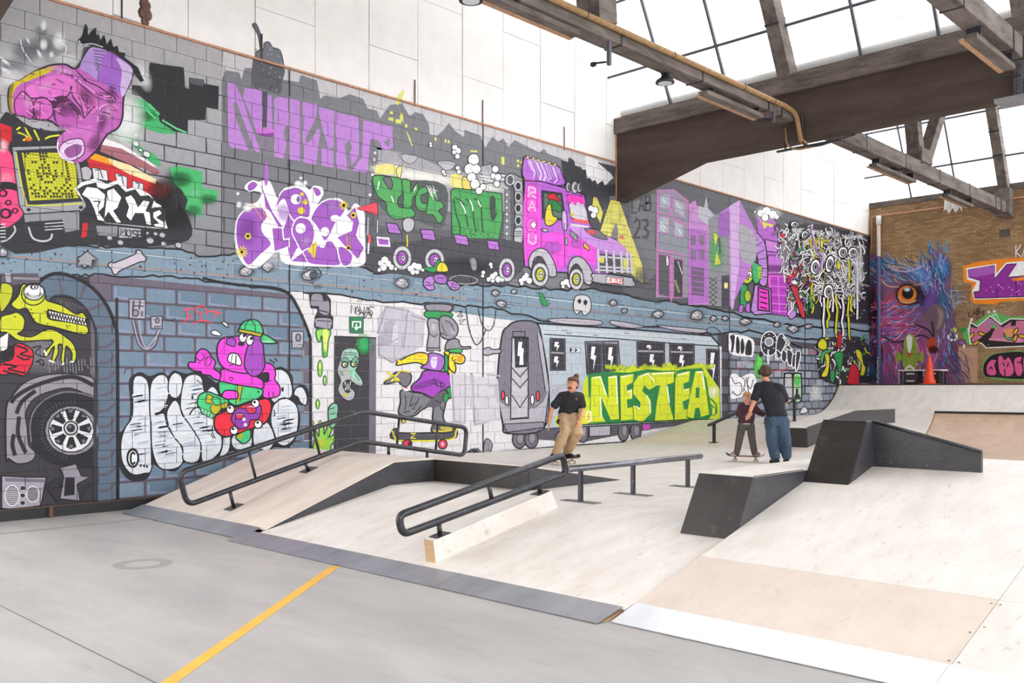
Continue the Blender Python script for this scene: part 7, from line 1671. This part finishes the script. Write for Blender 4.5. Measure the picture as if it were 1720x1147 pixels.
# ---- the father seen from behind
p = Frame((5.87, 15.23, .501)); root = empty('person', p.o, 'man in navy shirt and faded baggy jeans seen from behind', 'person')
X_, Y_ = p.v(1, 0), p.v(0, 1); u0 = .001869
def q(zx, zy, dep=0, gx=690, gy=1026): return p((zx - gx) * u0, dep, (gy - zy) * u0)
PV, CH, NK, HC = q(715, 590, .02), q(675, 400, .02), q(628, 245, .03), q(607, 165, .05)
fdir = p.v(-.55, 1, -.2)
LS, RS = q(545, 285, .02), q(745, 300, .0); LE, LWr = q(505, 425, -.02), q(470, 520, -.12); RE, RW = q(800, 430, .15), q(740, 500, .3)
LH, RH_ = q(664, 615), q(768, 620); LK, RK = q(672, 800, -.03), q(790, 810, -.02); LA, RA = q(700, 965, .0), q(806, 960, .06)
b = MB()
rings_mesh(b, [(PV - up_ * .08, X_ * .12, Y_ * .09), (PV, X_ * .15, Y_ * .1), (PV.lerp(CH, .5), X_ * .14, Y_ * .09), (CH, X_ * .17, Y_ * .1), (CH.lerp(NK, .7), X_ * .17, Y_ * .085), (NK, X_ * .06, Y_ * .055)])
limb(b, [NK - up_ * .03, HC - up_ * .06], [.058, .052]); head_shape(b, HC, fdir, (0, 0, 1), .24)
limb(b, [LS, LE, LWr], [.052, .048, .033]); limb(b, [RS, RE, RW], [.052, .048, .033]); hand(b, LWr, p.v(-.25, .1, -1), p.v(.6, -.3, 0)); hand(b, RW, p.v(-.8, .6, -.4), p.v(0, .3, 1))
limb(b, [LH, LK, LA], [.09, .06, .045]); limb(b, [RH_, RK, RA], [.09, .06, .045]); fuse('body', b, SK, root, .009)
s = MB()
rings_mesh(s, [(PV + up_ * .03, X_ * .19, Y_ * .14), (PV + up_ * .07, X_ * .195, Y_ * .145), (PV.lerp(CH, .5), X_ * .19, Y_ * .135), (CH, X_ * .205, Y_ * .135), (CH.lerp(NK, .5), X_ * .215, Y_ * .12), (CH.lerp(NK, .8), X_ * .17, Y_ * .095), (NK + up_ * .02, X_ * .075, Y_ * .07)])
for S_, E_ in ((LS, LE), (RS, RE)): limb(s, [S_, S_.lerp(E_, .82)], [.078, .08])
for S_ in (LS, RS): limb(s, [NK - up_ * .035, S_ + up_ * .005], [.065, .074])
fuse('t_shirt', s, NAVY, root, .012, 4, .008)
t = MB(); rings_mesh(t, [(PV + up_ * .05, X_ * .17, Y_ * .125), (PV - up_ * .05, X_ * .19, Y_ * .15), (PV - up_ * .14, X_ * .18, Y_ * .14)])
limb(t, [LH, LK, LA], [.12, .108, .088]); limb(t, [RH_, RK, RA], [.12, .108, .085]); fuse('jeans', t, JEAN, root, .012, 4, .014)
cu = []
random.seed(4)
for i in range(46):
    a, bq = random.uniform(0, 6.28), random.uniform(-.35, 1.0); rr = math.sqrt(max(0, 1 - bq * bq)); v = p.v(math.cos(a) * rr * .102, math.sin(a) * rr * .108 - .015, bq * .115 + .03)
    if (v.dot(Vector(fdir).normalized()) > .055 and v.z < .06): continue
    cu.append((HC + v, (.032, .032, .03)))
hairmesh('curly_hair', cu + [(HC + p.v(.01, -.02, .04), (.104, .1, .105))], HD, root, .01, .01)
face_parts(root, HC, fdir, (0, 0, 1), .24, SK, HD, LIP)
shoe(root, q(730, 1030, -.08) * 1 + up_ * .003, q(655, 1030, .12) + up_ * .003, SHB, SOLD); shoe(root, q(815, 1030, -.02) + up_ * .003, q(790, 1030, .22) + up_ * .003, SHB, SOLD)

# ---- the child on a board
p = Frame((5.33, 15.2, .501)); root = empty('person', p.o, 'blond child in plum hoodie balancing on a skateboard', 'person')
X_, Y_ = p.v(1, 0), p.v(0, 1)
def q(zx, zy, dep=0): return p((zx - 440) * u0, dep, (1012 - zy) * u0)
PV, CH, NK, HC = q(435, 640), q(450, 530), q(450, 455), q(448, 388, -.02)
fdir = p.v(-.35, -1, -.3)
LS, RS = q(395, 470), q(508, 470); LE, LWr = q(368, 545, -.03), q(415, 580, -.12); RE, RW = q(560, 525, .02), q(600, 545, .06)
LH, RH_ = q(400, 660), q(478, 660); LK, RK = q(372, 795, -.04), q(498, 795, -.04); LA, RA = q(350, 925), q(520, 925)
b = MB()
rings_mesh(b, [(PV - up_ * .05, X_ * .09, Y_ * .07), (PV, X_ * .1, Y_ * .075), (CH, X_ * .11, Y_ * .075), (CH.lerp(NK, .7), X_ * .11, Y_ * .06), (NK, X_ * .045, Y_ * .04)])
limb(b, [NK - up_ * .02, HC - up_ * .05], [.042, .04]); head_shape(b, HC, fdir, (0, 0, 1), .215)
limb(b, [LS, LE, LWr], [.04, .032, .022]); limb(b, [RS, RE, RW], [.04, .032, .022]); hand(b, LWr, p.v(.8, -.4, -.1), p.v(0, 0, 1), .72); hand(b, RW, p.v(.9, .3, -.2), p.v(0, 0, 1), .72)
limb(b, [LH, LK, LA], [.06, .045, .03]); limb(b, [RH_, RK, RA], [.06, .045, .03]); fuse('body', b, SK2, root, .008)
s = MB(); rings_mesh(s, [(PV + up_ * .005, X_ * .135, Y_ * .1), (PV + up_ * .04, X_ * .15, Y_ * .115), (CH, X_ * .145, Y_ * .11), (CH.lerp(NK, .6), X_ * .14, Y_ * .095), (NK, X_ * .075, Y_ * .065)])
limb(s, [LS, LE, LWr], [.07, .06, .05]); limb(s, [RS, RE, RW], [.07, .06, .05]); ball(s, NK + p.v(0, .06, -.01), .085, .05, .05); fuse('hoodie', s, PLUM, root, .011, 4, .009)
MB().tube([CH + p.v(-.02, -.118, -.18), CH + p.v(-.02, -.118, 0)], .004, 6).build('zip', TRK, root)
e = MB(); rings_mesh(e, [(PV - up_ * .005, X_ * .118, Y_ * .09), (PV + up_ * .012, X_ * .12, Y_ * .092)]); e.build('shirt_hem', M['white'], root)
t = MB(); rings_mesh(t, [(PV + up_ * .02, X_ * .11, Y_ * .085), (PV - up_ * .06, X_ * .12, Y_ * .095)]); limb(t, [LH, LK, LA], [.082, .07, .06]); limb(t, [RH_, RK, RA], [.082, .07, .06]); fuse('trousers', t, GREYP, root, .011, 4, .008)
hairmesh('hair', [(HC + p.v(.0, .025, .05), (.082, .09, .075)), (HC + p.v(.01, .05, 0), (.078, .07, .075)), (HC + p.v(-.01, -.045, .06), (.068, .05, .035))], HBL, root, .008, .006)
face_parts(root, HC, fdir, (0, 0, 1), .215, SK2, HBL, LIP)
shoe(root, q(372, 955, .02), q(292, 955, -.03), SHP, SOLW, .82); shoe(root, q(500, 955, .02), q(572, 955, -.06), SHP, SOLW, .82)
ang = math.atan2(p.r.y, p.r.x)
skateboard('skateboard with pale wheels under the child', (*(p.o + p.v(-.02, 0)).xy, .501), ang + math.radians(-14), 0, .72)

# ================================================================== THINGS ON THE FAR PLATFORM AND BRICK WALL
zq = 1.972
def pf(px, y): return onY(px, 640, y).x
xc = pf(1561, 31.6)
cn = empty('traffic_cone', (xc, 31.6, zq), 'orange traffic cone standing on the quarter pipe platform', 'cone')
MB().lathe((xc, 31.6, zq + .03), [(.2, 0), (.17, .06), (.05, .85), (.035, .95)], 18).build('cone_body', M['cone'], cn); MB().box(xc - .25, xc + .25, 31.35, 31.85, zq, zq + .03).build('cone_base', M['cone'], cn, .01)
MB().lathe((xc, 31.6, zq + .42), [(.118, 0), (.1, .13)], 18).build('reflective_band', mat('faded_band', 'f07a52', .5), cn)
xa, xb = pf(1517, 32.3), pf(1583, 32.3)
tb = empty('bench_table', ((xa + xb) / 2, 32.3, zq), 'white topped bench against the brick wall', 'table')
zt = onY(1550, 621, 32.3).z; MB().box(xa - .05, xb + .05, 32.0, 32.7, zt - .04, zt).build('table_top', M['white'], tb)
for x in (xa + .03, xb - .03):
    for y in (32.05, 32.65): MB().box(x - .025, x + .025, y - .025, y + .025, zq, zt - .04).build('leg', M['darkmetal'], tb)
def crate(x0, x1, label):
    c = empty('flight_case', ((x0 + x1) / 2, 32.35, zq), label, 'case', 'black cases under the bench')
    for k in range(2):
        z0 = zq + k * .245; MB().box(x0, x1, 32.1, 32.6, z0 + .004, z0 + .24).build('case_body', M['black'], c, .012)
        for i in range(4): MB().box(x0 + .1 + i * .07, x0 + .15 + i * .07, 32.093, 32.1, z0 + .1, z0 + .15).build('print_mark', M['white'], c)
crate(xa + .09, xa + .55, 'black case stack under the bench left of the cone'); crate(xb - .50, xb - .07, 'black case stack under the bench right of the cone')
# frog-shaped board leaning on the wall
def outline_board(name, label, pts, y, th, m, cat):
    P = [onY(1420 + a / 3.373, 320 + b_ / 3.373, y) for a, b_ in pts]; n = len(P)
    mb = MB(); mb.add([(v.x, y, v.z) for v in P] + [(v.x, y + th, v.z) for v in P], [tuple(range(n)), tuple(range(2 * n - 1, n - 1, -1))] + [(i, (i + 1) % n, n + (i + 1) % n, n + i) for i in range(n)])
    o = empty(name, (P[0].x, y, min(v.z for v in P)), label, cat); mb.build('board', m, o, .004); return o
FROG = mat('green_board_paint', '97a838', .5, scale=5, c2='6d8a2c')
fp = cat_rom([(330, 1010), (322, 960), (330, 880), (335, 830), (362, 812), (392, 830), (402, 880), (405, 960), (395, 1010), (365, 1020)], True, 3)
fg = outline_board('frog_board', 'green frog shaped board fixed on the brick wall above the bench', fp, 33.34, .05, FROG, 'board')
def fpart(name, pts, m, y=33.33, th=.012):
    P = [onY(1420 + a / 3.373, 320 + b_ / 3.373, y) for a, b_ in pts]; n = len(P)
    return MB().add([(v.x, y, v.z) for v in P] + [(v.x, y + th, v.z) for v in P], [tuple(range(n)), tuple(range(2 * n - 1, n - 1, -1))] + [(i, (i + 1) % n, n + (i + 1) % n, n + i) for i in range(n)]).build(name, m, fg)
fpart('belly_stripe', [(345, 830), (362, 815), (378, 830), (374, 890), (363, 930), (350, 890)], M['white'])
fpart('mouth_mark', [(350, 920), (363, 945), (378, 920)], mat('red_mark', 'c8463a', .5), 33.32)
for sg in (-1, 1):
    cx_ = 363 + sg * 62; fpart('foot_fan', [(cx_ - 30 * sg, 945), (cx_ + 12 * sg, 905), (cx_ + 18 * sg, 940), (cx_ + 20 * sg, 970), (cx_ - 24 * sg, 962)], FROG, 33.36)
    fpart('chevron', [(363, 985), (363 + sg * 26, 1005), (363 + sg * 26, 1018), (363, 1000)], M['white'], 33.32)
# rain pipe in the corner, wall pipe, plastic scrap, hole
xp = onY(1476, 500, 33.28).x; rz = onY(1476, 372, 33.28).z
pp = empty('rain_pipe', (xp, 33.28, zq), 'tall painted downpipe beside the owl', 'pipe')
MB().tube([(xp, 33.28, zq), (xp, 33.28, rz)], .07, 12).build('pipe_upper', M['plytan'], pp)
zz = onY(1476, 430, 33.2).z
for c_, z0, z1 in (('4a3a52', zq, zz), ): MB().tube([(xp, 33.28, z0), (xp, 33.28, z1)], .073, 12).build('pipe_painted', mat('painted_pipe', '6a4a78', .6, scale=2.2, c2='3a5f88', stretch=(1, 1, 1.2)), pp)
MB().lathe((xp, 33.28, rz - .1), [(.09, 0), (.09, .3)], 12).build('pipe_socket', M['white'], pp)
for i in range(8):
    z0 = onY(1476, 600 + i * 5.6, 33.2).z; g_ = MB()
    g_.box(xp - .035, xp + .03, 33.195, 33.203, z0 - .02, z0); g_.box(xp - .035 if i % 2 else xp + .01, xp - .015 if i % 2 else xp + .03, 33.195, 33.203, z0 - .08, z0)
    if i % 3: g_.box(xp - .035, xp + .03, 33.195, 33.203, z0 - .09, z0 - .075)
    g_.build('pipe_letter', M['white'], pp)
a, b = onY(1433, 368, 33.3), onY(1725, 329, 33.3)
wp = MB().tube(fillet([(.12, 33.3, onX(1432, 398, .12).z - .3), (.12, 33.3, a.z), (.5, 33.32, a.z), (16, 33.32, b.z)], .1), .03, 8).build('heating_pipe', M['orangepaint']); tag(wp, 'thin pinkish pipe running along the top of the brick wall', 'pipe')
c = onY(1599, 342, 33.1); mb = MB()
vs_ = []
for i in range(9):
    for j in range(5): vs_.append((c.x - .3 + i * .075, 33.2 + .05 * math.sin(i * 1.7 + j), c.z + .22 - j * .11 + .05 * math.sin(i * 2.1) * (j / 2)))
mb.add(vs_, [(i * 5 + j, i * 5 + j + 1, i * 5 + j + 6, i * 5 + j + 5) for i in range(8) for j in range(4)], True)
tag(mb.build('plastic_sheet', M['white']), 'scrap of white plastic caught on the wall pipe', 'plastic')
c = onY(1687, 391, 33.36); MB().box(c.x - .16, c.x + .16, 33.385, 33.4, c.z - .13, c.z + .13).build('wall_hole', M['seam'], wall_far)
bpy.data.scenes.remove(TMP)
